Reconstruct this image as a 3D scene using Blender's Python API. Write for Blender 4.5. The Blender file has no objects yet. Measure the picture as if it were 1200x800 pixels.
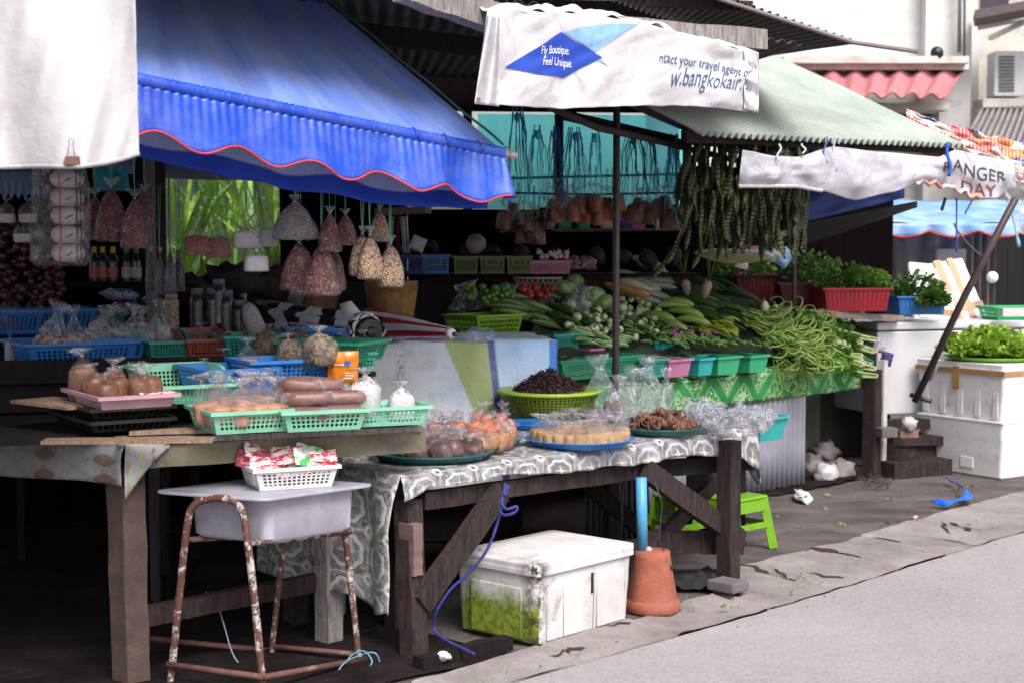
import bpy, math, random
from mathutils import Vector, Matrix, Euler, noise
random.seed(7)
R = math.radians
C = bpy.context.scene.collection
# ---------------------------------------------------------------- camera frame
F, HC, YH = 1850.0, 1.72, 280.0
PT = math.atan((400 - YH) / F); CP, SP = math.cos(PT), math.sin(PT)
def slopes(px, py):
    yc = (400 - py) / F
    y = CP + yc * SP; z = -SP + yc * CP
    return (px - 600) / F / y, z / y
def at(px, py, d):
    a, b = slopes(px, py); return Vector((a * d, d, HC + b * d))
def G(px, py, z=0.0):
    a, b = slopes(px, py); d = (z - HC) / b
    return Vector((a * d, d, z))
OX, OY, K = -0.40, 6.49, math.sqrt(0.5)
def W(s, t, z=0.0): return Vector((OX + (s - t) * K, OY + (s + t) * K, z))
def T(px, py, t):
    a, b = slopes(px, py); d = (t + (OY - OX) * K) / (K * (1 - a))
    return Vector((a * d, d, HC + b * d))
def st(p): return ((p.x - OX + p.y - OY) * K, (p.y - OY - p.x + OX) * K)
def SL(px, py, t0=1.5, z0=0.9, g=0.39):      # sloping display board of the vegetable stall
    a, b = slopes(px, py)
    # z = z0 + g*(t - t0), t = (y-OY-x+OX)*K
    d = (z0 - g * t0 + g * (OX - OY) * K - HC) / (b - g * K * (1 - a))
    return Vector((a * d, d, HC + b * d))
# ---------------------------------------------------------------- objects
def tag(o, label=None, cat=None, group=None, kind=None):
    if label: o['label'] = label
    if cat: o['category'] = cat
    if group: o['group'] = group
    if kind: o['kind'] = kind
    return o
def thing(name, label, cat, loc=(0, 0, 0), rz=0.0, group=None):
    o = bpy.data.objects.new(name, None); C.objects.link(o)
    o.location = loc; o.rotation_euler = (0, 0, rz); o.empty_display_size = .05
    return tag(o, label, cat, group)
def copy_tree(o, parent=None):
    c = o.copy(); C.objects.link(c)
    if parent is not None: c.parent = parent
    for ch in list(o.children): copy_tree(ch, c)
    return c
class Kit:
    """a proto that is used first, then copied"""
    def __init__(s, fn): s.fn, s.o, s.used = fn, None, False
    def put(s, loc, rot=(0, 0, 0), sc=1.0, label=None, group=None, cat=None):
        if s.o is None: s.o = s.fn()
        if s.used: o = copy_tree(s.o)
        else: o, s.used = s.o, True
        o.location = loc; o.rotation_euler = rot if not isinstance(rot, (int, float)) else (0, 0, rot)
        o.scale = (sc,) * 3 if isinstance(sc, (int, float)) else sc
        return tag(o, label, cat, group)
class MB:
    def __init__(s): s.v, s.f, s.m, s.uv = [], [], [], {}
    def add(s, vs, fs, mi=0, xf=None):
        b = len(s.v)
        s.v += [tuple(xf @ Vector(v)) if xf else tuple(v) for v in vs]
        s.f += [tuple(b + i for i in f) for f in fs]; s.m += [mi] * len(fs)
        return b
    def box(s, c, size, rz=0, mi=0, xf=None, taper=1.0):
        x, y, z = size[0] / 2, size[1] / 2, size[2] / 2
        vs = [(sx * x * (taper if sz < 0 else 1), sy * y * (taper if sz < 0 else 1), sz * z) for sz in (-1, 1) for sx, sy in ((-1, -1), (1, -1), (1, 1), (-1, 1))]
        m = Matrix.Translation(Vector(c)) @ Matrix.Rotation(rz, 4, 'Z')
        if xf: m = xf @ m
        s.add(vs, [(3, 2, 1, 0), (4, 5, 6, 7), (0, 1, 5, 4), (1, 2, 6, 5), (2, 3, 7, 6), (3, 0, 4, 7)], mi, m)
    def beam(s, p0, p1, w, h, mi=0, up=(0, 0, 1), seg=1, jit=0.0, seed=0):
        p0, p1 = Vector(p0), Vector(p1); d = (p1 - p0).normalized(); u = Vector(up)
        if abs(d.dot(u)) > .95: u = Vector((K, K, 0)) if abs(d.z) > .9 else Vector((0, 0, 1))
        x = d.cross(u).normalized(); y = x.cross(d).normalized()
        rnd = random.Random(seed); vs = []; fs = []
        for i in range(seg + 1):
            c = p0.lerp(p1, i / seg); j = 1 + rnd.uniform(-jit, jit); k = 1 + rnd.uniform(-jit, jit)
            c = c + x * rnd.uniform(-jit, jit) * w * .5 + y * rnd.uniform(-jit, jit) * h * .5
            for a, b in ((-1, -1), (1, -1), (1, 1), (-1, 1)): vs.append(c + x * a * w / 2 * j + y * b * h / 2 * k)
        for i in range(seg):
            for q in range(4): fs.append((i * 4 + q, i * 4 + (q + 1) % 4, i * 4 + 4 + (q + 1) % 4, i * 4 + 4 + q))
        fs += [(3, 2, 1, 0), tuple(seg * 4 + q for q in range(4))]
        s.add(vs, fs, mi)
    def tube(s, pts, r, n=8, mi=0, cap=True):
        pts = [Vector(p) for p in pts]; N = len(pts); rs = r if isinstance(r, (list, tuple)) else [r] * N
        vs, fs = [], []; ref = None
        for i, p in enumerate(pts):
            d = (pts[min(i + 1, N - 1)] - pts[max(i - 1, 0)])
            d = d.normalized() if d.length > 1e-9 else Vector((0, 0, 1))
            if ref is None: ref = Vector((0, 0, 1)) if abs(d.z) < .9 else Vector((1, 0, 0))
            x = d.cross(ref).normalized(); y = x.cross(d).normalized(); ref = y
            for k in range(n):
                a = 2 * math.pi * k / n; vs.append(p + (x * math.cos(a) + y * math.sin(a)) * rs[i])
        for i in range(N - 1):
            for k in range(n): fs.append((i * n + k, i * n + (k + 1) % n, i * n + n + (k + 1) % n, i * n + n + k))
        if cap: fs += [tuple(range(n))[::-1], tuple((N - 1) * n + k for k in range(n))]
        s.add(vs, fs, mi)
    def lathe(s, prof, n=24, mi=0, xf=None, sq=0.0, wob=0.0, seed=0):
        vs, fs = [], []
        for i, (r, z) in enumerate(prof):
            for k in range(n):
                a = 2 * math.pi * k / n; q = 1.0
                if sq: q = (abs(math.cos(a)) ** (2 + sq) + abs(math.sin(a)) ** (2 + sq)) ** (-1 / (2 + sq))
                if wob: q *= 1 + wob * noise.noise(Vector((math.cos(a) * 2 + seed * 7.3, math.sin(a) * 2, z * 14)))
                vs.append((r * math.cos(a) * q, r * math.sin(a) * q, z))
        for i in range(len(prof) - 1):
            for k in range(n): fs.append((i * n + k, i * n + (k + 1) % n, i * n + n + (k + 1) % n, i * n + n + k))
        if prof[0][0] > 1e-4: fs.append(tuple(range(n))[::-1])
        if prof[-1][0] > 1e-4: fs.append(tuple((len(prof) - 1) * n + k for k in range(n)))
        s.add(vs, fs, mi, xf)
    def grid(s, fn, nu, nv, mi=0, uv=True):
        b = len(s.v); vs = [fn(i / nu, j / nv) for j in range(nv + 1) for i in range(nu + 1)]
        fs = [(j * (nu + 1) + i, j * (nu + 1) + i + 1, (j + 1) * (nu + 1) + i + 1, (j + 1) * (nu + 1) + i) for j in range(nv) for i in range(nu)]
        s.add(vs, fs, mi)
        if uv:
            for j in range(nv + 1):
                for i in range(nu + 1): s.uv[b + j * (nu + 1) + i] = (i / nu, j / nv)
    def blob(s, c, r, n=10, mi=0, amp=.12, fr=2.0, seed=0, xf=None):
        c = Vector(c); rx, ry, rz = (r, r, r) if isinstance(r, (int, float)) else r
        vs, fs = [], []
        m = n // 2 + 1
        for i in range(m + 1):
            th = math.pi * i / m
            for k in range(n):
                a = 2 * math.pi * k / n; d = Vector((math.sin(th) * math.cos(a), math.sin(th) * math.sin(a), math.cos(th)))
                q = 1 + amp * noise.noise(d * fr + Vector((seed * 3.7, seed * 1.3, 0)))
                vs.append(c + Vector((d.x * rx, d.y * ry, d.z * rz)) * q)
        for i in range(m):
            for k in range(n):
                fs.append((i * n + k, i * n + n + k, i * n + n + (k + 1) % n, i * n + (k + 1) % n))
        s.add(vs, fs, mi, xf)
    def build(s, name, mats, parent=None, smooth=True, loc=None, mod=None, ang=None, world=True):
        me = bpy.data.meshes.new(name); off = Vector((0, 0, 0))
        if parent is not None and world:
            p = parent
            while p is not None: off += Vector(p.location); p = p.parent
        if loc is not None: off = Vector(loc)
        me.from_pydata([(v[0] - off.x, v[1] - off.y, v[2] - off.z) for v in s.v], [], s.f)
        if not isinstance(mats, (list, tuple)): mats = [mats]
        for m in mats: me.materials.append(m)
        if len(mats) > 1: me.polygons.foreach_set('material_index', s.m)
        if s.uv:
            L = me.uv_layers.new(name='UVMap')
            vi = [0] * len(me.loops); me.loops.foreach_get('vertex_index', vi); flat = []
            for i in vi: flat += s.uv.get(i, (0, 0))
            L.data.foreach_set('uv', flat)
        me.validate(); 
        if smooth:
            me.shade_smooth()
            if ang is not None: me.set_sharp_from_angle(angle=R(ang))
        o = bpy.data.objects.new(name, me); C.objects.link(o)
        if parent is not None: o.parent = parent
        elif loc is not None: o.location = loc
        if mod:
            for k, v in mod.items():
                if k == 'solid': md = o.modifiers.new('thickness', 'SOLIDIFY'); md.thickness = v; md.offset = 0
                if k == 'bevel': md = o.modifiers.new('bevel', 'BEVEL'); md.width = v; md.segments = 2; md.limit_method = 'ANGLE'
                if k == 'sub': md = o.modifiers.new('sub', 'SUBSURF'); md.levels = v; md.render_levels = v
        return o
# ---------------------------------------------------------------- materials
class NT:
    def __init__(s, name):
        s.m = bpy.data.materials.new(name); s.m.use_nodes = True; s.t = s.m.node_tree; s.t.nodes.clear()
        s.out = s.n('ShaderNodeOutputMaterial'); s._tc = None
    def n(s, typ, **kw):
        x = s.t.nodes.new(typ)
        for k, v in kw.items(): setattr(x, k, v)
        return x
    def l(s, a, b): s.t.links.new(a, b)
    def tc(s, w='Object'):
        if s._tc is None: s._tc = s.n('ShaderNodeTexCoord')
        return s._tc.outputs[w]
    def set(s, inp, v):
        if hasattr(v, 'is_output') or isinstance(v, bpy.types.NodeSocket): s.l(v, inp)
        else: inp.default_value = (tuple(v) + (1,) if isinstance(v, (list, tuple)) and len(v) == 3 and inp.type == 'RGBA' else v)
    def math(s, op, a, b=0.0, c=0.0, clamp=False):
        x = s.n('ShaderNodeMath', operation=op); x.use_clamp = clamp
        for i, v in enumerate((a, b, c)): s.set(x.inputs[i], v)
        return x.outputs[0]
    def mix(s, f, a, b, blend='MIX'):
        x = s.n('ShaderNodeMix', data_type='RGBA', blend_type=blend)
        s.set(x.inputs[0], f); s.set(x.inputs[6], a); s.set(x.inputs[7], b); return x.outputs[2]
    def noise(s, scale=5, detail=4, rough=.6, co=None, dist=0.0):
        x = s.n('ShaderNodeTexNoise'); x.inputs['Scale'].default_value = scale; x.inputs['Detail'].default_value = detail
        x.inputs['Roughness'].default_value = rough; x.inputs['Distortion'].default_value = dist
        s.l(co if co is not None else s.tc(), x.inputs['Vector']); return x.outputs[0]
    def mapv(s, sc=(1, 1, 1), co=None, rot=(0, 0, 0), loc=(0, 0, 0)):
        x = s.n('ShaderNodeMapping'); x.inputs['Scale'].default_value = sc; x.inputs['Rotation'].default_value = rot; x.inputs['Location'].default_value = loc
        s.l(co if co is not None else s.tc(), x.inputs['Vector']); return x.outputs[0]
    def vor(s, scale=20, feat='F1', co=None, rnd=1.0):
        x = s.n('ShaderNodeTexVoronoi', feature=feat); x.inputs['Scale'].default_value = scale; x.inputs['Randomness'].default_value = rnd
        s.l(co if co is not None else s.tc(), x.inputs['Vector']); return x
    def ramp(s, f, lo, hi, a=0.0, b=1.0):
        x = s.n('ShaderNodeMapRange'); x.clamp = True
        s.set(x.inputs[0], f); x.inputs[1].default_value = lo; x.inputs[2].default_value = hi; x.inputs[3].default_value = a; x.inputs[4].default_value = b
        return x.outputs[0]
    def sep(s, co=None):
        x = s.n('ShaderNodeSeparateXYZ'); s.l(co if co is not None else s.tc(), x.inputs[0]); return x.outputs
    def rnd(s): return s.n('ShaderNodeObjectInfo').outputs['Random']
    def bump(s, h, st=.4, d=.01):
        x = s.n('ShaderNodeBump'); x.inputs['Strength'].default_value = st; x.inputs['Distance'].default_value = d; s.l(h, x.inputs['Height']); return x.outputs[0]
    def bsdf(s, col, rough=.6, metal=0.0, spec=.5, nrm=None, sheen=0, trans=0.0, coat=0.0, emit=None):
        x = s.n('ShaderNodeBsdfPrincipled')
        s.set(x.inputs['Base Color'], col); s.set(x.inputs['Roughness'], rough); s.set(x.inputs['Metallic'], metal)
        s.set(x.inputs['Specular IOR Level'], spec); s.set(x.inputs['Sheen Weight'], sheen); s.set(x.inputs['Transmission Weight'], trans); s.set(x.inputs['Coat Weight'], coat)
        if nrm is not None: s.l(nrm, x.inputs['Normal'])
        return x.outputs[0]
    def mixsh(s, f, a, b):
        x = s.n('ShaderNodeMixShader'); s.set(x.inputs[0], f); s.l(a, x.inputs[1]); s.l(b, x.inputs[2]); return x.outputs[0]
    def done(s, sh): s.l(sh, s.out.inputs[0]); return s.m
MC = {}
def mk(key, fn):
    if key not in MC: MC[key] = fn()
    return MC[key]
def plain(name, c, rough=.5, var=.25, scale=6, bump=.15, dirt=None, dirtamt=.4, metal=0.0, spec=.5, rnd=.0, fine=60, sheen=0.0):
    def f():
        t = NT(name); n = t.noise(scale, 5, .65)
        c2 = tuple(max(0, x * (1 - var)) for x in c); c3 = tuple(min(1, x * (1 + var * .5)) for x in c)
        col = t.mix(t.ramp(n, .3, .7), c2, c3)
        if rnd: col = t.mix(t.math('MULTIPLY', t.rnd(), rnd), col, tuple(x * .45 for x in c))
        if dirt:
            dn = t.noise(scale * .7 + 3, 8, .75, dist=.6)
            col = t.mix(t.ramp(dn, .62 - dirtamt * .3, .75, 0, .85), col, dirt)
        nn = t.bump(t.noise(fine, 5, .7), bump, .01)
        return t.done(t.bsdf(col, t.ramp(n, 0, 1, rough * .8, min(1, rough * 1.2)), metal, spec, nn, sheen))
    return mk(name, f)
def wood(name, c1=(.055, .037, .036), c2=(.011, .008, .009), rough=.85):
    def f():
        t = NT(name); co = t.mapv((1, 1, 1)); n = t.noise(4, 3)
        # grain stretched along all but the fine axis : uses warped wave bands
        wv = t.n('ShaderNodeTexNoise'); wv.inputs['Scale'].default_value = 9; wv.inputs['Detail'].default_value = 9; wv.inputs['Roughness'].default_value = .8
        t.l(t.mapv((5, 5, .7)), wv.inputs['Vector'])
        col = t.mix(t.ramp(wv.outputs[0], .35, .62), c2, c1)
        col = t.mix(t.ramp(t.noise(14, 6, .8), .58, .72, 0, .6), col, tuple(min(1, x * 2.2) for x in c1))
        return t.done(t.bsdf(col, rough, nrm=t.bump(wv.outputs[0], .6, .01), spec=.2))
    return mk(name, f)
def grain(name, c1, c2, scale=60, rough=.5, c3=None, coat=.08):
    def f():
        t = NT(name); v = t.vor(scale); h = t.n('ShaderNodeSeparateColor'); t.l(v.outputs['Color'], h.inputs[0])
        col = t.mix(h.outputs[0], c1, c2)
        if c3: col = t.mix(t.ramp(h.outputs[1], .75, .8), col, c3)
        col = t.mix(t.ramp(v.outputs['Distance'], .35, .75, 0, .7), col, tuple(x * .3 for x in c1))
        return t.done(t.bsdf(col, rough, nrm=t.bump(t.math('MULTIPLY', v.outputs['Distance'], -1.0), .9, .006), coat=coat))
    return mk(name, f)
def film(name='clear_film', c=(.9, .92, .95), op=.03, scale=18):
    def f():
        t = NT(name); tr = t.n('ShaderNodeBsdfTransparent'); n = t.noise(scale, 6, .75, dist=.8)
        b = t.bump(n, .9, .03)
        g = t.n('ShaderNodeBsdfGlossy'); g.inputs['Roughness'].default_value = .09; t.l(b, g.inputs['Normal']); g.inputs[0].default_value = (.9, .9, .95, 1)
        d = t.n('ShaderNodeBsdfDiffuse'); d.inputs[0].default_value = c + (1,); t.l(b, d.inputs['Normal'])
        tl = t.n('ShaderNodeBsdfTranslucent'); tl.inputs[0].default_value = c + (1,)
        fr = t.n('ShaderNodeLayerWeight'); fr.inputs[0].default_value = .45; t.l(b, fr.inputs['Normal'])
        dd = t.mixsh(.35, d.outputs[0], tl.outputs[0])
        a = t.mixsh(t.math('MULTIPLY', t.ramp(n, .5, .72, .15, 5.0), op), tr.outputs[0], dd)
        return t.done(t.mixsh(t.ramp(fr.outputs['Facing'], .3, 1, .05, .4), a, g.outputs[0]))
    return mk(name, f)
def cloth2(name, colfn, rough=.8, bump=.3, bscale=9, spec=.3, trans=0.0, tcol=None, sheen=0.0):
    """material whose colour is computed by colfn(NT) (usually from the UVs)"""
    def f():
        t = NT(name); col = colfn(t)
        b = t.bump(t.noise(bscale, 6, .65), bump, .03)
        sh = t.bsdf(col, rough, spec=spec, nrm=b, sheen=sheen)
        if trans:
            tl = t.n('ShaderNodeBsdfTranslucent'); t.set(tl.inputs[0], tcol if tcol else col); sh = t.mixsh(trans, sh, tl.outputs[0])
        return t.done(sh)
    return mk(name, f)
def uvs(t): return t.sep(t.tc('UV'))
def stepf(t, x, e, w=.01): return t.ramp(x, e - w, e + w)
def band(t, x, lo, hi, w=.01): return t.math('MULTIPLY', stepf(t, x, lo, w), t.math('SUBTRACT', 1.0, stepf(t, x, hi, w)))
def rgbs(t, f): return f

DARKWOOD = wood('weathered_dark_wood'); 
PALEWOOD = wood('pale_worn_wood', (.36, .25, .17), (.15, .1, .07))
GREYWOOD = wood('grey_worn_wood', (.34, .31, .3), (.11, .095, .095))
BLACKWOOD = wood('shade_black_wood', (.016, .012, .012), (.005, .004, .005))  # near-black wood: the deep shade inside the stalls is put into its colour
# ================================================================ SETTING
def lerp_(a, b, t): return a + (b - a) * t
def ground_mats():
    def road():
        t = NT('concrete_road'); big = t.noise(.8, 5, .6); fine = t.noise(60, 6, .8)
        st_ = t.n('ShaderNodeTexNoise'); st_.inputs['Scale'].default_value = 1.0; st_.inputs['Detail'].default_value = 8; st_.inputs['Roughness'].default_value = .75
        t.l(t.mapv((1.2, 14, 1), rot=(0, 0, R(-45))), st_.inputs['Vector'])
        col = t.mix(t.ramp(big, .3, .7), (.22, .19, .205), (.33, .295, .31))
        col = t.mix(t.ramp(st_.outputs[0], .4, .6, 0, .35), col, (.27, .24, .25))
        col = t.mix(t.ramp(fine, .4, .62, .0, .6), col, (.46, .42, .43))
        col = t.mix(t.ramp(t.noise(1.6, 9, .8, dist=1), .6, .72, 0, .5), col, (.15, .115, .12))
        return t.done(t.bsdf(col, .85, nrm=t.bump(t.math('ADD', fine, t.math('MULTIPLY', st_.outputs[0], 2)), .35, .01), spec=.25))
    def pave():
        t = NT('dirty_pavement'); big = t.noise(1.7, 9, .75, dist=.5, co=t.mapv((1, 2.2, 1), rot=(0, 0, R(-45)))); fine = t.noise(45, 7, .8)
        col = t.mix(t.ramp(big, .36, .62), (.045, .034, .034), (.17, .143, .14))
        col = t.mix(t.ramp(fine, .4, .65, 0, .5), col, (.13, .105, .1))
        col = t.mix(t.ramp(t.noise(5, 8, .8), .62, .72, 0, .55), col, (.05, .045, .03))
        return t.done(t.bsdf(col, t.ramp(big, .3, .6, .55, .9), nrm=t.bump(t.math('ADD', fine, big), .6, .02), spec=.3))
    def kerb():
        t = NT('worn_kerb_concrete'); big = t.noise(2.2, 8, .7); fine = t.noise(50, 7, .8)
        col = t.mix(t.ramp(big, .35, .65), (.21, .175, .17), (.39, .35, .355))
        col = t.mix(t.ramp(fine, .4, .7, 0, .5), col, (.2, .17, .16))
        col = t.mix(t.ramp(t.noise(4, 8, .8, dist=1), .6, .7, 0, .7), col, (.09, .075, .06))
        return t.done(t.bsdf(col, .88, nrm=t.bump(t.math('ADD', fine, big), .6, .02), spec=.25))
    return mk('road', road), mk('pave', pave), mk('kerb', kerb)
M_ROAD, M_PAVE, M_KERB = ground_mats()
pr = [G(801, 739), G(1200, 619), G(554, 800)]; pk = [G(864, 664), G(1175, 582), G(483, 800)]
def fit(ps):
    ss = [st(p) for p in ps]; return sum(a[1] for a in ss) / len(ss), ss
tr_, _a = fit(pr); tk_, _b = fit(pk)
print('road t', tr_, _a); print('kerb t', tk_, _b)
TR, TK = -.56, -.3
def pwl(k, x):
    if x <= k[0][0]: return k[0][1]
    for (a, b), (c, d) in zip(k, k[1:]):
        if x <= c: q = (x - a) / (c - a); q = q * q * (3 - 2 * q); return b + (d - b) * q
    return k[-1][1]
def tr(s): return pwl([(-1, -.55), (1, -.55), (4.4, -.45), (12, -.3)], s) + .02 * noise.noise(Vector((s * 1.3, 1.1, 5))) + .012 * noise.noise(Vector((s * 7, 1.1, 5)))
def tk(s): return pwl([(-.6, -.36), (1.1, -.27), (1.7, -.2), (2.15, .07), (3.2, .1), (5.4, .2), (12, .4)], s) + .025 * noise.noise(Vector((s * 1.9, 4.1, 2))) + .012 * noise.noise(Vector((s * 8, 4.1, 2)))
SLAB = [-1.2, -.35, .42, 1.05, 1.75, 2.3, 2.95, 3.5, 4.2, 4.9, 5.8, 6.8, 8]
def kz(s, v):      # kerb height: tilted, slightly lifted slabs
    j = sum(1 for x in SLAB if s > x); r_ = random.Random(j * 7 + 3); a_, b_ = r_.uniform(-.012, .016), r_.uniform(-.02, .02)
    e = min([abs(s - x - .05 * math.sin(v * 3)) for x in SLAB]); g = -.022 * max(0, 1 - e / .018)
    return -.02 + .03 * v + a_ * math.sin(v * math.pi) + b_ * (v - .5) * .6 + .007 * noise.noise(Vector((s * 5, v * 2, 1))) + g
m = MB(); m.grid(lambda u, v: (lambda s: W(s, lerp_(-60, tr(s) - .004, 1 - (1 - v) ** 3), -.022))(-30 + 60 * u), 1200, 14)
tag(m.build('road', M_ROAD), kind='structure')
m = MB()
def kf(u, v): s = -4 + 24 * u; return W(s, lerp_(tr(s) + .004, tk(s), v), kz(s, v))
m.grid(kf, 2000, 10); tag(m.build('kerb', M_KERB), kind='structure')
m = MB(); m.grid(lambda u, v: (lambda s: W(s, tk(s) + .006 + 40 * v ** 3, (.012 * noise.noise(Vector((s * .8, 40 * v ** 3, 1))) - .006)))(-14 + 50 * u), 1000, 40)
tag(m.build('pavement', M_PAVE), kind='structure')
m = MB(); m.grid(lambda u, v: Vector((-300 + 600 * u, -200 + 700 * v, -.12)), 4, 4)
tag(m.build('ground', plain('far_ground', (.2, .17, .16), .9)), kind='structure')
# cracks between the kerb slabs: thin dark ragged grooves
CRK = plain('crack_dirt', (.035, .028, .025), .95, bump=.3)
def crack(p0, p1, w, seed):
    m = MB(); rnd = random.Random(seed); n = 14
    def f(u, v):
        p = Vector(p0).lerp(Vector(p1), u); d = (Vector(p1) - Vector(p0)).normalized(); q = Vector((-d.y, d.x, 0))
        wob = .05 * noise.noise(Vector((u * 3 + seed, seed * 1.7, 0))) + .005 * noise.noise(Vector((u * 14 + seed, 3, 0)))
        ww = w * (.8 + noise.noise(Vector((u * 3, seed * 1.3, 2))) * .8) * min(1, 6 * u, 6 * (1 - u) + .05)
        return p + q * (wob + (v - .5) * ww) + Vector((0, 0, .006 if v == .5 else .0))
    m.grid(f, n * 2, 2); return m
for i, (a, b, w) in enumerate([((1022, 634), (1080, 641), .09), ((945, 644), (1008, 657), .09), ((862, 664), (902, 672), .08), ((945, 672), (990, 677), .06), ((1115, 612), (1135, 620), .09), ((905, 668), (935, 680), .05), ((820, 690), (870, 700), .06), ((760, 718), (800, 716), .06), ((690, 738), (740, 735), .06), ((1090, 630), (1146, 637), .04), ((1105, 612), (1112, 625), .05), ((640, 770), (690, 762), .05)]):
    m = crack(G(*a, -.01), G(*b, -.01), w * .42, i + 1)
    for q_ in range(len(m.v)):
        s_, t_ = st(Vector(m.v[q_])); v_ = (t_ - tr(s_)) / (tk(s_) - tr(s_)); zz_ = kz(s_, v_) if 0 < v_ < 1 else (-.022 if v_ <= 0 else -.004)
        m.v[q_] = (m.v[q_][0], m.v[q_][1], zz_ + .006)
    tag(m.build('kerb_crack', CRK), kind='structure')
m = MB(); m.grid(lambda u, v: (lambda s: W(s, tk(s) + (v - .5) * (.008 + .05 * max(0, noise.noise(Vector((s * 2.2, 1, 7))))), .004))(-3 + 20 * u), 900, 1)
tag(m.build('pavement_joint_dirt', CRK), kind='structure')
m = MB(); m.grid(lambda u, v: (lambda s: W(s, tr(s) + (v - .5) * (.002 + .022 * max(0, noise.noise(Vector((s * 2.9, 1, 17))))), -.0165))(-3 + 20 * u), 900, 1)
tag(m.build('road_joint_dirt', CRK), kind='structure')

# ---------------------------------------------------------------- corrugated sheets
def corr_sheet(p00, p10, p01, p11, waves, amp, thick=.004, nv=6, per=8):
    """p00->p10 across the waves, p00->p01 along them"""
    m = MB(); p00, p10, p01, p11 = map(Vector, (p00, p10, p01, p11))
    nrm = (p10 - p00).cross(p01 - p00).normalized()
    if nrm.z < 0: nrm = -nrm
    def f(u, v):
        p = p00.lerp(p10, u).lerp(p01.lerp(p11, u), v)
        return p + nrm * (amp * math.sin(2 * math.pi * waves * u) + .012 * noise.noise(p * 1.5))
    m.grid(f, int(waves * per), nv); return m
def metal_roof(name, base, rust=(.16, .07, .04), ra=.5):
    def f():
        t = NT(name); n = t.noise(2.5, 8, .7); n2 = t.noise(16, 7, .75)
        col = t.mix(t.ramp(n, .35, .65), tuple(x * .72 for x in base), base)
        col = t.mix(t.ramp(n2, .6, .72, 0, ra), col, rust)
        return t.done(t.bsdf(col, .65, metal=0.0, nrm=t.bump(n2, .2, .01), spec=.35))
    return mk(name, f)
GREENROOF = metal_roof('faded_green_roof_metal', (.42, .47, .42), (.24, .2, .15), .6)
DARKROOF = metal_roof('dark_roof_metal', (.055, .042, .046), (.05, .025, .02), .5)
GREYROOF = metal_roof('grey_roof_metal', (.2, .2, .2), (.14, .09, .08), .5)
E1, E2 = at(819, 157, 9.42), at(1132, 172, 10.8)
DR = at(870, 50, 12.0) - at(1132, 172, 10.8)
A1 = E1 - (E2 - E1).normalized() * 0
rt = thing('corrugated_roof', 'pale green corrugated metal roof sloping down over the vegetable stall', 'roof', W(3, 2, 2.3))
corr_sheet(E1, E2, E1 + DR, E2 + DR, 42, .02).build('metal_sheet', GREENROOF, rt, mod={'solid': .003})
m = MB(); m.beam(E1 + DR * .06 + Vector((0, 0, -.06)), E2 + DR * .06 + Vector((0, 0, -.06)), .05, .07, seg=8, jit=.1); m.build('eave_batten', DARKWOOD, rt, smooth=False)
m = MB(); m.beam(E1 + DR * .55 + Vector((0, 0, -.06)), E2 + DR * .55 + Vector((0, 0, -.06)), .05, .07); m.build('batten', DARKWOOD, rt, smooth=False)
rt = thing('rear_roof', 'dark rear slope of the roof over the vegetable stall', 'roof', W(4, 5, 2.5))
corr_sheet(E1 + DR + Vector((-.3, .02, -.03)), E2 + DR + Vector((-.05, .02, -.03)), Vector((2.2, 13.3, 2.3)), Vector((3.6, 14.5, 2.22)), 30, .012, per=6).build('metal_sheet', DARKROOF, rt, mod={'solid': .003})
# flat dark roof above the middle stall (its underside is seen)
rt = thing('stall_roof', 'dark corrugated roof whose underside shows behind the blue canopy', 'roof', W(1, 2, 2.75))
corr_sheet(W(-7, .0, 2.74), W(2.7, -.02, 2.74), Vector((-6.5, 10.6, 3.0)), Vector((1.3, 12.75, 2.95)), 100, .012, per=5).build('metal_sheet', DARKROOF, rt, mod={'solid': .003})
for tt in (.9, 2.0, 2.9):
    m = MB(); m.beam(W(-6, tt, 2.68), W(2.2 - tt * .28, tt, 2.68), .06, .09); m.build('rafter', BLACKWOOD, rt, smooth=False)
rt = thing('timber_beam', 'rough grey timber beam carrying the white printed banner', 'beam', T(570, 30, -.05))
m = MB(); m.beam(T(470, -16, -.05), T(580, 22, -.05), .09, .12, seg=10, jit=.06, seed=3); m.beam(T(580, 22, -.05), T(893, 47, -.05), .07, .1, seg=10, jit=.06, seed=4)
m.build('beam_timber', GREYWOOD, rt, smooth=False)
# upper grey roof at the right
rt = thing('rusty_roof', 'grey rusty corrugated roof end jutting out above the banner', 'roof', at(900, 30, 9.5))
corr_sheet(at(690, -60, 9.6), at(1003, 50, 9.3), at(690, -10, 10.6), at(905, 64, 10.6), 34, .014).build('metal_sheet', metal_roof('rusty_grey_metal', (.12, .1, .105), (.07, .04, .045), .6), rt, mod={'solid': .003})
m = MB(); m.tube([at(690, -50, 9.28), at(1000, 50, 9.28), at(1076, 61, 9.28)], .013, 8); m.build('edge_pipe', plain('dull_pipe', (.2, .17, .17), .5), rt)
m = MB(); m.beam(at(760, 2, 9.7), at(882, 8, 9.6), .05, .06); m.build('purlin', DARKWOOD, rt, smooth=False)
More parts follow.
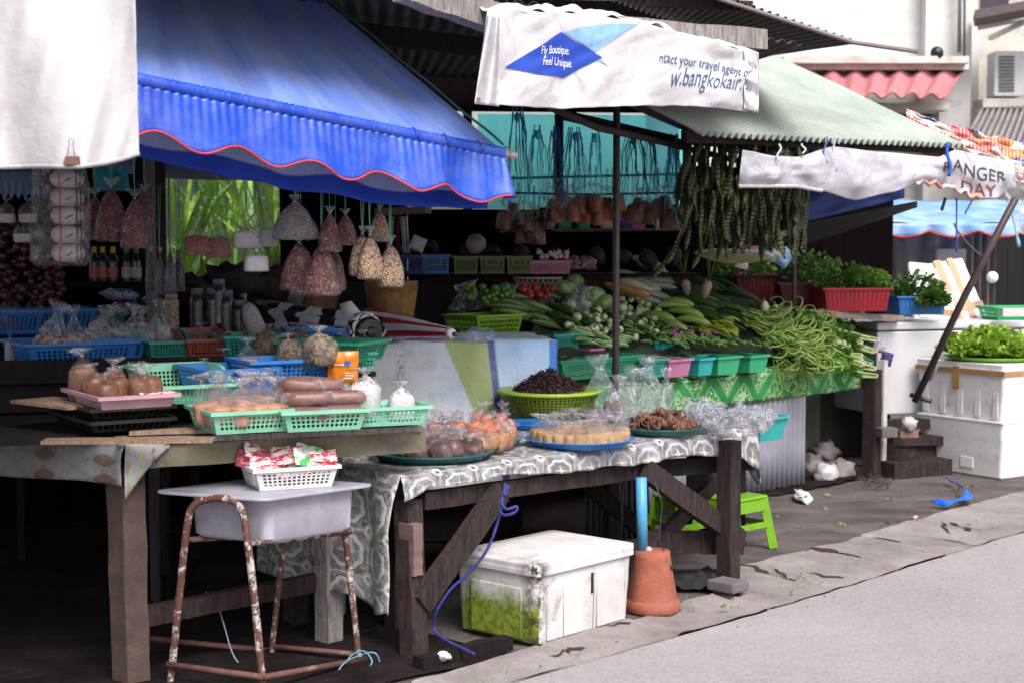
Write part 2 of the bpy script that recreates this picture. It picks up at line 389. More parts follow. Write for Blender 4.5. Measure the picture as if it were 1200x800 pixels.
# back walls of the interior
WALLM = plain('shade_black_boards', (.005, .0035, .004), .98, bump=.2, spec=.0)  # boards painted almost black to carry the interior shade
def wallpiece(name, lab, a, b, z0, z1, mat=WALLM, boards=0.16, th=.03):
    rt = thing(name, lab, 'wall', (a + b) / 2)
    n = max(1, int((b - a).length / boards)); m = MB()
    d = (b - a) / n; rz = math.atan2(d.y, d.x)
    for i in range(n):
        c = a + d * (i + .5); m.box((c.x, c.y, (z0 + z1) / 2), (d.length - .004, th * (1 if i % 2 else .8), z1 - z0), rz)
    q = (b - a).normalized(); q = Vector((-q.y, q.x, 0)) * th * .7; c = (a + b) / 2 + q; m.box((c.x, c.y, (z0 + z1) / 2), ((b - a).length, th * .3, z1 - z0), rz)
    m.build('board_cladding', mat, rt, smooth=False); return rt
def flat(p, z=0): return Vector((p.x, p.y, z))
BL = flat(at(478, 300, 12.4)); BR = flat(at(815, 300, 12.6)); BRR = flat(at(1045, 300, 14.2)); BLM = flat(at(330, 300, 11.8))
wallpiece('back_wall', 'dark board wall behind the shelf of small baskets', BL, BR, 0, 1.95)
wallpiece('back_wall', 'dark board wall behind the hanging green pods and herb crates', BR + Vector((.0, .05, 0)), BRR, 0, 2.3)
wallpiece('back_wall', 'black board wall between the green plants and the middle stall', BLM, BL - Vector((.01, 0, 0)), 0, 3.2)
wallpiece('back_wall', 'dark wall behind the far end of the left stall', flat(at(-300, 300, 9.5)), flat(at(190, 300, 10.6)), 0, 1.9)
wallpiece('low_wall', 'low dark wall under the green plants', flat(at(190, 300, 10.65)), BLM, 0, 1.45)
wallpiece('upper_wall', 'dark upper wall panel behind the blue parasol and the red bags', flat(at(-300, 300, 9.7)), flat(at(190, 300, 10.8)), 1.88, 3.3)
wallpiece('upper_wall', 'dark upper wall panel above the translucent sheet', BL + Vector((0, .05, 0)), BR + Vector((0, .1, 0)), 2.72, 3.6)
# cyan translucent sheets
def cyan():
    t = NT('cyan_plastic_sheet'); u = uvs(t)
    col = t.mix(t.ramp(t.math('SINE', t.math('MULTIPLY', u[0], 60)), -1, 1), (.3, .85, .9), (.45, .95, .95))
    tl = t.n('ShaderNodeBsdfTranslucent'); t.l(col, tl.inputs[0])
    tr = t.n('ShaderNodeBsdfTransparent'); tr.inputs[0].default_value = (.22, .88, .96, 1)
    return t.done(t.mixsh(.6, t.mixsh(.7, t.bsdf(col, .4), tl.outputs[0]), tr.outputs[0]))
CY = mk('cyan', cyan)
rt = thing('translucent_sheet', 'bright cyan translucent plastic sheet closing the back above the shelf', 'plastic sheet', BL)
m = MB(); a, b = at(560, 150, 12.5), at(803, 150, 12.7)
m.grid(lambda u, v: Vector((a.x + (b.x - a.x) * u, a.y + (b.y - a.y) * u + .015 * math.sin(u * 70), 1.96 + (2.70 - .0 * u - 1.96) * v)), 120, 2)
m.build('sheet', CY, rt)
for x in (548, 655, 805):
    m = MB(); p = at(x, 200, 12.42); m.beam((p.x, p.y, 1.9), (p.x, p.y, 2.75), .05, .05); m.build('upright', BLACKWOOD, rt, smooth=False)
m = MB(); m.beam(at(560, 210, 12.4), at(805, 204, 12.55), .02, .02); m.build('rail', plain('teal_rail', (.02, .3, .3)), rt, smooth=False)
rt = thing('translucent_sheet', 'pale teal plastic sheet scrap behind the red bags under the blue canopy', 'plastic sheet', at(130, 210, 8.6))
m = MB(); a, b = at(108, 196, 8.6), at(152, 224, 8.6); m.grid(lambda u, v: Vector((a.x + (b.x - a.x) * u, 8.6 + .03 * math.sin(u * 9 + v * 3), b.z + (a.z - b.z) * v)), 12, 8)
m.build('sheet', CY, rt, mod={'solid': .002})
# ---------------------------------------------------------------- far buildings on the right
WHITEWALL = plain('white_render', (.62, .61, .6), .8, .12, 1.2, dirt=(.4, .37, .35), dirtamt=.3, spec=.2)
OFFW = plain('cream_render', (.62, .58, .53), .8, .2, 1.5, dirt=(.25, .22, .2), dirtamt=.5, spec=.2)
rt = thing('white_building', 'plain white rendered building with a pink tiled awning at top right', 'building', flat(at(980, 300, 24)))
def block(m, x0, x1, y0, y1, d, depth, mi=0):
    a, b = at(x0, y0, d), at(x1, y1, d)
    m.box(((a.x + b.x) / 2, d + depth / 2, (a.z + b.z) / 2), (b.x - a.x, depth, a.z - b.z), 0, mi)
m = MB(); block(m, 800, 1092, -420, 620, 24, 6); m.build('wall', WHITEWALL, rt, smooth=False)
m = MB(); block(m, 1092.5, 1128, -420, 620, 23.7, 6); m.build('column', WHITEWALL, rt, smooth=False)
m = MB(); block(m, 918, 1136, 66, 74, 22.6, 1.05); block(m, 925, 1136, 74.3, 82, 22.8, .85); m.build('ledge', OFFW, rt, smooth=False)
PINK = metal_roof('pink_roof_tile', (.52, .2, .22), (.3, .12, .12), .4)
aw = corr_sheet(at(915, 82, 23.0), at(1130, 82, 23.0), at(925, 111, 22.0), at(1108, 113, 22.0), 8, .045).build('tiled_awning', PINK, rt, mod={'solid': .03})
m = MB(); block(m, 1000, 1112, 121, 129, 22.6, .9); m.build('awning_beam', OFFW, rt, smooth=False)
m = MB(); block(m, 985, 1100, 130, 165, 23.4, .4); m.build('recess', plain('recess_dark', (.12, .09, .09), .9), rt, smooth=False)
m = MB(); block(m, 1003, 1018, 118, 131, 22.3, .2); m.build('shutter', plain('green_paint', (.02, .3, .2), .5), rt, smooth=False)
m = MB(); m.tube([at(1098, 62, 22.6), at(1098, 66, 23.6)], .09, 12); m.build('drain_pipe', plain('black_pipe', (.01, .02, .025), .4), rt)
m = MB(); m.tube([at(1126, -100, 23.5), at(1124, 62, 23.5)], .03, 8); m.tube([at(1131, -100, 23.5), at(1130, 70, 23.5)], .02, 8); m.build('downpipe', plain('grey_pipe', (.2, .2, .22), .5), rt)
rt = thing('cream_building', 'cream house with a tiled lean-to roof and an air conditioner', 'building', flat(at(1180, 300, 22)))
m = MB(); block(m, 1129, 1600, -420, 620, 24.6, 5); m.build('wall', OFFW, rt, smooth=False)
m = MB(); block(m, 1135, 1146, 20, 150, 24.2, .35); m.build('pilaster', WHITEWALL, rt, smooth=False)
m = MB(); a, b = at(1142, 22, 23.2), at(1420, -30, 22.4); m.beam(a, b, .9, .12); m.build('roof', plain('dark_roof_edge', (.12, .1, .1), .8), rt, smooth=False)
m = MB(); m.beam(at(1146, 30, 23.6), at(1240, 12, 23.6), .08, .14); m.beam(at(1160, 45, 24.3), at(1200, 26, 23.3), .05, .07); m.build('rafter', WHITEWALL, rt, smooth=False)
m = MB(); block(m, 1150, 1182, -10, 10, 24.55, .1); m.build('window', plain('dark_window', (.05, .03, .05), .2), rt, smooth=False)
corr_sheet(at(1120, 185, 20.5), at(1330, 205, 19.6), at(1150, 128, 23.6), at(1330, 122, 23.6), 26, .05).build('lean_to_roof', metal_roof('weathered_tile', (.3, .27, .27), (.12, .1, .1), .8), rt, mod={'solid': .02})
ac = thing('air_conditioner', 'white outdoor air conditioning unit on the cream wall', 'air conditioner', at(1184, 88, 23.5))
m = MB(); block(m, 1166, 1200, 60, 113, 23.5, .4); m.build('casing', plain('ac_white', (.7, .7, .7), .5, .05), ac, smooth=False, mod={'bevel': .02})
m = MB()
for i in range(11): block(m, 1171, 1189, 66 + i * 3.9, 68 + i * 3.9, 23.47, .02)
m.build('grille', plain('ac_dark', (.12, .13, .15), .6), ac, smooth=False)
m = MB(); block(m, 1152, 1215, 116, 126, 23.5, .5); m.build('bracket', OFFW, ac, smooth=False)
# stall across the side lane: blue awning, grey curtains
def awncol(t):
    u = uvs(t); return t.mix(t.ramp(t.noise(3, 4, .6), .4, .65), (.22, .45, .82), (.5, .66, .85))
AWN = cloth2('light_blue_awning_cloth', awncol, .6, .3, 3, trans=.3)
rt = thing('blue_awning', 'light blue awning with red scalloped hem over grey curtains far right', 'awning', at(1130, 250, 17))
m = MB()
def awf(u, v):
    px = 1036 + 230 * u; d = 15.2 + (1 - v) * 1.4 * 0 + v * 1.6
    p = at(px, 0, d); z = at(1100, 262 - 0 * u, 15.2).z
    return Vector((p.x, d, z + v * .26 + .03 * noise.noise(Vector((u * 6, v * 3, 0)))))
m.grid(awf, 60, 10); m.build('canopy_cloth', AWN, rt, mod={'solid': .003})
m = MB(); mr = MB(); hem = []
def vf(u, v):
    px = 1036 + 230 * u; p = at(px, 0, 15.2); z = at(1100, 262, 15.2).z
    return Vector((p.x, 15.2 - .03 * math.sin(u * 40) * v, z - v * (.07 + .06 * abs(math.sin(u * math.pi * 4)))))
m.grid(vf, 120, 4); m.build('valance', AWN, rt, mod={'solid': .003})
mr.tube([vf(i / 100, 1) for i in range(101)], .01, 6); mr.build('red_trim', plain('red_piping', (.55, .05, .06), .6), rt)
CURT = plain('grey_curtain', (.34, .29, .28), .85, .25, 2, dirt=(.15, .12, .12))
for i, (x0, x1, c) in enumerate([(1052, 1132, CURT), (1133, 1162, plain('beige_curtain', (.4, .34, .31), .85))]):
    m = MB(); a, b = at(x0, 264, 16.8), at(x1, 470, 16.8)
    m.grid(lambda u, v: Vector((a.x + (b.x - a.x) * u, 16.8 + .05 * math.sin(u * 22 + i), a.z + (b.z - a.z) * v)), 60, 4)
    tag(m.build('curtain', c, mod={'solid': .004}), 'wide grey folded curtain under the far blue awning' if i == 0 else 'narrow beige curtain beside the dark gap under the far awning', 'curtain')
wallpiece('shade_panel', 'black panel painted as the shaded opening behind the far blue awning', flat(at(1040, 300, 18.6)), flat(at(1330, 300, 17.6)), 0, 2.15, plain('black_shade', (.012, .01, .012), .95))  # the gap's shade is painted on this near-black panel
m = MB(); block(m, 1099, 1131, 292, 360, 16.6, .1); tag(m.build('white_board', plain('white_card', (.6, .57, .55), .7), smooth=False), 'pale board standing in front of the grey curtain', 'board')
m = MB(); m.blob(at(1163, 325, 12.5), .046, 14, amp=0); tag(m.build('round_lamp', plain('white_globe', (.85, .85, .85), .3, .03)), 'small round white globe in the dark gap', 'globe')
wallpiece('garden_wall', 'dark garden wall far behind the strap-leaved plants', flat(at(130, 300, 18)), flat(at(420, 300, 18)), 0, 3.4, plain('dark_green_wall', (.02, .035, .015), .95))
# palms behind the left stall
def leafm(name, c1, c2, tr=.4):
    def f():
        t = NT(name); col = t.mix(t.ramp(t.noise(5, 3, .6), .35, .65), c1, c2)
        tl = t.n('ShaderNodeBsdfTranslucent'); t.l(t.mix(.5, col, tuple(min(1, x * 2) for x in c2)), tl.inputs[0])
        return t.done(t.mixsh(tr, t.bsdf(col, .45, spec=.4), tl.outputs[0]))
    return mk(name, f)
PALM = leafm('palm_leaf', (.02, .09, .01), (.24, .4, .06), .22)
def strap_plant(label, base, h, n, seed, spread=1.0):
    rt = thing('palm_plant', label, 'plant', base); rnd = random.Random(seed)
    for k in range(n):
        a = rnd.uniform(0, 6.283); L = h * rnd.uniform(.8, 1.25); lean = rnd.uniform(.15, .95) * spread; w = rnd.uniform(.012, .026)
        m = MB(); d = Vector((math.cos(a), math.sin(a), 0)); q = Vector((-d.y, d.x, 0)); zc = rnd.uniform(.25, .8) * h
        def f(u, v):
            r = L * .75 * lean * (u ** 1.3); z = zc + L * (u * .8 - lean * .55 * u * u)
            ww = w * (1 - u ** 3) * (.6 + .8 * math.sin(math.pi * min(1, u + .2)))
            return base + d * r + q * (v - .5) * 2 * ww + Vector((0, 0, z + abs(v - .5) * ww * .8))
        m.grid(f, 9, 2); m.build('frond', PALM, rt)
    m = MB(); m.tube([base, base + Vector((0, 0, h * .85))], .04, 8); m.build('stem', DARKWOOD, rt)
for i, (px, d, h, n, lab) in enumerate([(212, 11.6, 1.75, 34, 'bright green strap-leaved plant seen behind the hanging chilli bags'), (268, 12.6, 1.9, 40, 'tall strap-leaved plant behind the white sugar bags'),
                                    (318, 12.0, 1.7, 32, 'strap-leaved plant behind the grey bag of seeds'), (240, 11.3, 1.2, 26, 'low strap-leaved plant under the row of hanging bags'), (295, 13.4, 1.9, 34, 'leafy plant farthest back behind the left stall')]):
    strap_plant(lab, flat(at(px, 300, d + 1.3)), h * 1.1, n, i)

SHADE_EARTH = plain('shade_dark_earth', (.02, .015, .015), .95, .6, 3, bump=.8, dirt=(.045, .035, .035), dirtamt=.3, spec=.05)  # soil colour with the shade under the stalls painted in
def shade_earth(name, ps):
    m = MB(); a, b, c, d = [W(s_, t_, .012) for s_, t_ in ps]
    m.grid(lambda u, v: a.lerp(b, u).lerp(d.lerp(c, u), v) + Vector((.05 * noise.noise(Vector((u * 30, v * 9, 1))), .05 * noise.noise(Vector((u * 30, v * 9, 4))), .02 * noise.noise(Vector((u * 40, v * 30, 9))))), 80, 40); tag(m.build(name, SHADE_EARTH), kind='structure')
shade_earth('shade_earth_floor', [(-12, -.28), (.2, -.3), (.75, 7), (-12, 7)]); shade_earth('shade_earth_floor', [(.1, .42), (1.3, .95), (2.2, 7), (.7, 7)]); shade_earth('shade_earth_floor', [(1.25, 1.25), (5.5, 1.3), (9, 7), (2.1, 7)])
# ================================================================ CANOPIES AND BANNERS
def lerp(a, b, t): return a + (b - a) * t
nz = lambda x, y, z=0.0: noise.noise(Vector((x, y, z)))
# blue market canopy
C1, C2, APX = at(-70, 43, 5.35), at(587, 176, 6.9), at(170, -170, 7.4)
def blue_vinyl(name, a, b, rough=.3, sheen=.35):
    def f():
        t = NT(name); n = t.noise(2.2, 5, .6) if 'dusty' not in name else t.math('ADD', t.math('MULTIPLY', t.noise(1.0, 7, .75, co=t.mapv((22, 1.6, 1), co=t.tc('UV'), rot=(0, 0, R(4)))), .8), t.math('MULTIPLY', t.noise(1.6, 5, .6), .22))
        dust = t.ramp(t.noise(7, 8, .7), .4, .75, 0, .3)
        col = t.mix(t.ramp(n, .3, .7), a, b); col = t.mix(dust, col, (.35, .4, .62))
        tl = t.n('ShaderNodeBsdfTranslucent'); t.l(col, tl.inputs[0])
        return t.done(t.mixsh(.12, t.bsdf(col, rough, spec=.7, sheen=sheen, nrm=t.bump(t.noise(14, 6, .6), .25, .02)), tl.outputs[0]))
    return mk(name, f)
BV = blue_vinyl('blue_vinyl', (.004, .05, .48), (.01, .1, .66), .36, .0)
BVT = blue_vinyl('dusty_sheen_blue_vinyl', (.02, .12, .62), (.27, .4, .84), .32, .3)  # faded, dusty vinyl; pale streaks paint the sky sheen along the folds
rt = thing('blue_canopy', 'large blue market canopy with a red scalloped valance over the left stall', 'canopy', at(300, 120, 6.4) - Vector((0, 0, 2)))
hipn = Vector((0, 0, 1))
def top(u, v):     # u along the rail, v up to the apex
    p = C1.lerp(C2, u).lerp(APX, v)
    fold = .016 * math.sin(u * 46 + v * 3) * (1 - v) * (.35 + .65 * abs(nz(u * 5, 1))) + .045 * nz(u * 9, v * 1.2, 3) * (1 - .6 * v)
    sag = -.1 * math.sin(math.pi * v) * math.sin(math.pi * u)
    return p + Vector((.0, -.25, .8)) * (fold) * min(1, v * 9 + .05) + Vector((0, 0, sag))
m = MB(); m.grid(top, 150, 40); m.build('front_panel', BVT, rt, mod={'solid': .002})
C3, C4 = Vector((C2.x - 2.1, C2.y + 2.6, C2.z - .02)), Vector((C1.x - 2.1, C1.y + 2.6, C1.z))
m = MB(); m.grid(lambda u, v: C2.lerp(C3, u).lerp(APX, v) + Vector((0, 0, -.06 * math.sin(math.pi * u) * (1 - v))), 20, 12)
m.build('side_panel', BVT, rt, mod={'solid': .002})
m = MB(); m.grid(lambda u, v: C3.lerp(C4, u).lerp(APX, v), 20, 12); m.build('back_panel', BVT, rt, mod={'solid': .002})
m = MB(); m.grid(lambda u, v: C4.lerp(C1, u).lerp(APX, v), 20, 12); m.build('side_panel', BVT, rt, mod={'solid': .002})
# rail with cloth pulled round it
rd = (C2 - C1).normalized(); dn = Vector((0, 0, -1)); outw = Vector((rd.y, -rd.x, 0)).normalized()
m = MB(); N = 260; m.tube([C1.lerp(C2, i / N) + outw * .012 + dn * .012 for i in range(N + 1)], [.024 + .0035 * nz(i * .9, 2) + .002 * math.sin(i * 2.3) for i in range(N + 1)], 10)
m.build('rail_sleeve', BV, rt)
m = MB(); m.tube([C2 - rd * .05 + dn * .01, C2 + rd * .085 + dn * .012], .017, 12); m.build('rail_pipe', plain('galvanised_pipe', (.45, .44, .46), .4, metal=.3), rt)
m = MB(); e = C2 + rd * .03 + dn * .012
m.tube([e + (outw * math.cos(a) + Vector((0, 0, 1)) * math.sin(a)) * .03 for a in [i * .45 for i in range(15)]], .003, 6)
m.build('wire_ring', plain('rusty_wire', (.2, .1, .07), .6), rt)
def val(u, v):
    p = C1.lerp(C2, u) + outw * .022 + dn * .03
    L = (C2 - C1).length; s = u * L
    sc_ = .5 + .5 * math.cos(s * 2 * math.pi / .335 + 1.1); ln = .165 + .052 * sc_ + .012 * nz(s * 3, 2)
    am = v ** .7 * (.010 + .022 * max(0, u - .55) / .45)
    r = am * (math.sin(s * 31 + 5 * nz(s * 2.3, 1)) * .45 * (.4 + abs(nz(s * 2, 8)) * 2) + math.sin(s * 13 + 1) * .9) + .004 * math.sin(s * 160) * (1 - v)
    return p + dn * ln * v + outw * (r + .02 * v)
m = MB(); m.grid(val, 420, 12); va_ = m.build('valance', BV, rt, mod={'solid': .002})
m = MB(); m.tube([val(i / 420, 1.0) + outw * .002 for i in range(421)], .0048, 6); m.build('red_trim', plain('red_piping', (.6, .04, .05), .55), va_)
# end of the valance folding round the corner
def val2(u, v):
    p = val(1, v); q = Vector((C2.x + .02, C2.y + .5, p.z - .02)); return p.lerp(q, u) + rd * .03 * math.sin(u * 9) * v
m = MB(); m.grid(val2, 24, 8); m.build('valance', BV, rt, mod={'solid': .002})
m = MB(); m.tube([C2.lerp(APX, i / 40) + Vector((.012, 0, .022 - .1 * 0)) + Vector((0, 0, .004 * math.sin(i))) for i in range(41)], .006, 6); m.build('hip_cord', plain('dark_green_cord', (.02, .12, .1), .6), rt)
for x in (.80, .865, .94):
    m = MB(); c = C1.lerp(C2, x) + outw * .012 + dn * .012
    m.tube([c + (outw * math.cos(a) + Vector((0, 0, 1)) * math.sin(a)) * .029 + rd * .003 * a for a in [i * .5 for i in range(14)]], .0022, 5)
    m.build('tie_wire', plain('blue_tie', (.01, .03, .22), .5), rt)
m = MB(); pc = Vector((APX.x, APX.y, 0)); m.tube([pc, APX], .025, 10); m.build('pole', plain('canopy_pole', (.1, .09, .1), .5), rt)
# striped second sheet hanging behind the valance
def stripecol(t):
    u = uvs(t); v = t.math('ADD', u[1], t.math('MULTIPLY', t.math('SINE', t.math('MULTIPLY', u[0], 23)), .05))
    chk = t.math('MULTIPLY', t.ramp(t.math('SINE', t.math('MULTIPLY', u[0], 1500)), -.3, .3), t.ramp(t.math('SINE', t.math('MULTIPLY', u[1], 260)), -.3, .3))
    f = band(t, v, .36, .7, .02)
    return t.mix(t.math('MULTIPLY', f, t.math('MULTIPLY_ADD', chk, .45, .5)), (.012, .05, .42), (.42, .5, .72))
SH = cloth2('blue_striped_sheet', stripecol, .75, .35, 7, trans=.12)
D1, D2 = at(60, 118, 5.9), at(572, 205, 7.05)
def shf(u, v):
    p = D1.lerp(D2, u); dr = lerp(.15, .20, min(1, u * 1.6)) - .05 * max(0, u - .75) / .25
    z = dr * v + (.018 * nz(u * 9, 3)) * v
    return p + dn * z + outw * (.028 * nz(u * 11, v * 1.5, 2) + .012 * math.sin(u * 60) * v) + Vector((0, 0, .04 * (1 - v)))
m = MB(); m.grid(shf, 220, 14); tag(m.build('striped_sheet', SH, mod={'solid': .002}), 'blue sheet with a pale woven stripe hanging behind the red-edged valance', 'sheet')
# white tarp close to the camera
WT = cloth2('white_tarp_cloth', lambda t: t.mix(t.ramp(t.noise(1.6, 6, .6), .35, .7), (.56, .55, .57), (.42, .41, .43)), .8, .5, 5, trans=.15)
wt = thing('white_tarp', 'white tarpaulin skirt hanging close to the camera at top left', 'tarpaulin', at(60, 100, 4.5) - Vector((0, 0, .6)))
def wtf(u, v):
    px = -260 + 415 * u + 8 * v * u; yb = 197 - 8 * max(0, (u - .8) / .2) ** 2 * 2 + 3 * nz(u * 6, 1)
    py = -140 + (yb + 140) * v
    d = 4.5 + .07 * nz(u * 6 + v * 2.5, v * .9, 1) + .06 * math.sin((u * 17 - v * 3.0)) * (.4 + v * .5) + .02 * nz(u * 22 + v * 5, v * 3, 4) + (1 - v) * .25
    return at(px, py, d)
m = MB(); m.grid(wtf, 120, 60); m.build('tarp_sheet', WT, wt, mod={'solid': .0025})
m = MB(); m.tube([wtf(i / 120, 1.0) + Vector((0, .004, .004)) for i in range(121)], .007, 8); m.build('rolled_hem', WT, wt)
bc = thing('binder_clip', 'brown binder clip gripping the lower hem of the white tarpaulin', 'clip', at(85, 190, 4.45))
c = at(85, 187, 4.43); BCM = plain('brown_clip', (.1, .04, .03), .5, metal=.2)
m = MB(); m.add([c + Vector(p) for p in [(-.024, -.012, -.015), (.024, -.012, -.015), (.018, -.004, .008), (-.018, -.004, .008), (-.024, .05, -.015), (.024, .05, -.015), (.018, .03, .008), (-.018, .03, .008)]], [(0, 1, 2, 3), (5, 4, 7, 6), (4, 0, 3, 7), (1, 5, 6, 2), (3, 2, 6, 7)])
m.build('clip_body', BCM, bc, smooth=False, mod={'solid': .0015})
m = MB(); m.tube([c + Vector(p) for p in [(-.013, -.006, .008), (-.006, -.01, .04), (-.007, -.011, .052), (0, -.012, .058), (.007, -.011, .052), (.004, -.01, .04), (.009, -.006, .008)]], .0013, 6); m.build('wire_handle', plain('steel_wire', (.35, .28, .27), .35, metal=.8), bc)
# blue zigzag edged parasol far behind left
rt = thing('blue_parasol', 'bright blue parasol with a zigzag edge far behind on the left', 'parasol', at(10, 210, 9.3))
m = MB()
def zz(u, v):
    px = -60 + 106 * u; p = at(px, 196 + 30 * v + (8 * abs(((u * 13) % 1) - .5) * 2 * (v > .9)), 9.3 - .2 * v); return p
m.grid(zz, 104, 4); m.build('canopy_cloth', AWN, rt, mod={'solid': .003})
# ---- text on surfaces
def text_verts(s, shear=0.0):
    cu = bpy.data.curves.new('lettering', 'FONT'); cu.body = s; cu.size = 1; cu.resolution_u = 3; cu.shear = shear
    o = bpy.data.objects.new('lettering', cu); C.objects.link(o); dg = bpy.context.evaluated_depsgraph_get()
    me = o.evaluated_get(dg).to_mesh(); import bmesh
    bm = bmesh.new(); bm.from_mesh(me); bmesh.ops.triangulate(bm, faces=bm.faces)
    bmesh.ops.subdivide_edges(bm, edges=[e for e in bm.edges if e.calc_length() > .12], cuts=1)
    bm.verts.ensure_lookup_table(); vs = [tuple(v.co) for v in bm.verts]; fs = [tuple(v.index for v in f.verts) for f in bm.faces]
    bm.free(); o.evaluated_get(dg).to_mesh_clear(); bpy.data.objects.remove(o, do_unlink=True)
    w = max(v[0] for v in vs); return vs, fs, w
def put_text(name, s, surf, u0, v0, u1, v1, hgt, mat, parent, off, wid=None, shear=0.0, jit=0.0):
    """baseline runs (u0,v0)->(u1,v1) in surface uv, v downwards; hgt in v units"""
    vs, fs, w = text_verts(s, shear); m = MB(); pts = []
    for x, y, _ in vs:
        k = x / w; u = u0 + (u1 - u0) * k; v = v0 + (v1 - v0) * k - y * hgt + jit * nz(x * 1.5, y)
        pts.append(surf(u, v) + off)
    m.add(pts, fs); return m.build(name, mat, parent, smooth=False)
# white printed banner on the beam
BW = cloth2('white_banner_vinyl', lambda t: t.mix(t.ramp(t.noise(5, 7, .7, dist=1.2), .5, .72, 0, .7), (.54, .53, .56), (.27, .25, .28)), .5, .22, 9, spec=.4)
BLUEP = plain('banner_blue_print', (.015, .06, .42), .5, .2, 3); PALEP = plain('banner_pale_blue_print', (.25, .45, .72), .5, .5, 6)
NAVYP = plain('banner_navy_print', (.06, .1, .2), .6, .25, 20)
bn = thing('white_banner', 'white wrinkled travel banner with a blue diamond wrapped over the timber beam', 'banner', T(720, 100, -.12) - Vector((0, 0, .4)))
def bnf(u, v):
    # corners follow the beam; v=0 top, 1 bottom
    xt = lerp(571, 884, u); xb = lerp(557, 876, u)
    yt = lerp(12, 62, u) - 14 * math.sin(math.pi * min(1, u * 1.05)) + 3 * nz(u * 12, 1); yb = lerp(120, 131, u) + 4 * math.sin(u * 6.283) + 1.5 * nz(u * 14, 5)
    px, py = lerp(xt, xb, v), lerp(yt, yb, v)
    k = .035 * nz(u * 7, v * 2.2, 4) + .005 * nz(u * 16 + v * 6, v * 5, 9) + .014 * math.sin(u * 25 + v * 5) * (.3 + v * .7)
    return T(px, py, -.14 - k)
m = MB(); m.grid(bnf, 150, 60); bn_ = m.build('banner_sheet', BW, bn, mod={'solid': .002})
def bnt(u, v):      # the part folded over the top of the beam
    p = bnf(u, 0); return p + Vector((-K, K, 0)) * (.2 * v) + Vector((0, 0, .035 * math.sin(v * math.pi) + .03 * nz(u * 18, v * 4, 2)))
m = MB(); m.grid(bnt, 150, 12); m.build('banner_fold', BW, bn, mod={'solid': .002})
off = Vector((K, -K, 0)) * .006
def patch(poly, name, mat, parent, surf, off, n=26):
    m = MB(); a, b, c, d = [Vector(p) for p in poly]
    m.grid(lambda i, j: surf(*(a.lerp(b, i).lerp(d.lerp(c, i), j))) + off, n, n); return m.build(name, mat, parent, smooth=True)
def bpx(px, py):     # photo pixel on banner -> uv (approx inverse)
    u = (px - 560) / 322; v = .5
    for _ in range(6):
        xt, xb = lerp(571, 884, u), lerp(557, 876, u); yt = lerp(12, 62, u) - 14 * math.sin(math.pi * min(1, u * 1.05)); yb = lerp(120, 131, u) + 4 * math.sin(u * 6.283)
        v = (py - yt) / (yb - yt); x = lerp(xt, xb, v); u += (px - x) / 316
    return (u, v)
patch([bpx(660, 37), bpx(697, 30), bpx(748, 28), bpx(697, 62)], 'pale_swoosh', PALEP, bn_, bnf, off * .7)
patch([bpx(693, 60), bpx(676, 70), bpx(690, 66), bpx(712, 78)], 'pale_swoosh', PALEP, bn_, bnf, off * .7)
patch([bpx(590, 80), bpx(657, 38), bpx(705, 68), bpx(659, 91)], 'blue_diamond', BLUEP, bn_, bnf, off)
WHP = plain('banner_white_print', (.8, .8, .82), .6, .1)
a = bpx(632, 63); b = bpx(665, 64); put_text('lettering', 'Fly Boutique.', bnf, a[0], a[1], b[0], b[1], .125, WHP, bn_, off * 1.7)
a = bpx(634, 76); b = bpx(668, 79); put_text('lettering', 'Feel Unique.', bnf, a[0], a[1], b[0], b[1], .125, WHP, bn_, off * 1.7)
a = bpx(771, 73); b = bpx(880, 90); put_text('lettering', 'ntact your travel agent or', bnf, a[0], a[1], b[0], b[1], .2, NAVYP, bn_, off, jit=.02)
a = bpx(783, 101); b = bpx(876, 106); put_text('lettering', 'w.bangkokair.c', bnf, a[0], a[1], b[0], b[1], .38, NAVYP, bn_, off, shear=.25, jit=.03)
a = bpx(826, 122); b = bpx(856, 126); put_text('lettering', '1 4 5 8 0 0 5', bnf, a[0], a[1], b[0], b[1], .08, plain('faint_print', (.4, .45, .5), .6), bn_, off)
# torn overlapping flap at the right and pleated left edge
def flapf(u, v):
    px = lerp(876, 889, u) + 0 * v; return T(lerp(872, 889, u), lerp(55, 62, u) * (1 - v) + lerp(128, 133, u) * v, -.15 - .03 * nz(u * 3, v * 5, 7))
m = MB(); m.grid(flapf, 8, 30); m.build('banner_flap', BW, bn, mod={'solid': .002})
m = MB(); m.grid(lambda u, v: T(lerp(lerp(571, 586, u), lerp(556, 585, u), v), lerp(18, 122 + 3 * u, v), -.2 - .03 * math.sin(u * 6 + v * 2)), 16, 30); m.build('side_pleat', BW, bn, mod={'solid': .002})
m = MB(); p = T(561, 117, -.235); m.tube([p + Vector((math.cos(a) * K, math.cos(a) * K, math.sin(a))) * .007 for a in [i * .7 for i in range(10)]], .0025, 6); m.build('eyelet', plain('rusty_eyelet', (.12, .07, .05), .5), bn)
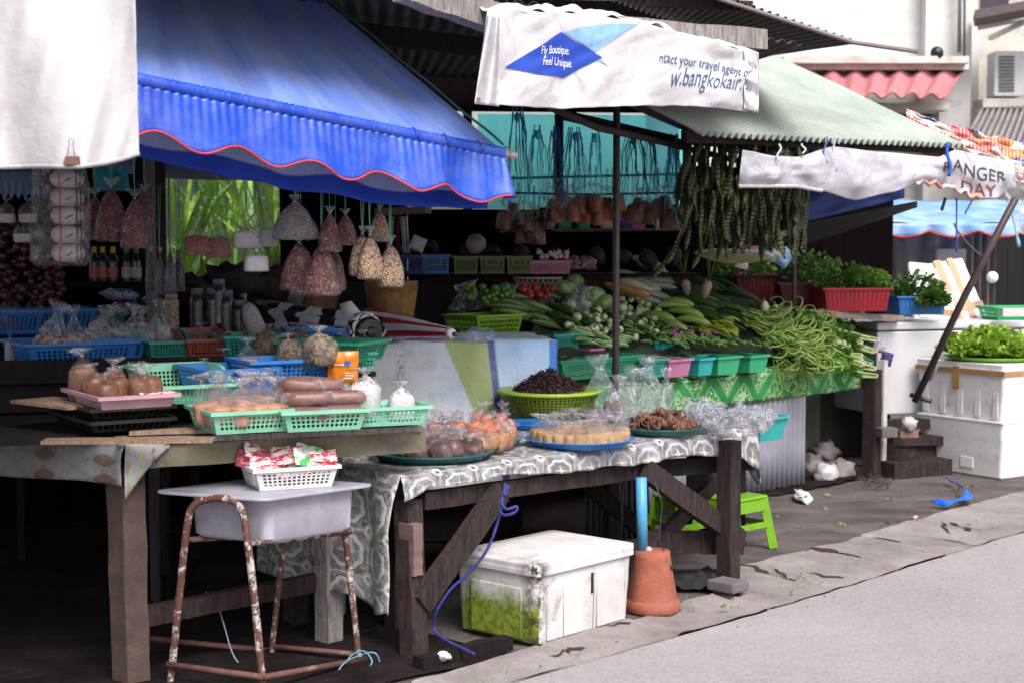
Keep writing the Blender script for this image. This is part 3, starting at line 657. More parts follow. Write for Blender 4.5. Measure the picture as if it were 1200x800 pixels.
# lower banner with lettering under the green eave
lb = thing('grey_banner', 'sagging dirty white banner lettered RANGER tied beneath the green roof eave', 'banner', at(1000, 220, 9.9) - Vector((0, 0, .3)))
LBM = cloth2('dirty_banner_vinyl', lambda t: t.mix(t.ramp(t.noise(4, 7, .7, dist=1.2), .42, .7), (.5, .49, .53), (.24, .23, .27)), .6, .25, 8, spec=.35)
kt = [(0, 176), (.12, 183), (.2, 184), (.33, 172), (.5, 178), (.72, 184), (.78, 176), (.9, 184), (1, 190)]
kb = [(0, 219), (.08, 219), (.2, 219), (.3, 224), (.42, 235), (.55, 226), (.67, 213), (.75, 219), (.86, 232), (.93, 233), (1, 219)]
def pw(k, u):
    for (a, b), (c, d) in zip(k, k[1:]):
        if u <= c: s = (u - a) / (c - a); s = s * s * (3 - 2 * s) * .5 + s * .5; return b + (d - b) * s
    return k[-1][1]
def lbf(u, v):
    px = lerp(870 - 5 * v, 1190, u); d = lerp(9.25, 10.75, u)
    py = lerp(pw(kt, u), pw(kb, u), v)
    return at(px, py, d - .05 * math.sin(math.pi * v) - .06 * nz(u * 9, v * 2, 6) - .008 * nz(u * 24, v * 6, 1) - .03 * math.sin(u * 19 + v * 2.5) * (.3 + v * .5))
m = MB(); m.grid(lbf, 160, 30); lb_ = m.build('banner_sheet', LBM, lb, mod={'solid': .002})
put_text('lettering', 'RANGER', lbf, .735, .52, .965, .6, .42, plain('black_print', (.05, .05, .06), .6), lb_, Vector((0, -.008, 0)), jit=.05)
put_text('lettering', 'DAY', lbf, .80, .98, .93, .95, .42, plain('maroon_print', (.2, .03, .04), .6), lb_, Vector((0, -.008, 0)), jit=.05)
m = MB(); pts = [lbf(0.02 + i * .012, .97 + .02 * nz(i, 2)) + Vector((0, -.012, 0)) for i in range(22)]; m.tube([lbf(i / 60 * .3, 1) + Vector((0, -.01, .003)) for i in range(61)], .012, 8); m.build('rolled_hem', LBM, lb)
for i, (u, c, L) in enumerate([(.13, (.7, .68, .8), .1), (.30, (.1, .12, .4), .16), (.335, (.55, .5, .75), .22), (.75, (.02, .1, .5), .22), (.22, (.6, .6, .6), .06)]):
    p = lbf(u, 0) + Vector((0, -.03, .07)); m = MB(); m.tube([p + Vector((.012 * math.sin(k * .8 + i), -.008 * k * .2, -L * k / 8)) for k in range(9)], .006 if i != 3 else .012, 6)
    m.build('tie_strip', plain('tie_%d' % i, c, .6), lb)
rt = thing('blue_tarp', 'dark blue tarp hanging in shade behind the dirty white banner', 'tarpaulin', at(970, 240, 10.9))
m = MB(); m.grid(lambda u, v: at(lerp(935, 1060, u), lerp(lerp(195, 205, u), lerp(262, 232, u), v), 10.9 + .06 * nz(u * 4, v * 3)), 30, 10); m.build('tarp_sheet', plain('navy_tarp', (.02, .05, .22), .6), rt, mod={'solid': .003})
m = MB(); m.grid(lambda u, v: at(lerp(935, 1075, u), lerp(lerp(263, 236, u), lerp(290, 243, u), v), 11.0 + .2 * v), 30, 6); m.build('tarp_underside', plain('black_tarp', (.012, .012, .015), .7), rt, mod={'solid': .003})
# coloured rag bundle at the roof corner
rt = thing('rag_bundle', 'bundle of red, orange and blue checked sacking on the roof corner', 'sacking', at(1120, 160, 11.2))
def ragcol(t):
    u = uvs(t); v = t.vor(9); h = t.n('ShaderNodeSeparateColor'); t.l(v.outputs['Color'], h.inputs[0])
    c = t.mix(t.ramp(h.outputs[0], .35, .4), (.55, .08, .1), (.62, .55, .5)); c = t.mix(t.ramp(h.outputs[1], .7, .74), c, (.05, .12, .42)); c = t.mix(t.ramp(h.outputs[2], .8, .84), c, (.6, .2, .04))
    return t.mix(t.math('MULTIPLY', t.ramp(t.math('SINE', t.math('MULTIPLY', u[0], 260)), -.2, .2), .5), c, (.65, .55, .55))
RAG = cloth2('checked_sacking', ragcol, .8, .5, 12)
m = MB()
def rg(u, v):
    px = lerp(1062, 1235, u); yt = lerp(128, 176, u ** .8); yb = lerp(136, 205, u ** .7)
    return at(px, lerp(yt, yb, v), 11.6 - .25 * v + .12 * nz(u * 14, v * 5, 2)) + Vector((0, 0, .03 * nz(u * 10, v * 3, 5)))
m.grid(rg, 90, 18); m.build('sacking_cloth', RAG, rt, mod={'solid': .006})
m = MB(); m.grid(lambda u, v: at(lerp(1078, 1215, u), lerp(lerp(160, 195, u), lerp(180, 219, u), v), 10.95 + .08 * nz(u * 14, v * 5, 7)), 60, 12); m.build('sacking_flap', RAG, rt, mod={'solid': .006})
m = MB(); m.grid(lambda u, v: at(lerp(1178, 1225, u), lerp(lerp(196, 205, u), lerp(255, 300, u), v), 10.6 + .08 * nz(u * 4, v * 5, 7)), 20, 14)
tag(m.build('plastic_scrap', film('grey_film', (.55, .6, .62), .6, 6)), 'torn grey translucent plastic hanging beside the lettered banner', 'plastic')
m = MB(); m.tube([lbf(.64 + i * .011, .95 + .05 * math.sin(i * 1.9)) + Vector((0, -.03, -.01 + .01 * math.sin(i * 1.3))) for i in range(22)], .014, 7); m.build('twisted_rag', RAG, rt)
def string(name, lab, pts, r, mat, cat='string'):
    m = MB(); m.tube(pts, r, 6); return tag(m.build(name, mat), lab, cat)
BLS = plain('blue_twine', (.02, .1, .4), .6); PBS = plain('pale_blue_twine', (.15, .4, .55), .6)
string('dangling_string', 'blue string hanging to a knot below the lettered banner', [at(1121, 232 + i * 8, 10.55 + .01 * math.sin(i)) for i in range(9)], .006, BLS)
string('dangling_string', 'short blue string end curling under the lettered banner', [at(1139 - i * 1.6, 235 + i * 3 + (i % 2), 10.55) for i in range(6)], .006, BLS)
string('dangling_string', 'pale blue string with a frayed knot beside the leaning pole', [at(1183 + 11 * (i / 9) ** .7, 245 + i * 5, 10.5) for i in range(10)] , [.005] * 7 + [.012, .016, .01], PBS)
string('dangling_string', 'dark strap hanging from under the lettered banner', [at(1108 - i * .9, 232 + i * 3, 10.6) for i in range(6)], .011, plain('dark_strap', (.05, .05, .07)))
string('electric_wire', 'thin dark wire sagging across the grey curtain', [at(1118 + 34 * t_, 262 + 40 * t_ ** .7, 15) for t_ in [i / 9 for i in range(10)]], .01, plain('wire', (.08, .06, .06)))
# ================================================================ POLES
POLE = plain('dark_red_pole', (.05, .03, .032), .5, .4, 14)
p = T(722, 300, 1.12); m = MB(); m.tube([(p.x, p.y, 0), (p.x, p.y, 2.66)], .021, 10); tag(m.build('iron_pole', POLE), 'dark iron pole rising behind the bags of dried mushrooms', 'pole')
p = at(931, 300, 11.2); m = MB(); m.tube([(p.x, p.y, .9), (p.x, p.y, 2.5)], .016, 10); tag(m.build('iron_pole', POLE), 'thin dark pole beside the hanging bean pods and heap of long beans', 'pole')
m = MB(); m.tube([at(1190, 233, 10.35), at(1128, 352, 10.6), at(1072, 470, 10.85)], .024, 10); tag(m.build('leaning_pole', POLE), 'dark iron pole leaning from the freezer foot up to the lettered banner', 'pole')
p = at(190, 300, 8.0); m = MB(); m.tube([(p.x, p.y, 0), (p.x, p.y, 2.5)], .022, 10); tag(m.build('wooden_pole', DARKWOOD), 'dark brown pole left of the bright green plants', 'pole')
p = at(176, 300, 8.3); m = MB(); m.box((p.x, p.y, 1.25), (.13, .1, 2.5)); tag(m.build('square_post', BLACKWOOD, smooth=False), 'thick black post behind the red hanging bags', 'post')
m = MB(); m.tube([at(640, 124, 7.6), at(700, 150, 8.6), at(760, 163, 9.6), at(870, 190, 10.4)], .02, 8); tag(m.build('hanging_rod', DARKWOOD), 'bent wooden rod under the banner from which the blue twine hangs', 'rod')
m = MB(); m.beam(at(660, 135, 10.0), at(790, 165, 10.2), .05, .06); tag(m.build('brace_beam', BLACKWOOD, smooth=False), 'black slanting beam in front of the cyan sheet', 'beam')
# blue fringe of twine (each bunch an object)
for i, (px, n, L, dp, sp) in enumerate([(606, 14, 84, 9.6, 22), (630, 10, 80, 9.8, 14), (650, 14, 90, 10, 10), (674, 15, 84, 10, 18), (697, 9, 78, 9.9, 10), (742, 16, 72, 10.2, 18), (763, 12, 76, 10.2, 14), (790, 26, 84, 10.3, 12)]):
    rnd = random.Random(i); top_ = at(px, 146 + (px - 600) * .1 + (i * 37 % 19) - 9, dp); m = MB()
    for k in range(n):
        ex = px + rnd.uniform(-sp, sp); q = at(ex, 146 + (px - 600) * .1 + L * rnd.uniform(.6, 1.1), dp + rnd.uniform(-.06, .06))
        m.tube([top_.lerp(q, s) + Vector((.02 * nz(s * 3 + k, i, 3) * s + (ex - px) * .0022 * (1 - s), 0, .03 * (k % 3) * (1 - s))) + Vector((.015 * nz(s * 4, k, i), 0, -.02 * math.sin(s * 3.14) * 0)) + (Vector((q.x - top_.x, 0, 0)) * (math.sqrt(s) - s) * .5) for s in (0, .2, .4, .6, .8, 1)], [.004, .003, .0028, .0025, .0022, .002], 4)
    m.blob(top_, (.018, .015, .03), 8, seed=i)
    o = m.build('twine_bunch', plain('teal_twine%d' % (i % 3), [(.01, .2, .4), (.04, .45, .6), (.01, .1, .22)][i % 3], .5), smooth=False)
    tag(o, ['frayed teal twine bunch hanging nearest the end of the blue canopy rail', 'narrow blue twine bunch second along from the canopy rail end', 'dark straight twine bunch in the middle of the cyan sheet', 'wide blue twine bunch just left of the iron pole', 'short twine bunch touching the iron pole on its left side', 'fan of blue twine just right of the iron pole', 'thin blue twine bunch second to the right of the iron pole', 'thick dark twine bunch at the right edge of the cyan sheet'][i], 'twine', 'twine bunches hanging before the cyan sheet')
# ================================================================ TABLES
def legs(m, p0, p1, w, h, seed): m.beam(p0, p1, w, h, seg=8, jit=.05, seed=seed)
# --- front table (cloth with medallions)
FL, FR, BLc, BRc = G(471, 559, .75), G(886, 502, .75), G(471, 559, .75) + Vector((-K, K, 0)) * .95, G(886, 502, .75) + Vector((-K, K, 0)) * .95
tb = thing('front_table', 'rough dark wooden trestle table under the grey patterned cloth', 'table', W(1, .45, 0))
m = MB(); 
for i in range(5):
    a, b = FL.lerp(BLc, (i + .5) / 5), FR.lerp(BRc, (i + .5) / 5); a.z = b.z = .725; m.beam(a + Vector((K, K, 0)) * .02, b - Vector((K, K, 0)) * .02, .185, .03)
m.build('tabletop', DARKWOOD, tb, smooth=False)
def leg(nm, p0, p1, w, h, mat, par, seed): m = MB(); legs(m, p0, p1, w, h, seed); return m.build(nm, mat, par, smooth=False)
leg('leg', G(486, 771, 0), T(478, 585, .02), .085, .085, DARKWOOD, tb, 1)
leg('leg_cleat', T(481, 612, -.03), T(482, 672, -.03), .09, .05, plain('cleat_wood', (.16, .1, .09), .9), tb, 2)
leg('leg', G(853, 683, 0), G(853, 683, 0) + Vector((0, 0, .72)), .085, .085, DARKWOOD, tb, 3)
q = G(486, 771, 0) + Vector((-K, K, 0)) * .8; leg('leg', q, q + Vector((0, 0, .72)), .08, .08, DARKWOOD, tb, 4)
q = G(853, 683, 0) + Vector((-K, K, 0)) * .8; leg('leg', q, q + Vector((0, 0, .72)), .08, .08, DARKWOOD, tb, 5)
leg('brace', T(492, 708, -.07), T(586, 575, -.05), .05, .1, DARKWOOD, tb, 6)
leg('brace', T(757, 550, -.07), T(868, 632, -.07), .05, .1, DARKWOOD, tb, 7)
leg('brace', T(760, 646, .3), T(842, 560, .3), .04, .08, DARKWOOD, tb, 8)
leg('brace', T(680, 560, .5), T(757, 625, .4), .04, .08, BLACKWOOD, tb, 8)
leg('stretcher', T(752, 633, .1), T(869, 637, -.02), .05, .11, DARKWOOD, tb, 9)
leg('apron', T(496, 586, .0), T(760, 549, .0), .035, .075, DARKWOOD, tb, 10)
leg('apron', T(760, 549, .01), T(884, 540, .01), .035, .08, BLACKWOOD, tb, 11)
def medal(t):
    u = uvs(t); X, Y = t.math('MULTIPLY', u[0], 1.0), u[1]
    U = t.math('FRACT', X); V = t.math('FRACT', Y)
    du, dv = t.math('SUBTRACT', U, .5), t.math('SUBTRACT', V, .5)
    r = t.math('SQRT', t.math('ADD', t.math('MULTIPLY', du, du), t.math('MULTIPLY', dv, dv)))
    ang = t.math('ARCTAN2', dv, du); lob = t.math('MULTIPLY', t.math('COSINE', t.math('MULTIPLY', ang, 8)), .018)
    rr = t.math('ADD', r, lob)
    base = t.mix(t.ramp(t.noise(26, 5, .7), .4, .6), (.07, .07, .082), (.22, .22, .23))
    col = t.mix(band(t, rr, .30, .44, .02), base, (.42, .42, .43))      # pale ring
    col = t.mix(band(t, rr, .40, .435, .012), col, (.045, .045, .06))
    col = t.mix(t.math('SUBTRACT', 1.0, stepf(t, rr, .29, .02)), col, (.13, .125, .14))
    star = t.math('MULTIPLY', t.math('SUBTRACT', 1.0, stepf(t, t.math('ADD', r, t.math('MULTIPLY', t.math('ABSOLUTE', t.math('SINE', t.math('MULTIPLY', ang, 2))), .16)), .2, .02)), 1.0)
    col = t.mix(star, col, (.36, .34, .2)); col = t.mix(t.math('SUBTRACT', 1.0, stepf(t, r, .045, .01)), col, (.6, .58, .5))
    # lattice lines and small corner flowers
    cr = t.math('MINIMUM', t.math('ABSOLUTE', du), t.math('ABSOLUTE', dv)); e = t.math('MAXIMUM', t.math('ABSOLUTE', du), t.math('ABSOLUTE', dv))
    col = t.mix(t.math('MULTIPLY', stepf(t, e, .475, .008), .75), col, (.42, .38, .25))
    d2 = t.math('SUBTRACT', .5, t.math('ABSOLUTE', du)); d3 = t.math('SUBTRACT', .5, t.math('ABSOLUTE', dv))
    rc = t.math('SQRT', t.math('ADD', t.math('MULTIPLY', d2, d2), t.math('MULTIPLY', d3, d3)))
    col = t.mix(t.math('SUBTRACT', 1.0, stepf(t, rc, .13, .02)), col, (.5, .5, .52)); col = t.mix(t.math('SUBTRACT', 1.0, stepf(t, rc, .05, .02)), col, (.08, .08, .1))
    n = t.noise(9, 8, .8, dist=.8); return t.mix(t.ramp(n, .46, .66, 0, .85), col, (.44, .43, .46))
MED = cloth2('grey_medallion_oilcloth', medal, .3, .5, 9, spec=.6)
tc = thing('patterned_cloth', 'grey oilcloth with oval medallions covering the front table', 'tablecloth', W(1, .45, .75))
SC = 5.0
def topcl(u, v):
    p = (FL - Vector((K, K, 0)) * .01).lerp(FR, u).lerp((BLc - Vector((K, K, 0)) * .02).lerp(BRc, u), v)
    return p + Vector((0, 0, .012 + .006 * nz(u * 16, v * 8, 2) - (.01 * (v < .001))))
def mgrid(m, fn, nu, nv, su, sv, ou=0, ov=0):
    b = len(m.v); m.grid(fn, nu, nv)
    for k in range(b, len(m.v)): a = m.uv[k]; m.uv[k] = (ou + a[0] * su, ov + a[1] * sv)
m = MB(); mgrid(m, topcl, 90, 40, 2.35 * SC, .95 * SC)
def drp(u, v):
    ln = .05 + .065 * (u ** 1.2) + .03 * nz(u * 6, 4) + .1 * max(0, u - .93) / .07 + .05 * max(0, .06 - u) / .06
    p = topcl(u, 0); r = .012 * math.sin(u * 70 + 3 * nz(u * 9, 2)) * v + .01 * nz(u * 22, v * 2)
    return p + Vector((K, -K, 0)) * (.014 * min(1, v * 4) + .012 * v + r * v) + Vector((0, 0, -ln * v))
mgrid(m, drp, 220, 10, 2.35 * SC, -.12 * SC); m.build('cloth_top', MED, tc, mod={'solid': .0015})
m = MB()
def ldr(u, v):      # long drop at the left end
    p = topcl(0, u); ln = .56 + .05 * nz(u * 4, 1) - .03 * u
    f = (.03 * math.sin(u * 17 + 1) + .03 * nz(u * 5, v * 1.5, 3)) * min(1, v * 2.5)
    return p + Vector((-K, -K, 0)) * (.02 * min(1, v * 6) + f + .02 * v) + Vector((0, 0, -ln * v))
mgrid(m, ldr, 90, 40, .95 * SC, -.56 * SC, 0, .3); m.build('cloth_drop', MED, tc, mod={'solid': .0015})
m = MB()
def rdr(u, v):
    p = topcl(1, u); ln = .14 + .17 * math.exp(-((u - .03) / .1) ** 2) + .03 * nz(u * 6, 9)
    return p + Vector((K, K, 0)) * (.02 * min(1, v * 6) + .03 * v + .02 * math.sin(u * 26) * v) + Vector((0, 0, -ln * v))
mgrid(m, rdr, 60, 16, .95 * SC, -.22 * SC, .5, .2); m.build('cloth_drop', MED, tc, mod={'solid': .0015})
# --- left table
LT = .965
c0, c1 = G(148, 514, LT), G(503, 498, LT); lv = Vector((-.68, .62, 0)).normalized(); lf = (c1 - c0).normalized()
mb2 = MB(); lt = thing('left_stall_table', 'heavy wooden stall table with thick square legs in the left stall', 'table', (c0 + c1) / 2 - Vector((0, 0, LT)))
m = MB()
for i, w_ in enumerate((.14, .16, .13, .17, .15, .16, .18, .17, .15)):
    o_ = .07 + i * .165; a = c0 + lv * o_ - lf * (.9 if i else 0); b = c1 + lv * o_ + lf * .02 * (i % 2); (m if i == 0 else mb2).beam(a - Vector((0, 0, .012)), b - Vector((0, 0, .012)), w_, .022, seg=6, jit=.03, seed=i)
m.build('front_board', GREYWOOD, lt, smooth=False); mb2.build('tabletop', BLACKWOOD, lt, smooth=False)
m = MB(); m.beam(c0 - lf * .30 + Vector((0, 0, .006)), G(250, 517, LT) - Vector((0, 0, -.006)), .10, .012, seg=4, jit=.08, seed=5); m.build('loose_plank', PALEWOOD, lt, smooth=False)
m = MB(); m.beam(G(152, 506, LT + .012), G(402, 500, LT + .014), .09, .014, seg=6, jit=.08, seed=6); m.build('loose_plank', PALEWOOD, lt, smooth=False)
DW = Vector((0, 0, -1))
leg('front_rail', c0 + DW * .075 + lf * .02 + lv * .03, c1 + DW * .065 + lv * .03, .04, .085, plain('painted_beam', (.17, .15, .1), .8, .4, 8, dirt=(.05, .04, .04)), lt, 12)
leg('cross_beam', c0 + DW * .14 + lf * .03 + lv * .0, c0 + DW * .14 + lf * .05 + lv * 1.3, .09, .07, DARKWOOD, lt, 13)
lg = at(150, 560, 6.03); L0 = Vector((lg.x, lg.y, 0)); leg('leg', L0, L0 + Vector((-.01, 0, .86)), .115, .1, plain('brown_post_wood', (.11, .068, .055), .85, .35, 7, bump=.5, dirt=(.04, .03, .03), dirtamt=.6), lt, 14)
lg2 = G(386, 752, 0); leg('leg', lg2, Vector((lg2.x, lg2.y, .88)), .085, .085, GREYWOOD, lt, 15)
q = at(398, 640, 7.1); leg('leg_batten', Vector((q.x, q.y, 0)), Vector((q.x, q.y, .88)), .045, .03, GREYWOOD, lt, 15)
q = at(463, 540, 6.9); leg('leg', Vector((q.x, q.y, 0)), Vector((q.x, q.y, .88)), .07, .07, DARKWOOD, lt, 16)
q = at(420, 560, 7.2); leg('leg_batten', Vector((q.x, q.y, .6)), Vector((q.x, q.y, .9)), .09, .05, DARKWOOD, lt, 16)
leg('stretcher', at(160, 723, 6.1), at(395, 677, 6.75), .05, .075, DARKWOOD, lt, 17)
q = at(163, 760, 6.25); leg('white_batten', Vector((q.x, q.y, 0)), Vector((q.x, q.y, .27)), .045, .03, plain('white_painted_batten', (.6, .58, .56), .7), lt, 18)
q = L0 + lv * 1.3; leg('leg', q, q + Vector((0, 0, .86)), .1, .1, BLACKWOOD, lt, 19)
def ogee(t):
    u = uvs(t); X = t.math('MULTIPLY', u[0], 7.0); Y = t.math('MULTIPLY', u[1], 2.2)
    w_ = t.math('MULTIPLY', t.math('COSINE', t.math('MULTIPLY', Y, 6.283)), .22)
    a = t.math('ABSOLUTE', t.math('SUBTRACT', t.math('FRACT', X), .5)); e = t.math('SUBTRACT', a, t.math('ADD', .25, w_))
    base = t.mix(t.ramp(t.noise(3, 5, .6), .4, .6), (.3, .3, .3), (.4, .41, .4))
    leaf = t.math('MULTIPLY', t.math('SUBTRACT', 1.0, stepf(t, e, -.1, .02)), stepf(t, t.math('SINE', t.math('MULTIPLY', X, 3.1416)), .0, .1))
    which = t.ramp(t.math('SINE', t.math('MULTIPLY', t.math('FLOOR', X), 2.2)), -.1, .1)
    col = t.mix(leaf, base, t.mix(which, (.42, .38, .16), (.22, .15, .12)))
    dots = t.ramp(t.math('SINE', t.math('MULTIPLY', u[1], 190)), -.3, .1)
    col = t.mix(t.math('MULTIPLY', band(t, e, -.02, .025, .01), t.math('MULTIPLY', dots, .8)), col, (.12, .14, .25))
    return t.mix(t.ramp(t.noise(6, 7, .7), .5, .7, 0, .45), col, (.14, .12, .11))
OG = cloth2('grey_leaf_oilcloth', ogee, .45, .5, 6, spec=.4)
lc = thing('leaf_cloth', 'grey oilcloth with yellow and brown leaf shapes hanging over the left table end', 'tablecloth', c0 - Vector((0, 0, .1)))
m = MB()
cA = G(-80, 486, LT - .02)
def lcf(u, v):
    p = cA.lerp(c0 + lf * .0, u) - Vector((0, 0, .012)); ln = .185 + .02 * math.sin(u * 5) - .0 * v
    out = Vector((-K, -K, 0))
    return p + out * (.03 * math.sin(v * 2.2) + .012 * nz(u * 7, v * 2)) + DW * ln * v
m.grid(lcf, 70, 14)
m.build('cloth_drop', OG, lc, mod={'solid': .002})
m = MB()
def lcc(u, v):      # corner wraps under
    p = (c0 + lf * .0).lerp(c0 + lf * .17 + lv * .01, u) - Vector((0, 0, .012)); ln = .185 * (1 - u) ** 1.3 + .03
    return p + Vector((.0, -1, 0)) * (.025 * math.sin(v * 2.2) * (1 - u) + .012) + DW * ln * v
m.grid(lcc, 20, 12); m.build('cloth_corner', OG, lc, mod={'solid': .002})
# table raised tier for back baskets
rs = thing('display_step', 'low dark display step behind the front baskets of the left stall', 'display step', G(150, 430, 1.1))
m = MB(); a, b = at(-90, 445, 6.65), at(345, 436, 7.1); a.z = b.z = 1.09
m.beam(a, b, .05, .22); m.build('step_front', BLACKWOOD, rs, smooth=False)
m = MB(); a, b = at(-120, 445, 7.1), at(420, 436, 7.6); a.z = b.z = 1.115
m.beam(a, b, 1.1, .02); m.build('step_top', BLACKWOOD, rs, smooth=False)
# near-black board behind the tables
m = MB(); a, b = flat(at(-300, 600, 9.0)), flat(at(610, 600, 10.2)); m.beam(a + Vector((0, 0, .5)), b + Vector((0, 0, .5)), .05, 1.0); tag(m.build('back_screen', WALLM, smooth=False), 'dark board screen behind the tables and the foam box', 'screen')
# --- middle counter under the blue and white tarp
def tarpc(t):
    u = uvs(t); n = t.noise(2.2, 5, .6, co=t.tc('UV'))
    sky_ = t.ramp(t.math('ADD', t.math('MULTIPLY', u[0], .9), t.math('ADD', t.math('MULTIPLY', u[1], -.5), t.math('MULTIPLY', n, 1.2))), .7, 1.5)
    col = t.mix(sky_, (.85, .87, .92), (.26, .5, .82))
    bl = t.math('SUBTRACT', u[0], t.math('ADD', .46, t.math('MULTIPLY', t.math('POWER', u[1], 1.0), .3)))
    w_ = t.math('MULTIPLY', t.math('SUBTRACT', 1.02, t.math('MULTIPLY', u[1], 1.1)), .2)
    g = t.math('MULTIPLY', stepf(t, bl, 0.0, .008), t.math('SUBTRACT', 1.0, stepf(t, t.math('SUBTRACT', bl, w_), 0.0, .008)))
    col = t.mix(g, col, (.42, .5, .18))
    b2 = t.math('SUBTRACT', bl, w_); g2 = t.math('MULTIPLY', stepf(t, b2, .0, .006), t.math('SUBTRACT', 1.0, stepf(t, b2, .035, .006)))
    col = t.mix(g2, col, (.02, .07, .25))
    sp = t.math('MULTIPLY', band(t, u[0], .24, .27, .02), t.ramp(t.noise(40, 4, .8), .5, .6)); col = t.mix(sp, col, (.08, .18, .42))
    col = t.mix(stepf(t, u[0], .965, .004), col, (.02, .15, .6))
    col = t.mix(stepf(t, t.math('SINE', t.math('MULTIPLY', u[1], 420)), .2, .5), col, t.mix(.12, col, (.8, .85, .9)))
    return t.mix(t.ramp(t.noise(6, 7, .7), .52, .7, 0, .4), col, (.4, .42, .48))
TRP = cloth2('blue_white_tarp', tarpc, .5, .6, 3.5, spec=.4)
ca, cb = at(405, 397, 8.5), at(652, 398, 8.75); ca.z = cb.z = 1.16
cc = thing('tarp_counter', 'counter wrapped in a pale blue and white tarp with a green printed curve', 'counter', (ca + cb) / 2 - Vector((0, 0, 1.1)))
def tcf(u, v):
    p = ca.lerp(cb, u); return p + Vector((0, -1, 0)) * (.03 * math.sin(min(1, v * 3) * 1.57) + .05 * v + .03 * nz(u * 5, v * 2.5, 1)) + DW * .8 * v + Vector((0, 0, .01 * nz(u * 8, 1)))
m = MB(); m.grid(tcf, 80, 50); m.build('tarp_front', TRP, cc, mod={'solid': .002})
m = MB(); m.grid(lambda u, v: tcf(u, 0) + Vector((-.15 * v, .75 * v, .012 * nz(u * 8, v * 4))), 60, 14); m.build('tarp_top', plain('pale_tarp_top', (.6, .66, .75), .5, .15, 4), cc, mod={'solid': .002})
m = MB(); m.grid(lambda u, v: tcf(1, v * .9) + Vector((.0, .75 * u, 0)) + Vector((.02 * nz(u * 4, v * 4), 0, 0)), 14, 30); m.build('tarp_side', plain('blue_tarp_side', (.03, .16, .5), .5), cc, mod={'solid': .002})
m = MB(); a_ = (ca + cb) / 2; m.box((a_.x - .04, a_.y + .47, .55), (.85, .6, 1.05)); m.build('counter_box', BLACKWOOD, cc, smooth=False)
# ================================================================ GOODS GENERATORS
def plastic(name, c, rough=.4):
    def f():
        t = NT(name); n = t.noise(9, 6, .7)
        col = t.mix(t.ramp(n, .35, .7), tuple(x * .8 for x in c), c); col = t.mix(t.ramp(t.noise(30, 5, .8), .6, .75, 0, .3), col, tuple(x * .35 for x in c))
        tl = t.n('ShaderNodeBsdfTranslucent'); t.l(col, tl.inputs[0])
        return t.done(t.mixsh(.12, t.bsdf(col, rough, spec=.5, nrm=t.bump(n, .15, .01)), tl.outputs[0]))
    return mk(name, f)
PC = dict(teal2=(.04,.42,.2), navy2=(.01,.05,.2), maroon=(.12,.01,.02), green3=(.02,.45,.15), tealdark=(.02,.13,.13), steelblue=(.1,.25,.42), limegreen2=(.38,.55,.06), black=(.012,.011,.013), mint=(.25, .62, .42), teal=(.04, .38, .3), blue=(.015, .17, .52), pink=(.62, .36, .44), brick=(.42, .09, .06), green=(.03, .3, .17), white=(.75, .74, .75), lime=(.2, .42, .03),
          turq=(.03, .42, .42), rose=(.55, .2, .35), red=(.4, .015, .03), olive=(.15, .22, .02), limegreen=(.2, .45, .02), navy=(.01, .06, .2), azure=(.03, .2, .6), dull=(.12, .2, .05))
def P(k): return plastic('plastic_' + k, PC[k])
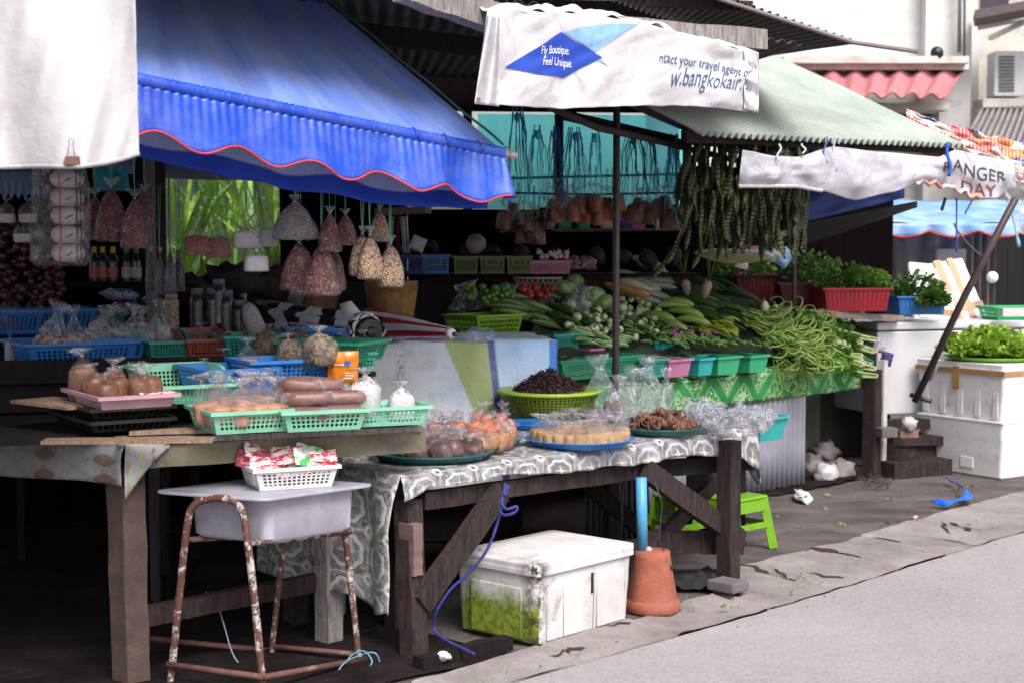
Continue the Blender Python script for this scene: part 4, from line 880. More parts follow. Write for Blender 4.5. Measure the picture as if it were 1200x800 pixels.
def basket_mesh(L, Wd, h, tp=.86, nx=14, ny=10, nz_=3, hole=.62, dip=0.0, lo=.16, hi=.22, rimw=.012, solid=False):
    """open rectangular basket: perforated walls, floor, rim.  local origin = centre of its base"""
    body, rim = MB(), MB()
    ct = [(-L / 2, -Wd / 2), (L / 2, -Wd / 2), (L / 2, Wd / 2), (-L / 2, Wd / 2)]; cb = [(x * tp, y * tp) for x, y in ct]
    def hh(x, y): return h * (1 - dip * (.5 - .5 * math.tanh((y / Wd + .12) * 9))) if dip else h
    for q in range(4):
        a, b = ct[q], ct[(q + 1) % 4]; c, d = cb[q], cb[(q + 1) % 4]; n = nx if q % 2 == 0 else ny
        def S(u, v):
            x = lerp(lerp(c[0], d[0], u), lerp(a[0], b[0], u), v); y = lerp(lerp(c[1], d[1], u), lerp(a[1], b[1], u), v)
            X, Y = lerp(a[0], b[0], u), lerp(a[1], b[1], u); return (x, y, v * hh(X, Y))
        if solid: body.grid(S, 6, 3, uv=False); continue
        vs = [0, lo] + [lo + (1 - lo - hi) * (k + 1) / nz_ for k in range(nz_)] + [1]
        m0, m1 = .06, .94
        us = [0] + [m0 + (m1 - m0) * k / n for k in range(n + 1)] + [1]
        for i in range(len(us) - 1):
            for j in range(len(vs) - 1):
                u0, u1, v0, v1 = us[i], us[i + 1], vs[j], vs[j + 1]
                if 1 <= i <= n and 1 <= j <= nz_:
                    e = (1 - hole) / 2; du, dv = (u1 - u0) * e, (v1 - v0) * e * .8
                    o_ = [S(u0, v0), S(u1, v0), S(u1, v1), S(u0, v1)]; n_ = [S(u0 + du, v0 + dv), S(u1 - du, v0 + dv), S(u1 - du, v1 - dv), S(u0 + du, v1 - dv)]
                    body.add(o_ + n_, [(0, 1, 5, 4), (1, 2, 6, 5), (2, 3, 7, 6), (3, 0, 4, 7)])
                else: body.add([S(u0, v0), S(u1, v0), S(u1, v1), S(u0, v1)], [(0, 1, 2, 3)])
    body.add([(x, y, .004) for x, y in cb], [(0, 1, 2, 3)])
    pts = []
    for q in range(4):
        a, b = ct[q], ct[(q + 1) % 4]
        for k in range(12):
            u = k / 12; x, y = lerp(a[0], b[0], u), lerp(a[1], b[1], u)
            rr = .02; pts.append((x * (1 - (.0 if .05 < u < .95 else .008)), y, hh(x, y)))
    n = len(pts); s = MB(); vs = []
    for (x, y, z) in pts:
        l = 1 + rimw / max(L, Wd) * 2; vs += [(x, y, z), (x * l, y * l, z + .001), (x * l, y * l, z - .012)]
    fs = []
    for i in range(n):
        j = (i + 1) % n; fs += [(i * 3, j * 3, j * 3 + 1, i * 3 + 1), (i * 3 + 1, j * 3 + 1, j * 3 + 2, i * 3 + 2)]
    rim.add(vs, fs); return body, rim
BK = {}
def basket(px, py, z, L, Wd, h, col, label, yaw=28, name='plastic_basket', group='plastic baskets of the market stalls', corner=True, loc=None, **kw):
    key = (L, Wd, h, col, tuple(sorted(kw.items())))
    yr = R(yaw)
    if loc is None:
        p = G(px, py, z)
        if corner: p = p + Vector((math.cos(yr), math.sin(yr), 0)) * L * kw.get('tp', .86) / 2 + Vector((-math.sin(yr), math.cos(yr), 0)) * Wd * kw.get('tp', .86) / 2
    else: p = Vector(loc)
    if key not in BK:
        def fn():
            rt = thing(name, label, 'basket'); b, r = basket_mesh(L, Wd, h, **kw)
            bb_ = b.build('basket_body', P(col), rt, smooth=False, world=False, mod={'solid': .003}); r.build('rim', P(col), bb_, smooth=False, world=False, mod={'solid': .003}); return rt
        BK[key] = Kit(fn)
    o = BK[key].put(p, yr, 1, label, group, 'basket'); o.name = name; return p, yr
def bprof(w, h, fill, neck, tuft=1.0, tri=False):
    r = w / 2
    if tri: return [(r * .3, 0), (r * .88, .0), (r, h * .05), (r * .98, h * .2), (r * .88, h * .38), (r * .72, h * .55), (r * .5, h * .7), (r * .22, h * .82), (r * neck, h * .875), (r * .3 * tuft, h * .92), (r * .6 * tuft, h * .99)]
    return [(r * .3, 0), (r * .86, .0), (r * .98, h * .07), (r, h * .25), (r * .98, h * .45), (r * .9, h * .6), (r * .62, h * .74), (r * .22, h * .84), (r * neck, h * .875), (r * .3 * tuft, h * .92), (r * .62 * tuft, h * .99)]
def prad(P_, z):
    for (a, b), (c, d) in zip(P_[1:], P_[2:]):
        if b <= z <= d: return a + (c - a) * (z - b) / max(1e-6, d - b)
    return P_[-1][0]
def tied_bag(name, w, d, h, cont, fill=.62, seed=1, tie=(.7, .25, .03), tuft=1.0, string=None, FM=None, wob=.25):
    """clear bag knotted at the top, goods inside"""
    rt = thing(name, name, 'bag'); m = MB(); P_ = bprof(w, h, fill, .09, tuft, bool(string)); sy = d / w
    xf = Matrix.Scale(sy, 4, (0, 1, 0))
    m.lathe(P_[1:-2], 20, 0, xf, sq=.8, wob=wob * .7, seed=seed); fb_ = m.build('film', FM or film(), rt, world=False); m = MB(); m.lathe(P_[-3:] + [(P_[-1][0] * 1.1, h * 1.04)], 20, 0, xf, wob=1.1, seed=seed + 3); m.build('knot', film('crinkled_film', (.85, .88, .95), .22, 10), fb_, world=False)
    if cont:
        m = MB(); r = w / 2 * .98; top = h * fill
        zs_ = [h * .05, top * .3, top * .5, top * .7, top * .85]; m.lathe([(r * .3, .003), (r * .84, .004)] + [(prad(P_, q_) * .98, q_) for q_ in zs_] + [(prad(P_, top * .93) * .93, top * .93), (prad(P_, top) * .6, top), (.0001, top * .985)], 20, 0, xf, sq=.8, wob=wob * .7, seed=seed)
        m.build('contents', cont, rt, world=False)
    m = MB(); m.lathe([(w * .03, h * .86), (w * .05, h * .868), (w * .05, h * .885), (w * .03, h * .893)], 8); m.build('tie', plain('tie_band_%d' % int(tie[0] * 100), tie, .6), fb_, world=False)
    if string:
        for k in range(3):
            m = MB(); m.tube([(0, 0, h * .87), (.006 * (k - 1), .003 * k, h * .87 + string * .3), (.012 * (k - 1) * (1 if k else .5), 0, h * .87 + string)], .0016, 4); m.build('string', plain('green_string', (.12, .35, .22), .6), rt, world=False)
    return rt
CHILLI = grain('chilli_flakes', (.16, .012, .01), (.3, .04, .015), 170, .5, (.4, .16, .05)); PEARED = grain('red_skin_peanuts', (.13, .018, .018), (.24, .05, .035), 105, .4, (.36, .17, .12))
PEATAN = grain('tan_peanuts', (.38, .23, .1), (.52, .36, .2), 105, .45, (.2, .06, .04)); SEEDS = grain('grey_seeds', (.27, .23, .26), (.38, .33, .36), 150, .6, (.16, .13, .17))
WHITEP = plain('white_powder', (.62, .58, .6), .9, .1, 20); BPASTE = plain('brown_paste', (.2, .07, .02), .35, .4, 14, bump=.4, fine=30); ORANGE = plain('orange_curry', (.6, .13, .02), .35, .3, 12)
TAN = plain('tan_sauce', (.42, .2, .07), .4, .35, 16); DKBR = plain('dark_brown_goods', (.1, .035, .03), .4, .4, 14); BLK = grain('black_sticky_seeds', (.02, .015, .03), (.07, .06, .09), 90, .3)
REDB = grain('dark_red_berries', (.13, .012, .02), (.24, .03, .03), 90, .35, (.3, .08, .06)); TANP = plain('tan_crackers', (.5, .3, .13), .6, .5, 22, bump=.6); EGG = plain('brown_eggs', (.45, .22, .12), .4, .25, 8); GREENISH = grain('greenish_dried_fruit', (.14, .1, .05), (.26, .2, .1), 60, .5)
MUSH = plain('dried_mushroom', (.16, .07, .04), .7, .6, 20, bump=.5); SALT = grain('coarse_salt', (.5, .48, .52), (.65, .62, .66), 160, .4); OBROWN = plain('orange_brown_paste', (.3, .07, .015), .35, .5, 10)
def Kb(*a, **k): return Kit(lambda: tied_bag(*a, **k))
# ================================================================ LEFT STALL: baskets
p, y = basket(254, 509, .985, .31, .33, .085, 'mint', 'pale mint basket of knotted bags at the front edge of the left stall', yaw=28); PA = (p, y)
p, y = basket(338, 506, .985, .33, .33, .08, 'mint', 'mint basket of wrapped brown rolls, middle of the three at the table edge', yaw=22); PB = (p, y)
p, y = basket(420, 500, .985, .31, .26, .075, 'mint', 'small mint basket holding the two white sacks at the table end', yaw=22, nx=15); PCc = (p, y)
p, y = basket(190, 474, 1.06, .34, .40, .135, 'mint', 'deep empty mint basket with a stepped front, right of the pink tray', yaw=32, dip=.45, nx=16, ny=14, nz_=5)
p, y = basket(246, 462, 1.09, .31, .36, .10, 'blue', 'empty blue basket directly behind the front mint basket', yaw=32, dip=.0, nx=16, ny=12, nz_=4)
p, y = basket(300, 447, 1.125, .36, .3, .085, 'azure', 'blue basket holding a flat dark packet behind the brown rolls', yaw=30, nx=14, nz_=3)
p, y = basket(40, 437, 1.125, .50, .46, .13, 'azure', 'large blue basket of peanut bags at the far left end', yaw=32, nx=18, ny=16, nz_=5)
p, y = basket(98, 421, 1.17, .30, .3, .09, 'azure', 'blue basket heaped with bags of garlic', yaw=20, nx=14, nz_=4)
p, y = basket(178, 420, 1.17, .21, .34, .12, 'teal', 'teal basket with a stepped front between the garlic and the brick red basket', yaw=30, dip=.35, nx=12, ny=12, nz_=4)
p, y = basket(222, 419, 1.17, .20, .30, .12, 'brick', 'brick red basket with a curved front in the left stall', yaw=26, dip=.3, nx=11, ny=12, nz_=4)
p, y = basket(268, 419, 1.17, .28, .30, .1, 'teal', 'teal basket under the dark jars', yaw=24, nx=12, ny=12, nz_=4)
p, y = basket(334, 423, 1.17, .40, .34, .09, 'green', 'wide dark green basket of round dried fruit bags', yaw=-20, nx=14, nz_=4)
p, y = basket(405, 452, 1.06, .15, .22, .15, 'teal', 'upright teal basket end standing behind the white sacks', yaw=25, nx=8, ny=9, nz_=6)
p, y = basket(342, 408, 1.2, .26, .2, .09, 'azure', 'small blue basket just behind the bags of dried fruit', yaw=15, nx=9, nz_=3)
p, y = basket(-30, 393, 1.24, .36, .3, .12, 'azure', 'blue basket half out of view behind the large blue one', yaw=25, nx=14, nz_=5)
p, y = basket(30, 391, 1.24, .38, .3, .12, 'azure', 'blue basket of tall clear bags in the back row', yaw=22, nx=14, nz_=5)
p, y = basket(92, 388, 1.24, .26, .3, .1, 'teal', 'dark teal basket in the back row beside the bottles', yaw=22, nx=10, nz_=4)
# pink tray on black crates
p, y = basket(120, 480, 1.075, .30, .42, .05, 'pink', 'long pink tray of brown paste bags resting on black crates', yaw=33, name='pink_tray', group=None, solid=True, tp=.9, rimw=.02); PT_ = (p, y)
for k, lab in enumerate(['upper black plastic crate under the pink tray', 'lower black plastic crate under the pink tray']):
    q = Vector(PT_[0]); q.z = 1.032 - .048 * k; basket(0, 0, 0, .33, .5, .045, 'black' if 'black' in PC else 'navyk', lab, yaw=33, name='black_crate', group='black crates', loc=q + Vector((-.05, .06, 0)), nz_=1, nx=12, hole=.7) if 'navyk' in PC or 'black' in PC else None
lp = at(75, 492, 6.3); m = MB(); m.beam(at(38, 468, 6.35), at(105, 476, 6.1), .2, .012); tag(m.build('short_plank', PALEWOOD, smooth=False), 'short pale plank poking out under the pink tray', 'plank')
# step for the rear rows
m = MB(); m.beam(Vector((-2.6, 7.55, 1.155)), Vector((-.75, 8.1, 1.155)), .75, .02); m.build('step_top', BLACKWOOD, rs, smooth=False)
m = MB(); m.beam(Vector((-2.6, 8.0, 1.225)), Vector((-1.1, 8.45, 1.225)), .6, .02); m.build('step_top', BLACKWOOD, rs, smooth=False)
def inb(PP, a, b, z=.01):   # local position inside a basket
    p, y = PP; return p + Vector((math.cos(y) * a - math.sin(y) * b, math.sin(y) * a + math.cos(y) * b, z))
rnd = random.Random(11)
# bags in the front mint basket
k1 = Kb('tied_bag', .085, .085, .15, EGG, .45, 1, (.8, .3, .03), 1.3)
for i, (a, b) in enumerate([(-.1, -.08), (-.03, -.11), (.05, -.09), (.11, -.1), (-.08, .02), (.02, .0), (.1, .02)]):
    k1.put(inb(PA, a, b, .02), rnd.uniform(0, 6), rnd.uniform(1.1, 1.3), 'knotted clear bag of pinkish brown eggs in the front mint basket', 'egg bags in the front mint basket', 'bag')
# brown rolls
def roll():
    rt = thing('wrapped_roll', 'roll', 'roll'); m = MB()
    m.tube([(-.078 + .156 * i / 10, 0, 0) for i in range(11)], [.012, .026, .03, .0295, .03, .0295, .03, .0295, .03, .026, .012], 14); m.build('sugar_roll', plain('brown_sugar_roll', (.2, .075, .055), .35, .3, 18), rt, world=False)
    m = MB(); m.tube([(-.1, 0, .003), (-.085, 0, 0), (-.075, 0, 0), (0, 0, 0), (.075, 0, 0), (.085, 0, 0), (.1, 0, -.003)], [.02, .012, .0315, .0318, .0315, .012, .022], 12, cap=False); m.build('wrapper', film('tight_film', op=.1), rt, world=False); return rt
kr = Kit(roll)
for i, (a, b, z) in enumerate([(-.06, -.11, .062), (.09, -.11, .062), (-.08, -.05, .062), (.07, -.045, .062), (-.07, .02, .062), (.08, .02, .062), (.0, .09, .062), (-.04, -.08, .118), (.1, -.07, .116), (-.06, -.01, .12), (.06, .02, .118), (-.05, .06, .118), (.08, .09, .116)]):
    kr.put(inb(PB, a, b, z), (0, rnd.uniform(-.06, .06), PB[1] + rnd.uniform(-.25, .25) - .25), (1.1, 1, 1), 'clear wrapped roll of brown palm sugar in the middle mint basket', 'brown sugar rolls in the middle mint basket', 'roll')
# white sacks
kw = Kb('white_sack', .11, .1, .15, WHITEP, .7, 3, (.7, .2, .05), .8, FM=film('milky_film', (.85, .86, .9), .5))
kw.put(inb(PCc, .08, 0, .01), .3, 1, 'round white powder sack at the right end of the small mint basket'); kw.put(inb(PCc, -.07, .0, .03), 1.3, 1.25, 'larger white printed sack leaning beside the orange packet')
def packet(name, w, h, t_, mat, lab, loc, rot, cat='packet', group=None, prt=None):
    m = MB()
    def f(u, v, s):
        e = min(1, 5 * min(u, 1 - u, v * 1.2, (1 - v) * 1.2) + .0)
        return ((u - .5) * w, s * t_ / 2 * e + .006 * nz(u * 5, v * 5, s), (v - .5) * h)
    m.grid(lambda u, v: f(u, v, -1), 14, 14); m.grid(lambda u, v: f(u, v, 1), 14, 14)
    if prt: rt = thing(name, lab, cat, loc, 0, group); rt.rotation_euler = rot; m.build('pouch', mat, rt, world=False); prt(rt, f); return rt
    o = m.build(name, mat, world=False); o.location = loc; o.rotation_euler = rot; return tag(o, lab, cat, group)
def pr_or(rt, f):
    m = MB(); 
    for (u0, v0, u1, v1) in ((.2, .62, .5, .68), (.55, .3, .85, .34), (.5, .22, .8, .26), (.55, .38, .9, .41)): m.grid(lambda u, v: Vector(f(lerp(u0, u1, u), lerp(v0, v1, v), -1)) + Vector((0, -.002, 0)), 6, 2)
    m.build('print', plain('white_print', (.8, .7, .6), .5), rt, world=False)
    m = MB(); m.grid(lambda u, v: Vector(f(lerp(.52, .72, u), lerp(.6, .75, v), -1)) + Vector((0, -.003, 0)), 6, 4); m.build('emblem', plain('blue_print', (.05, .15, .5), .5), rt, world=False)
packet('orange_packet', .13, .15, .035, plain('orange_foil', (.72, .2, .015), .3, .2, 5), 'upright orange printed packet standing behind the white sacks', at(402, 431, 6.7), (.25, 0, .2), prt=pr_or)
# paste bags in the pink tray
kp = Kb('paste_bag', .085, .075, .13, BPASTE, .72, 5, (.8, .5, .05), .9)
for i, (a, b, s) in enumerate([(-.1, .15, 1.35), (-.09, .03, 1.0), (-.02, -.05, .95), (.05, -.1, .95), (.1, -.1, 1), (-.07, -.05, .9), (.09, .0, 1.0), (.0, .08, 1.1), (-.1, -.13, .85)]):
    kp.put(inb(PT_, a * .9, b, .006), (rnd.uniform(-.15, .15), rnd.uniform(-.15, .15), rnd.uniform(0, 6)), s * 1.15, 'knotted bag of brown paste standing in the pink tray', 'brown paste bags in the pink tray', 'bag')
m = MB(); m.grid(lambda u, v: inb(PT_, .02 + .13 * u, -.2 + .3 * v, .05 + .01 * nz(u * 6, v * 8)), 14, 14); tag(m.build('paper_lining', plain('pinkish_paper', (.75, .6, .64), .7)), 'crumpled pale paper lying along the right side of the pink tray', 'paper')
# round dried fruit bags
kf_ = Kb('dried_fruit_bag', .12, .12, .135, GREENISH, .85, 6, (.7, .35, .05), .8, wob=.4)
for (px, py, s, lab, rt_) in [(313, 417, 1.05, 'round bag of greenish dried fruit at the left of the dark green basket', 0), (348, 413, 1.0, 'round bag of dried fruit with a white knot, middle of the green basket', .4), (338, 424, .9, 'flattened bag of dried fruit lying in front in the green basket', 1.3), (374, 428, 1.2, 'largest bag of dried fruit beside the orange packet', .9)]:
    kf_.put(G(px, py, 1.185), (0, 0, rt_), s, lab, None, 'bag')
kd = Kb('dark_fruit_bag', .11, .1, .12, grain('purple_dates', (.04, .008, .012), (.1, .02, .03), 60, .3), .9, 8, (.6, .1, .1), .5)
kd.put(at(424, 422, 7.4), 0, 1.15, 'bag of dark purple dates above the white sacks', None, 'bag'); kd.put(at(398, 415, 7.5), 1, .85, 'small bag of dark dates behind the dried fruit', None, 'bag')
packet('flat_packet', .22, .10, .03, plain('dark_fish_packet', (.07, .05, .06), .4, .5, 20), 'flat dark packet lying across the blue basket', at(322, 428, 7.05), (R(80), 0, -.25))
packet('clear_packet', .13, .06, .05, film('milky_film', (.85, .86, .9), .5), 'milky white tub wrapped in film behind the dried fruit bags', at(327, 391, 7.7), (R(60), 0, 0))
# garlic
def bulb(sc=1.0, c=(.68, .57, .58)):
    m = MB(); n = 14; prof_ = [(.002, 0), (.016, .002), (.0235, .012), (.024, .021), (.018, .032), (.007, .041), (.003, .052), (.0015, .06)]
    vs, fs = [], []
    for i, (r, z) in enumerate(prof_):
        for k in range(n): a = 6.283 * k / n; q = 1 + .09 * math.cos(7 * a) * (1 if 0 < i < 5 else 0); vs.append((r * q * math.cos(a), r * q * math.sin(a), z))
    for i in range(len(prof_) - 1):
        for k in range(n): fs.append((i * n + k, i * n + (k + 1) % n, i * n + n + (k + 1) % n, i * n + n + k))
    m.add(vs, fs); o = m.build('garlic_bulb', plain('garlic_skin', c, .5, .35, 40, rnd=.3), world=False); return o
kg = Kit(bulb)
def scatter(kit, fn, n, sc, lab, grp, cat, tilt=.9, seed=0):
    r = random.Random(seed)
    for i in range(n):
        p, z = fn(r, i); kit.put(p, (r.uniform(-tilt, tilt), r.uniform(-tilt, tilt), r.uniform(0, 6.28)), sc * r.uniform(.85, 1.15), lab, grp, cat)
def heap(px0, px1, py0, py1, zb, zt):      # fills a pixel rectangle: lower rows at the front
    def f(r, i):
        px = r.uniform(px0, px1); k = r.random(); c = 1 - abs((px - (px0 + px1) / 2) / ((px1 - px0) / 2)) ** 2
        py = lerp(py1, lerp(py1, py0, .25 + .75 * c), k); z = lerp(zb, zt, k); return G(px, py, z), z
    return f
scatter(kg, heap(97, 196, 372, 402, 1.20, 1.28), 62, 1.0, 'garlic bulb heaped in the blue basket', 'garlic bulbs in the blue basket', 'garlic', seed=1)
kpn = Kit(lambda: bulb(.6, (.45, .36, .36))) if False else kg
gf = film('crinkled_film', (.85, .88, .95), .22, 10)
def open_bag(w, h, seed, name='clear_bag'):
    """tall loose crumpled clear bag, open end up"""
    m = MB(); m.lathe([(w * .5, 0), (w * .52, h * .2), (w * .42, h * .45), (w * .22, h * .66), (w * .15, h * .76), (w * .3, h * .9), (w * .38, h)], 18, sq=.5, wob=.8, seed=seed, xf=Matrix.Scale(.6, 4, (0, 1, 0))); return m.build(name, gf, world=False)
for i, (px, py, d, w_, h_, lab) in enumerate([(62, 404, 7.2, .13, .2, 'tall clear bag with a folded tip over the peanuts'), (88, 402, 7.2, .12, .17, 'shorter clear bag beside it over the peanuts'), (128, 398, 7.3, .15, .16, 'clear bag draped over the middle of the garlic'), (158, 400, 7.3, .14, .17, 'clear bag over the right half of the garlic'), (184, 402, 7.3, .1, .2, 'narrow clear bag leaning at the right end of the garlic')]):
    o = open_bag(w_, h_, i); o.location = at(px, py, d); o.rotation_euler = (0, rnd.uniform(-.35, .35), rnd.uniform(0, 3)); tag(o, lab, 'bag')
kpk = Kit(lambda: MB_blob('peanut', (.009, .007, .007), plain('pale_peanut', (.42, .3, .26), .6, .4, 50, rnd=.5)))
def MB_blob(name, r, mat, n=8, amp=.1, fr=2, seed=0):
    m = MB(); m.blob((0, 0, 0), r, n, amp=amp, fr=fr, seed=seed); return m.build(name, mat, world=False)
m = MB(); m.lathe([(.07, 0), (.075, .02), (.06, .05), (.02, .065), (.0001, .07)], 16, wob=.3)
for (px, w_) in ((60, 1.0), (88, 1.0)):
    mm = MB(); mm.lathe([(.07 * w_, 0), (.078, .02), (.06, .05), (.02, .066), (.0001, .07)], 18, wob=.3, seed=px); o = mm.build('peanut_heap', grain('pale_peanuts', (.36, .27, .25), (.55, .42, .38), 75, .5, (.25, .12, .1)), world=False); o.location = at(px, 405, 7.2); tag(o, 'small mound of pale peanuts under the %s clear bag' % ('taller' if px == 60 else 'shorter'), 'peanuts', kind='stuff')
# jars and bottles
def jar(r, h, mat, lid, nm='glass_jar', ribs=True):
    rt = thing(nm, nm, 'jar'); m = MB(); pf = [(r * .3, 0), (r * .95, 0), (r, h * .04)]
    for i in range(6): z = h * (.08 + .12 * i); pf += [(r * (1.0 if i % 2 else .92), z)]
    pf += [(r * .96, h * .78), (r * .72, h * .86), (r * .7, h * .88)]
    m.lathe(pf, 20); m.build('jar_body', mat, rt, world=False); m = MB(); m.lathe([(r * .2, h * .87), (r * .78, h * .87), (r * .78, h * .98), (r * .72, h), (.0001, h)], 20); m.build('lid', lid, rt, world=False); return rt
JD = plain('dark_jar', (.035, .03, .045), .18, .5, 10, spec=.8); LD = plain('grey_lid', (.16, .14, .18), .4)
kj = Kit(lambda: jar(.034, .2, JD, LD)); kj2 = Kit(lambda: jar(.034, .15, grain('pickled_beans', (.3, .2, .14), (.48, .36, .26), 60, .2), plain('pink_lid', (.5, .25, .28), .5)))
kj2.put(at(201, 386, 7.6), 0, 1.15, 'jar of pale beans with a pink lid behind the brick red basket', None, 'jar')
for (px, py, s, lab) in [(232, 396, 1.2, 'tall dark ribbed jar, leftmost of the dark jars'), (250, 393, 1.15, 'tall dark jar second among the dark jars'), (266, 398, 1.2, 'dark jar in the middle of the dark jars'), (281, 400, 1.0, 'shorter dark jar in front of the white bag'), (257, 380, 1.1, 'dark jar standing behind the others')]:
    kj.put(at(px, py, 7.7), 0, s, lab, None, 'jar')
kf2 = Kb('salt_bag', .09, .07, .2, SALT, .8, 9, (.3, .3, .3), .4); kf2.put(at(303, 392, 7.6), (0, -.35, 0), 1.0, 'leaning white bag of coarse salt beside the dark jars', None, 'bag')
rt = thing('bottle_shelf', 'dark wooden shelf that carries the sauce bottles', 'shelf', at(110, 335, 8.2)); m = MB(); m.beam(at(-60, 336, 8.1), at(228, 333, 8.5), .3, .02); m.build('shelf_board', BLACKWOOD, rt, smooth=False)
for x in (20, 150, 225):
    q = at(x, 336, 8.35); m = MB(); m.box((q.x, q.y, q.z / 2), (.04, .04, q.z - .01)); m.build('leg', BLACKWOOD, rt, smooth=False)
def bottle(c1, c2):
    rt = thing('sauce_bottle', 'bottle', 'bottle'); m = MB(); m.lathe([(.01, 0), (.027, 0), (.029, .01), (.029, .11), (.024, .135), (.012, .165), (.011, .19)], 16); m.build('bottle_glass', plain('dark_sauce_glass', (.015, .008, .008), .12, spec=.8), rt, world=False)
    m = MB(); m.lathe([(.0295, .03), (.0298, .032), (.0298, .085), (.0295, .088)], 16); m.build('paper_label', plain('lbl%d' % int(c1[0] * 99), c1, .6), rt, world=False)
    m = MB(); m.lathe([(.013, .165), (.0145, .168), (.0145, .2), (.0001, .201)], 12); m.build('cap', plain('cap%d' % int(c2[1] * 99), c2, .4), rt, world=False); return rt
kb1 = Kit(lambda: bottle((.4, .12, .1), (.55, .45, .02))); kb2 = Kit(lambda: bottle((.35, .35, .33), (.02, .2, .1)))
for (kt_, px, lab) in [(kb1, 111, 'dark sauce bottle with a yellow cap at the left end of the shelf'), (kb1, 121, 'second yellow-capped sauce bottle on the shelf'), (kb1, 133, 'third yellow-capped sauce bottle on the shelf'), (kb2, 149, 'sauce bottle with a grey label beside the white gap'), (kb2, 160, 'sauce bottle with a green band at the shelf end')]:
    kt_.put(at(px, 332, 8.2), 0, .95, lab, None, 'bottle')
# hanging bags of the left stall
KH = dict(chilli=Kb('chilli_bag', .15, .09, .2, CHILLI, .55, 21, (.2, .5, .3), .5, string=.3, FM=film('hanging_film', op=.08)), white=Kb('sugar_bag', .13, .08, .2, WHITEP, .42, 22, (.2, .5, .3), .5, string=.3, FM=film('hanging_film', op=.08)),
          seed=Kb('seed_bag', .2, .1, .2, SEEDS, .95, 23, (.2, .5, .3), .4, string=.2, FM=film('hanging_film', op=.08)), pr=Kb('peanut_bag', .16, .1, .24, PEARED, .8, 24, (.2, .5, .3), .6, string=.3, FM=film('hanging_film', op=.08)),
          pt=Kb('peanut_bag', .11, .08, .2, PEATAN, .8, 25, (.2, .5, .3), .5, string=.3, FM=film('hanging_film', op=.08)), rb=Kb('berry_bag', .13, .1, .24, REDB, .85, 26, (.2, .5, .3), .7, string=.3, FM=film('hanging_film', op=.08)), bs=Kb('seed_stick', .05, .05, .2, BLK, .9, 27, (.2, .5, .3), .6, string=.3, FM=film('hanging_film', op=.08)))
for (k, px, py, d, s, rz, lab) in [('chilli', 231, 300, 6.75, .8, .2, 'hanging bag of chilli flakes, the left one before the green plants'), ('chilli', 256, 303, 6.8, .85, 1.0, 'hanging bag of chilli flakes, the right one before the green plants'),
    ('white', 289, 292, 6.9, .95, .3, 'hanging clear bag half full of sugar beside the chilli bags'), ('white', 313, 290, 7.0, .95, 1.3, 'hanging clear bag of sugar next to the grey seeds'), ('white', 301, 319, 6.75, .85, .6, 'lowest small pointed bag of sugar'),
    ('seed', 346, 282, 6.8, .95, .1, 'square grey bag of seeds hanging under the striped sheet'), ('pr', 387, 296, 6.8, .8, 1.2, 'upper bag of red peanuts on a green string'), ('pr', 405, 288, 6.95, .65, .4, 'small bag of red peanuts turned sideways'),
    ('pr', 351, 341, 6.85, 1.0, .2, 'left lower bag of red skinned peanuts'), ('pr', 378, 347, 6.8, 1.08, .8, 'biggest lower bag of red skinned peanuts'), ('pr', 394, 341, 6.95, .85, 1.6, 'right lower bag of red skinned peanuts'),
    ('pt', 425, 324, 6.8, 1.05, .2, 'left bag of tan peanuts'), ('pt', 434, 328, 6.75, 1.1, .9, 'front bag of tan peanuts'), ('pt', 458, 337, 6.85, 1.1, .6, 'right bag of tan peanuts above the wicker basket'), ('pt', 445, 284, 6.95, .8, .2, 'small high bag of tan peanuts'),
    ('rb', 131, 284, 7.0, 1.15, .2, 'shiny bag of dark red berries in the middle of the red group'), ('rb', 159, 292, 6.9, 1.05, 1.1, 'front bag of dark red berries nearest the black post'), ('rb', 112, 282, 7.1, .95, .5, 'rear bag of dark red berries beside the noodle bag'), ('rb', 170, 268, 7.1, .8, .9, 'small bag of berries close to the black post'),
    ('bs', 177, 342, 7.2, 1.0, 0, 'narrow black seed bag, leftmost of four'), ('bs', 188, 346, 7.15, 1.05, 1, 'narrow black seed bag, second of four'), ('bs', 200, 344, 7.1, 1.1, 2, 'shiny narrow black seed bag, third of four'), ('bs', 210, 342, 7.2, 1.05, 3, 'narrow black seed bag, nearest the plants'),
    ('pr', 62, 305, 7.6, .01, 0, '')]:
    if lab: KH[k].put(at(px, py, d), rz, s, lab, None, 'bag')
# bag of noodle packs
rt = thing('noodle_bag', 'large clear bag packed with white noodle rolls hanging at the left', 'bag', at(72, 312, 6.7))
m = MB(); q = at(72, 312, 6.7)
m.lathe([(.02, 0), (.1, .0), (.118, .03), (.12, .15), (.118, .33), (.11, .41), (.09, .47)], 24, sq=1.5, wob=.12, seed=4, xf=Matrix.Translation(q) @ Matrix.Scale(.7, 4, (0, 1, 0))); m.build('film', film('thick_film', op=.1), rt)
def npack():
    r_ = thing('noodle_pack', 'pack', 'noodles'); m = MB(); m.tube([(-.058 + .116 * i / 8, 0, 0) for i in range(9)], [.012, .03, .035, .036, .036, .036, .035, .03, .012], 14); m.build('roll_body', plain('white_wrapper', (.55, .5, .5), .45, .3, 30, bump=.4), r_, world=False)
    m = MB(); m.tube([(-.024, 0, 0), (-.017, 0, 0)], .0366, 14); m.build('red_band', plain('red_band', (.5, .05, .06), .5), r_, world=False)
    m = MB(); m.tube([(.042, 0, 0), (.047, 0, 0)], .0362, 14); m.build('dark_band', plain('dark_band', (.06, .06, .06), .5), r_, world=False)
    for k in range(4): m = MB(); m.box((.005 + .006 * k, -.0365, -.01 + .004 * k), (.012, .002, .003)); m.build('print', plain('black_ink', (.02, .02, .02)), r_, smooth=False, world=False)
    return r_
kn = Kit(npack)
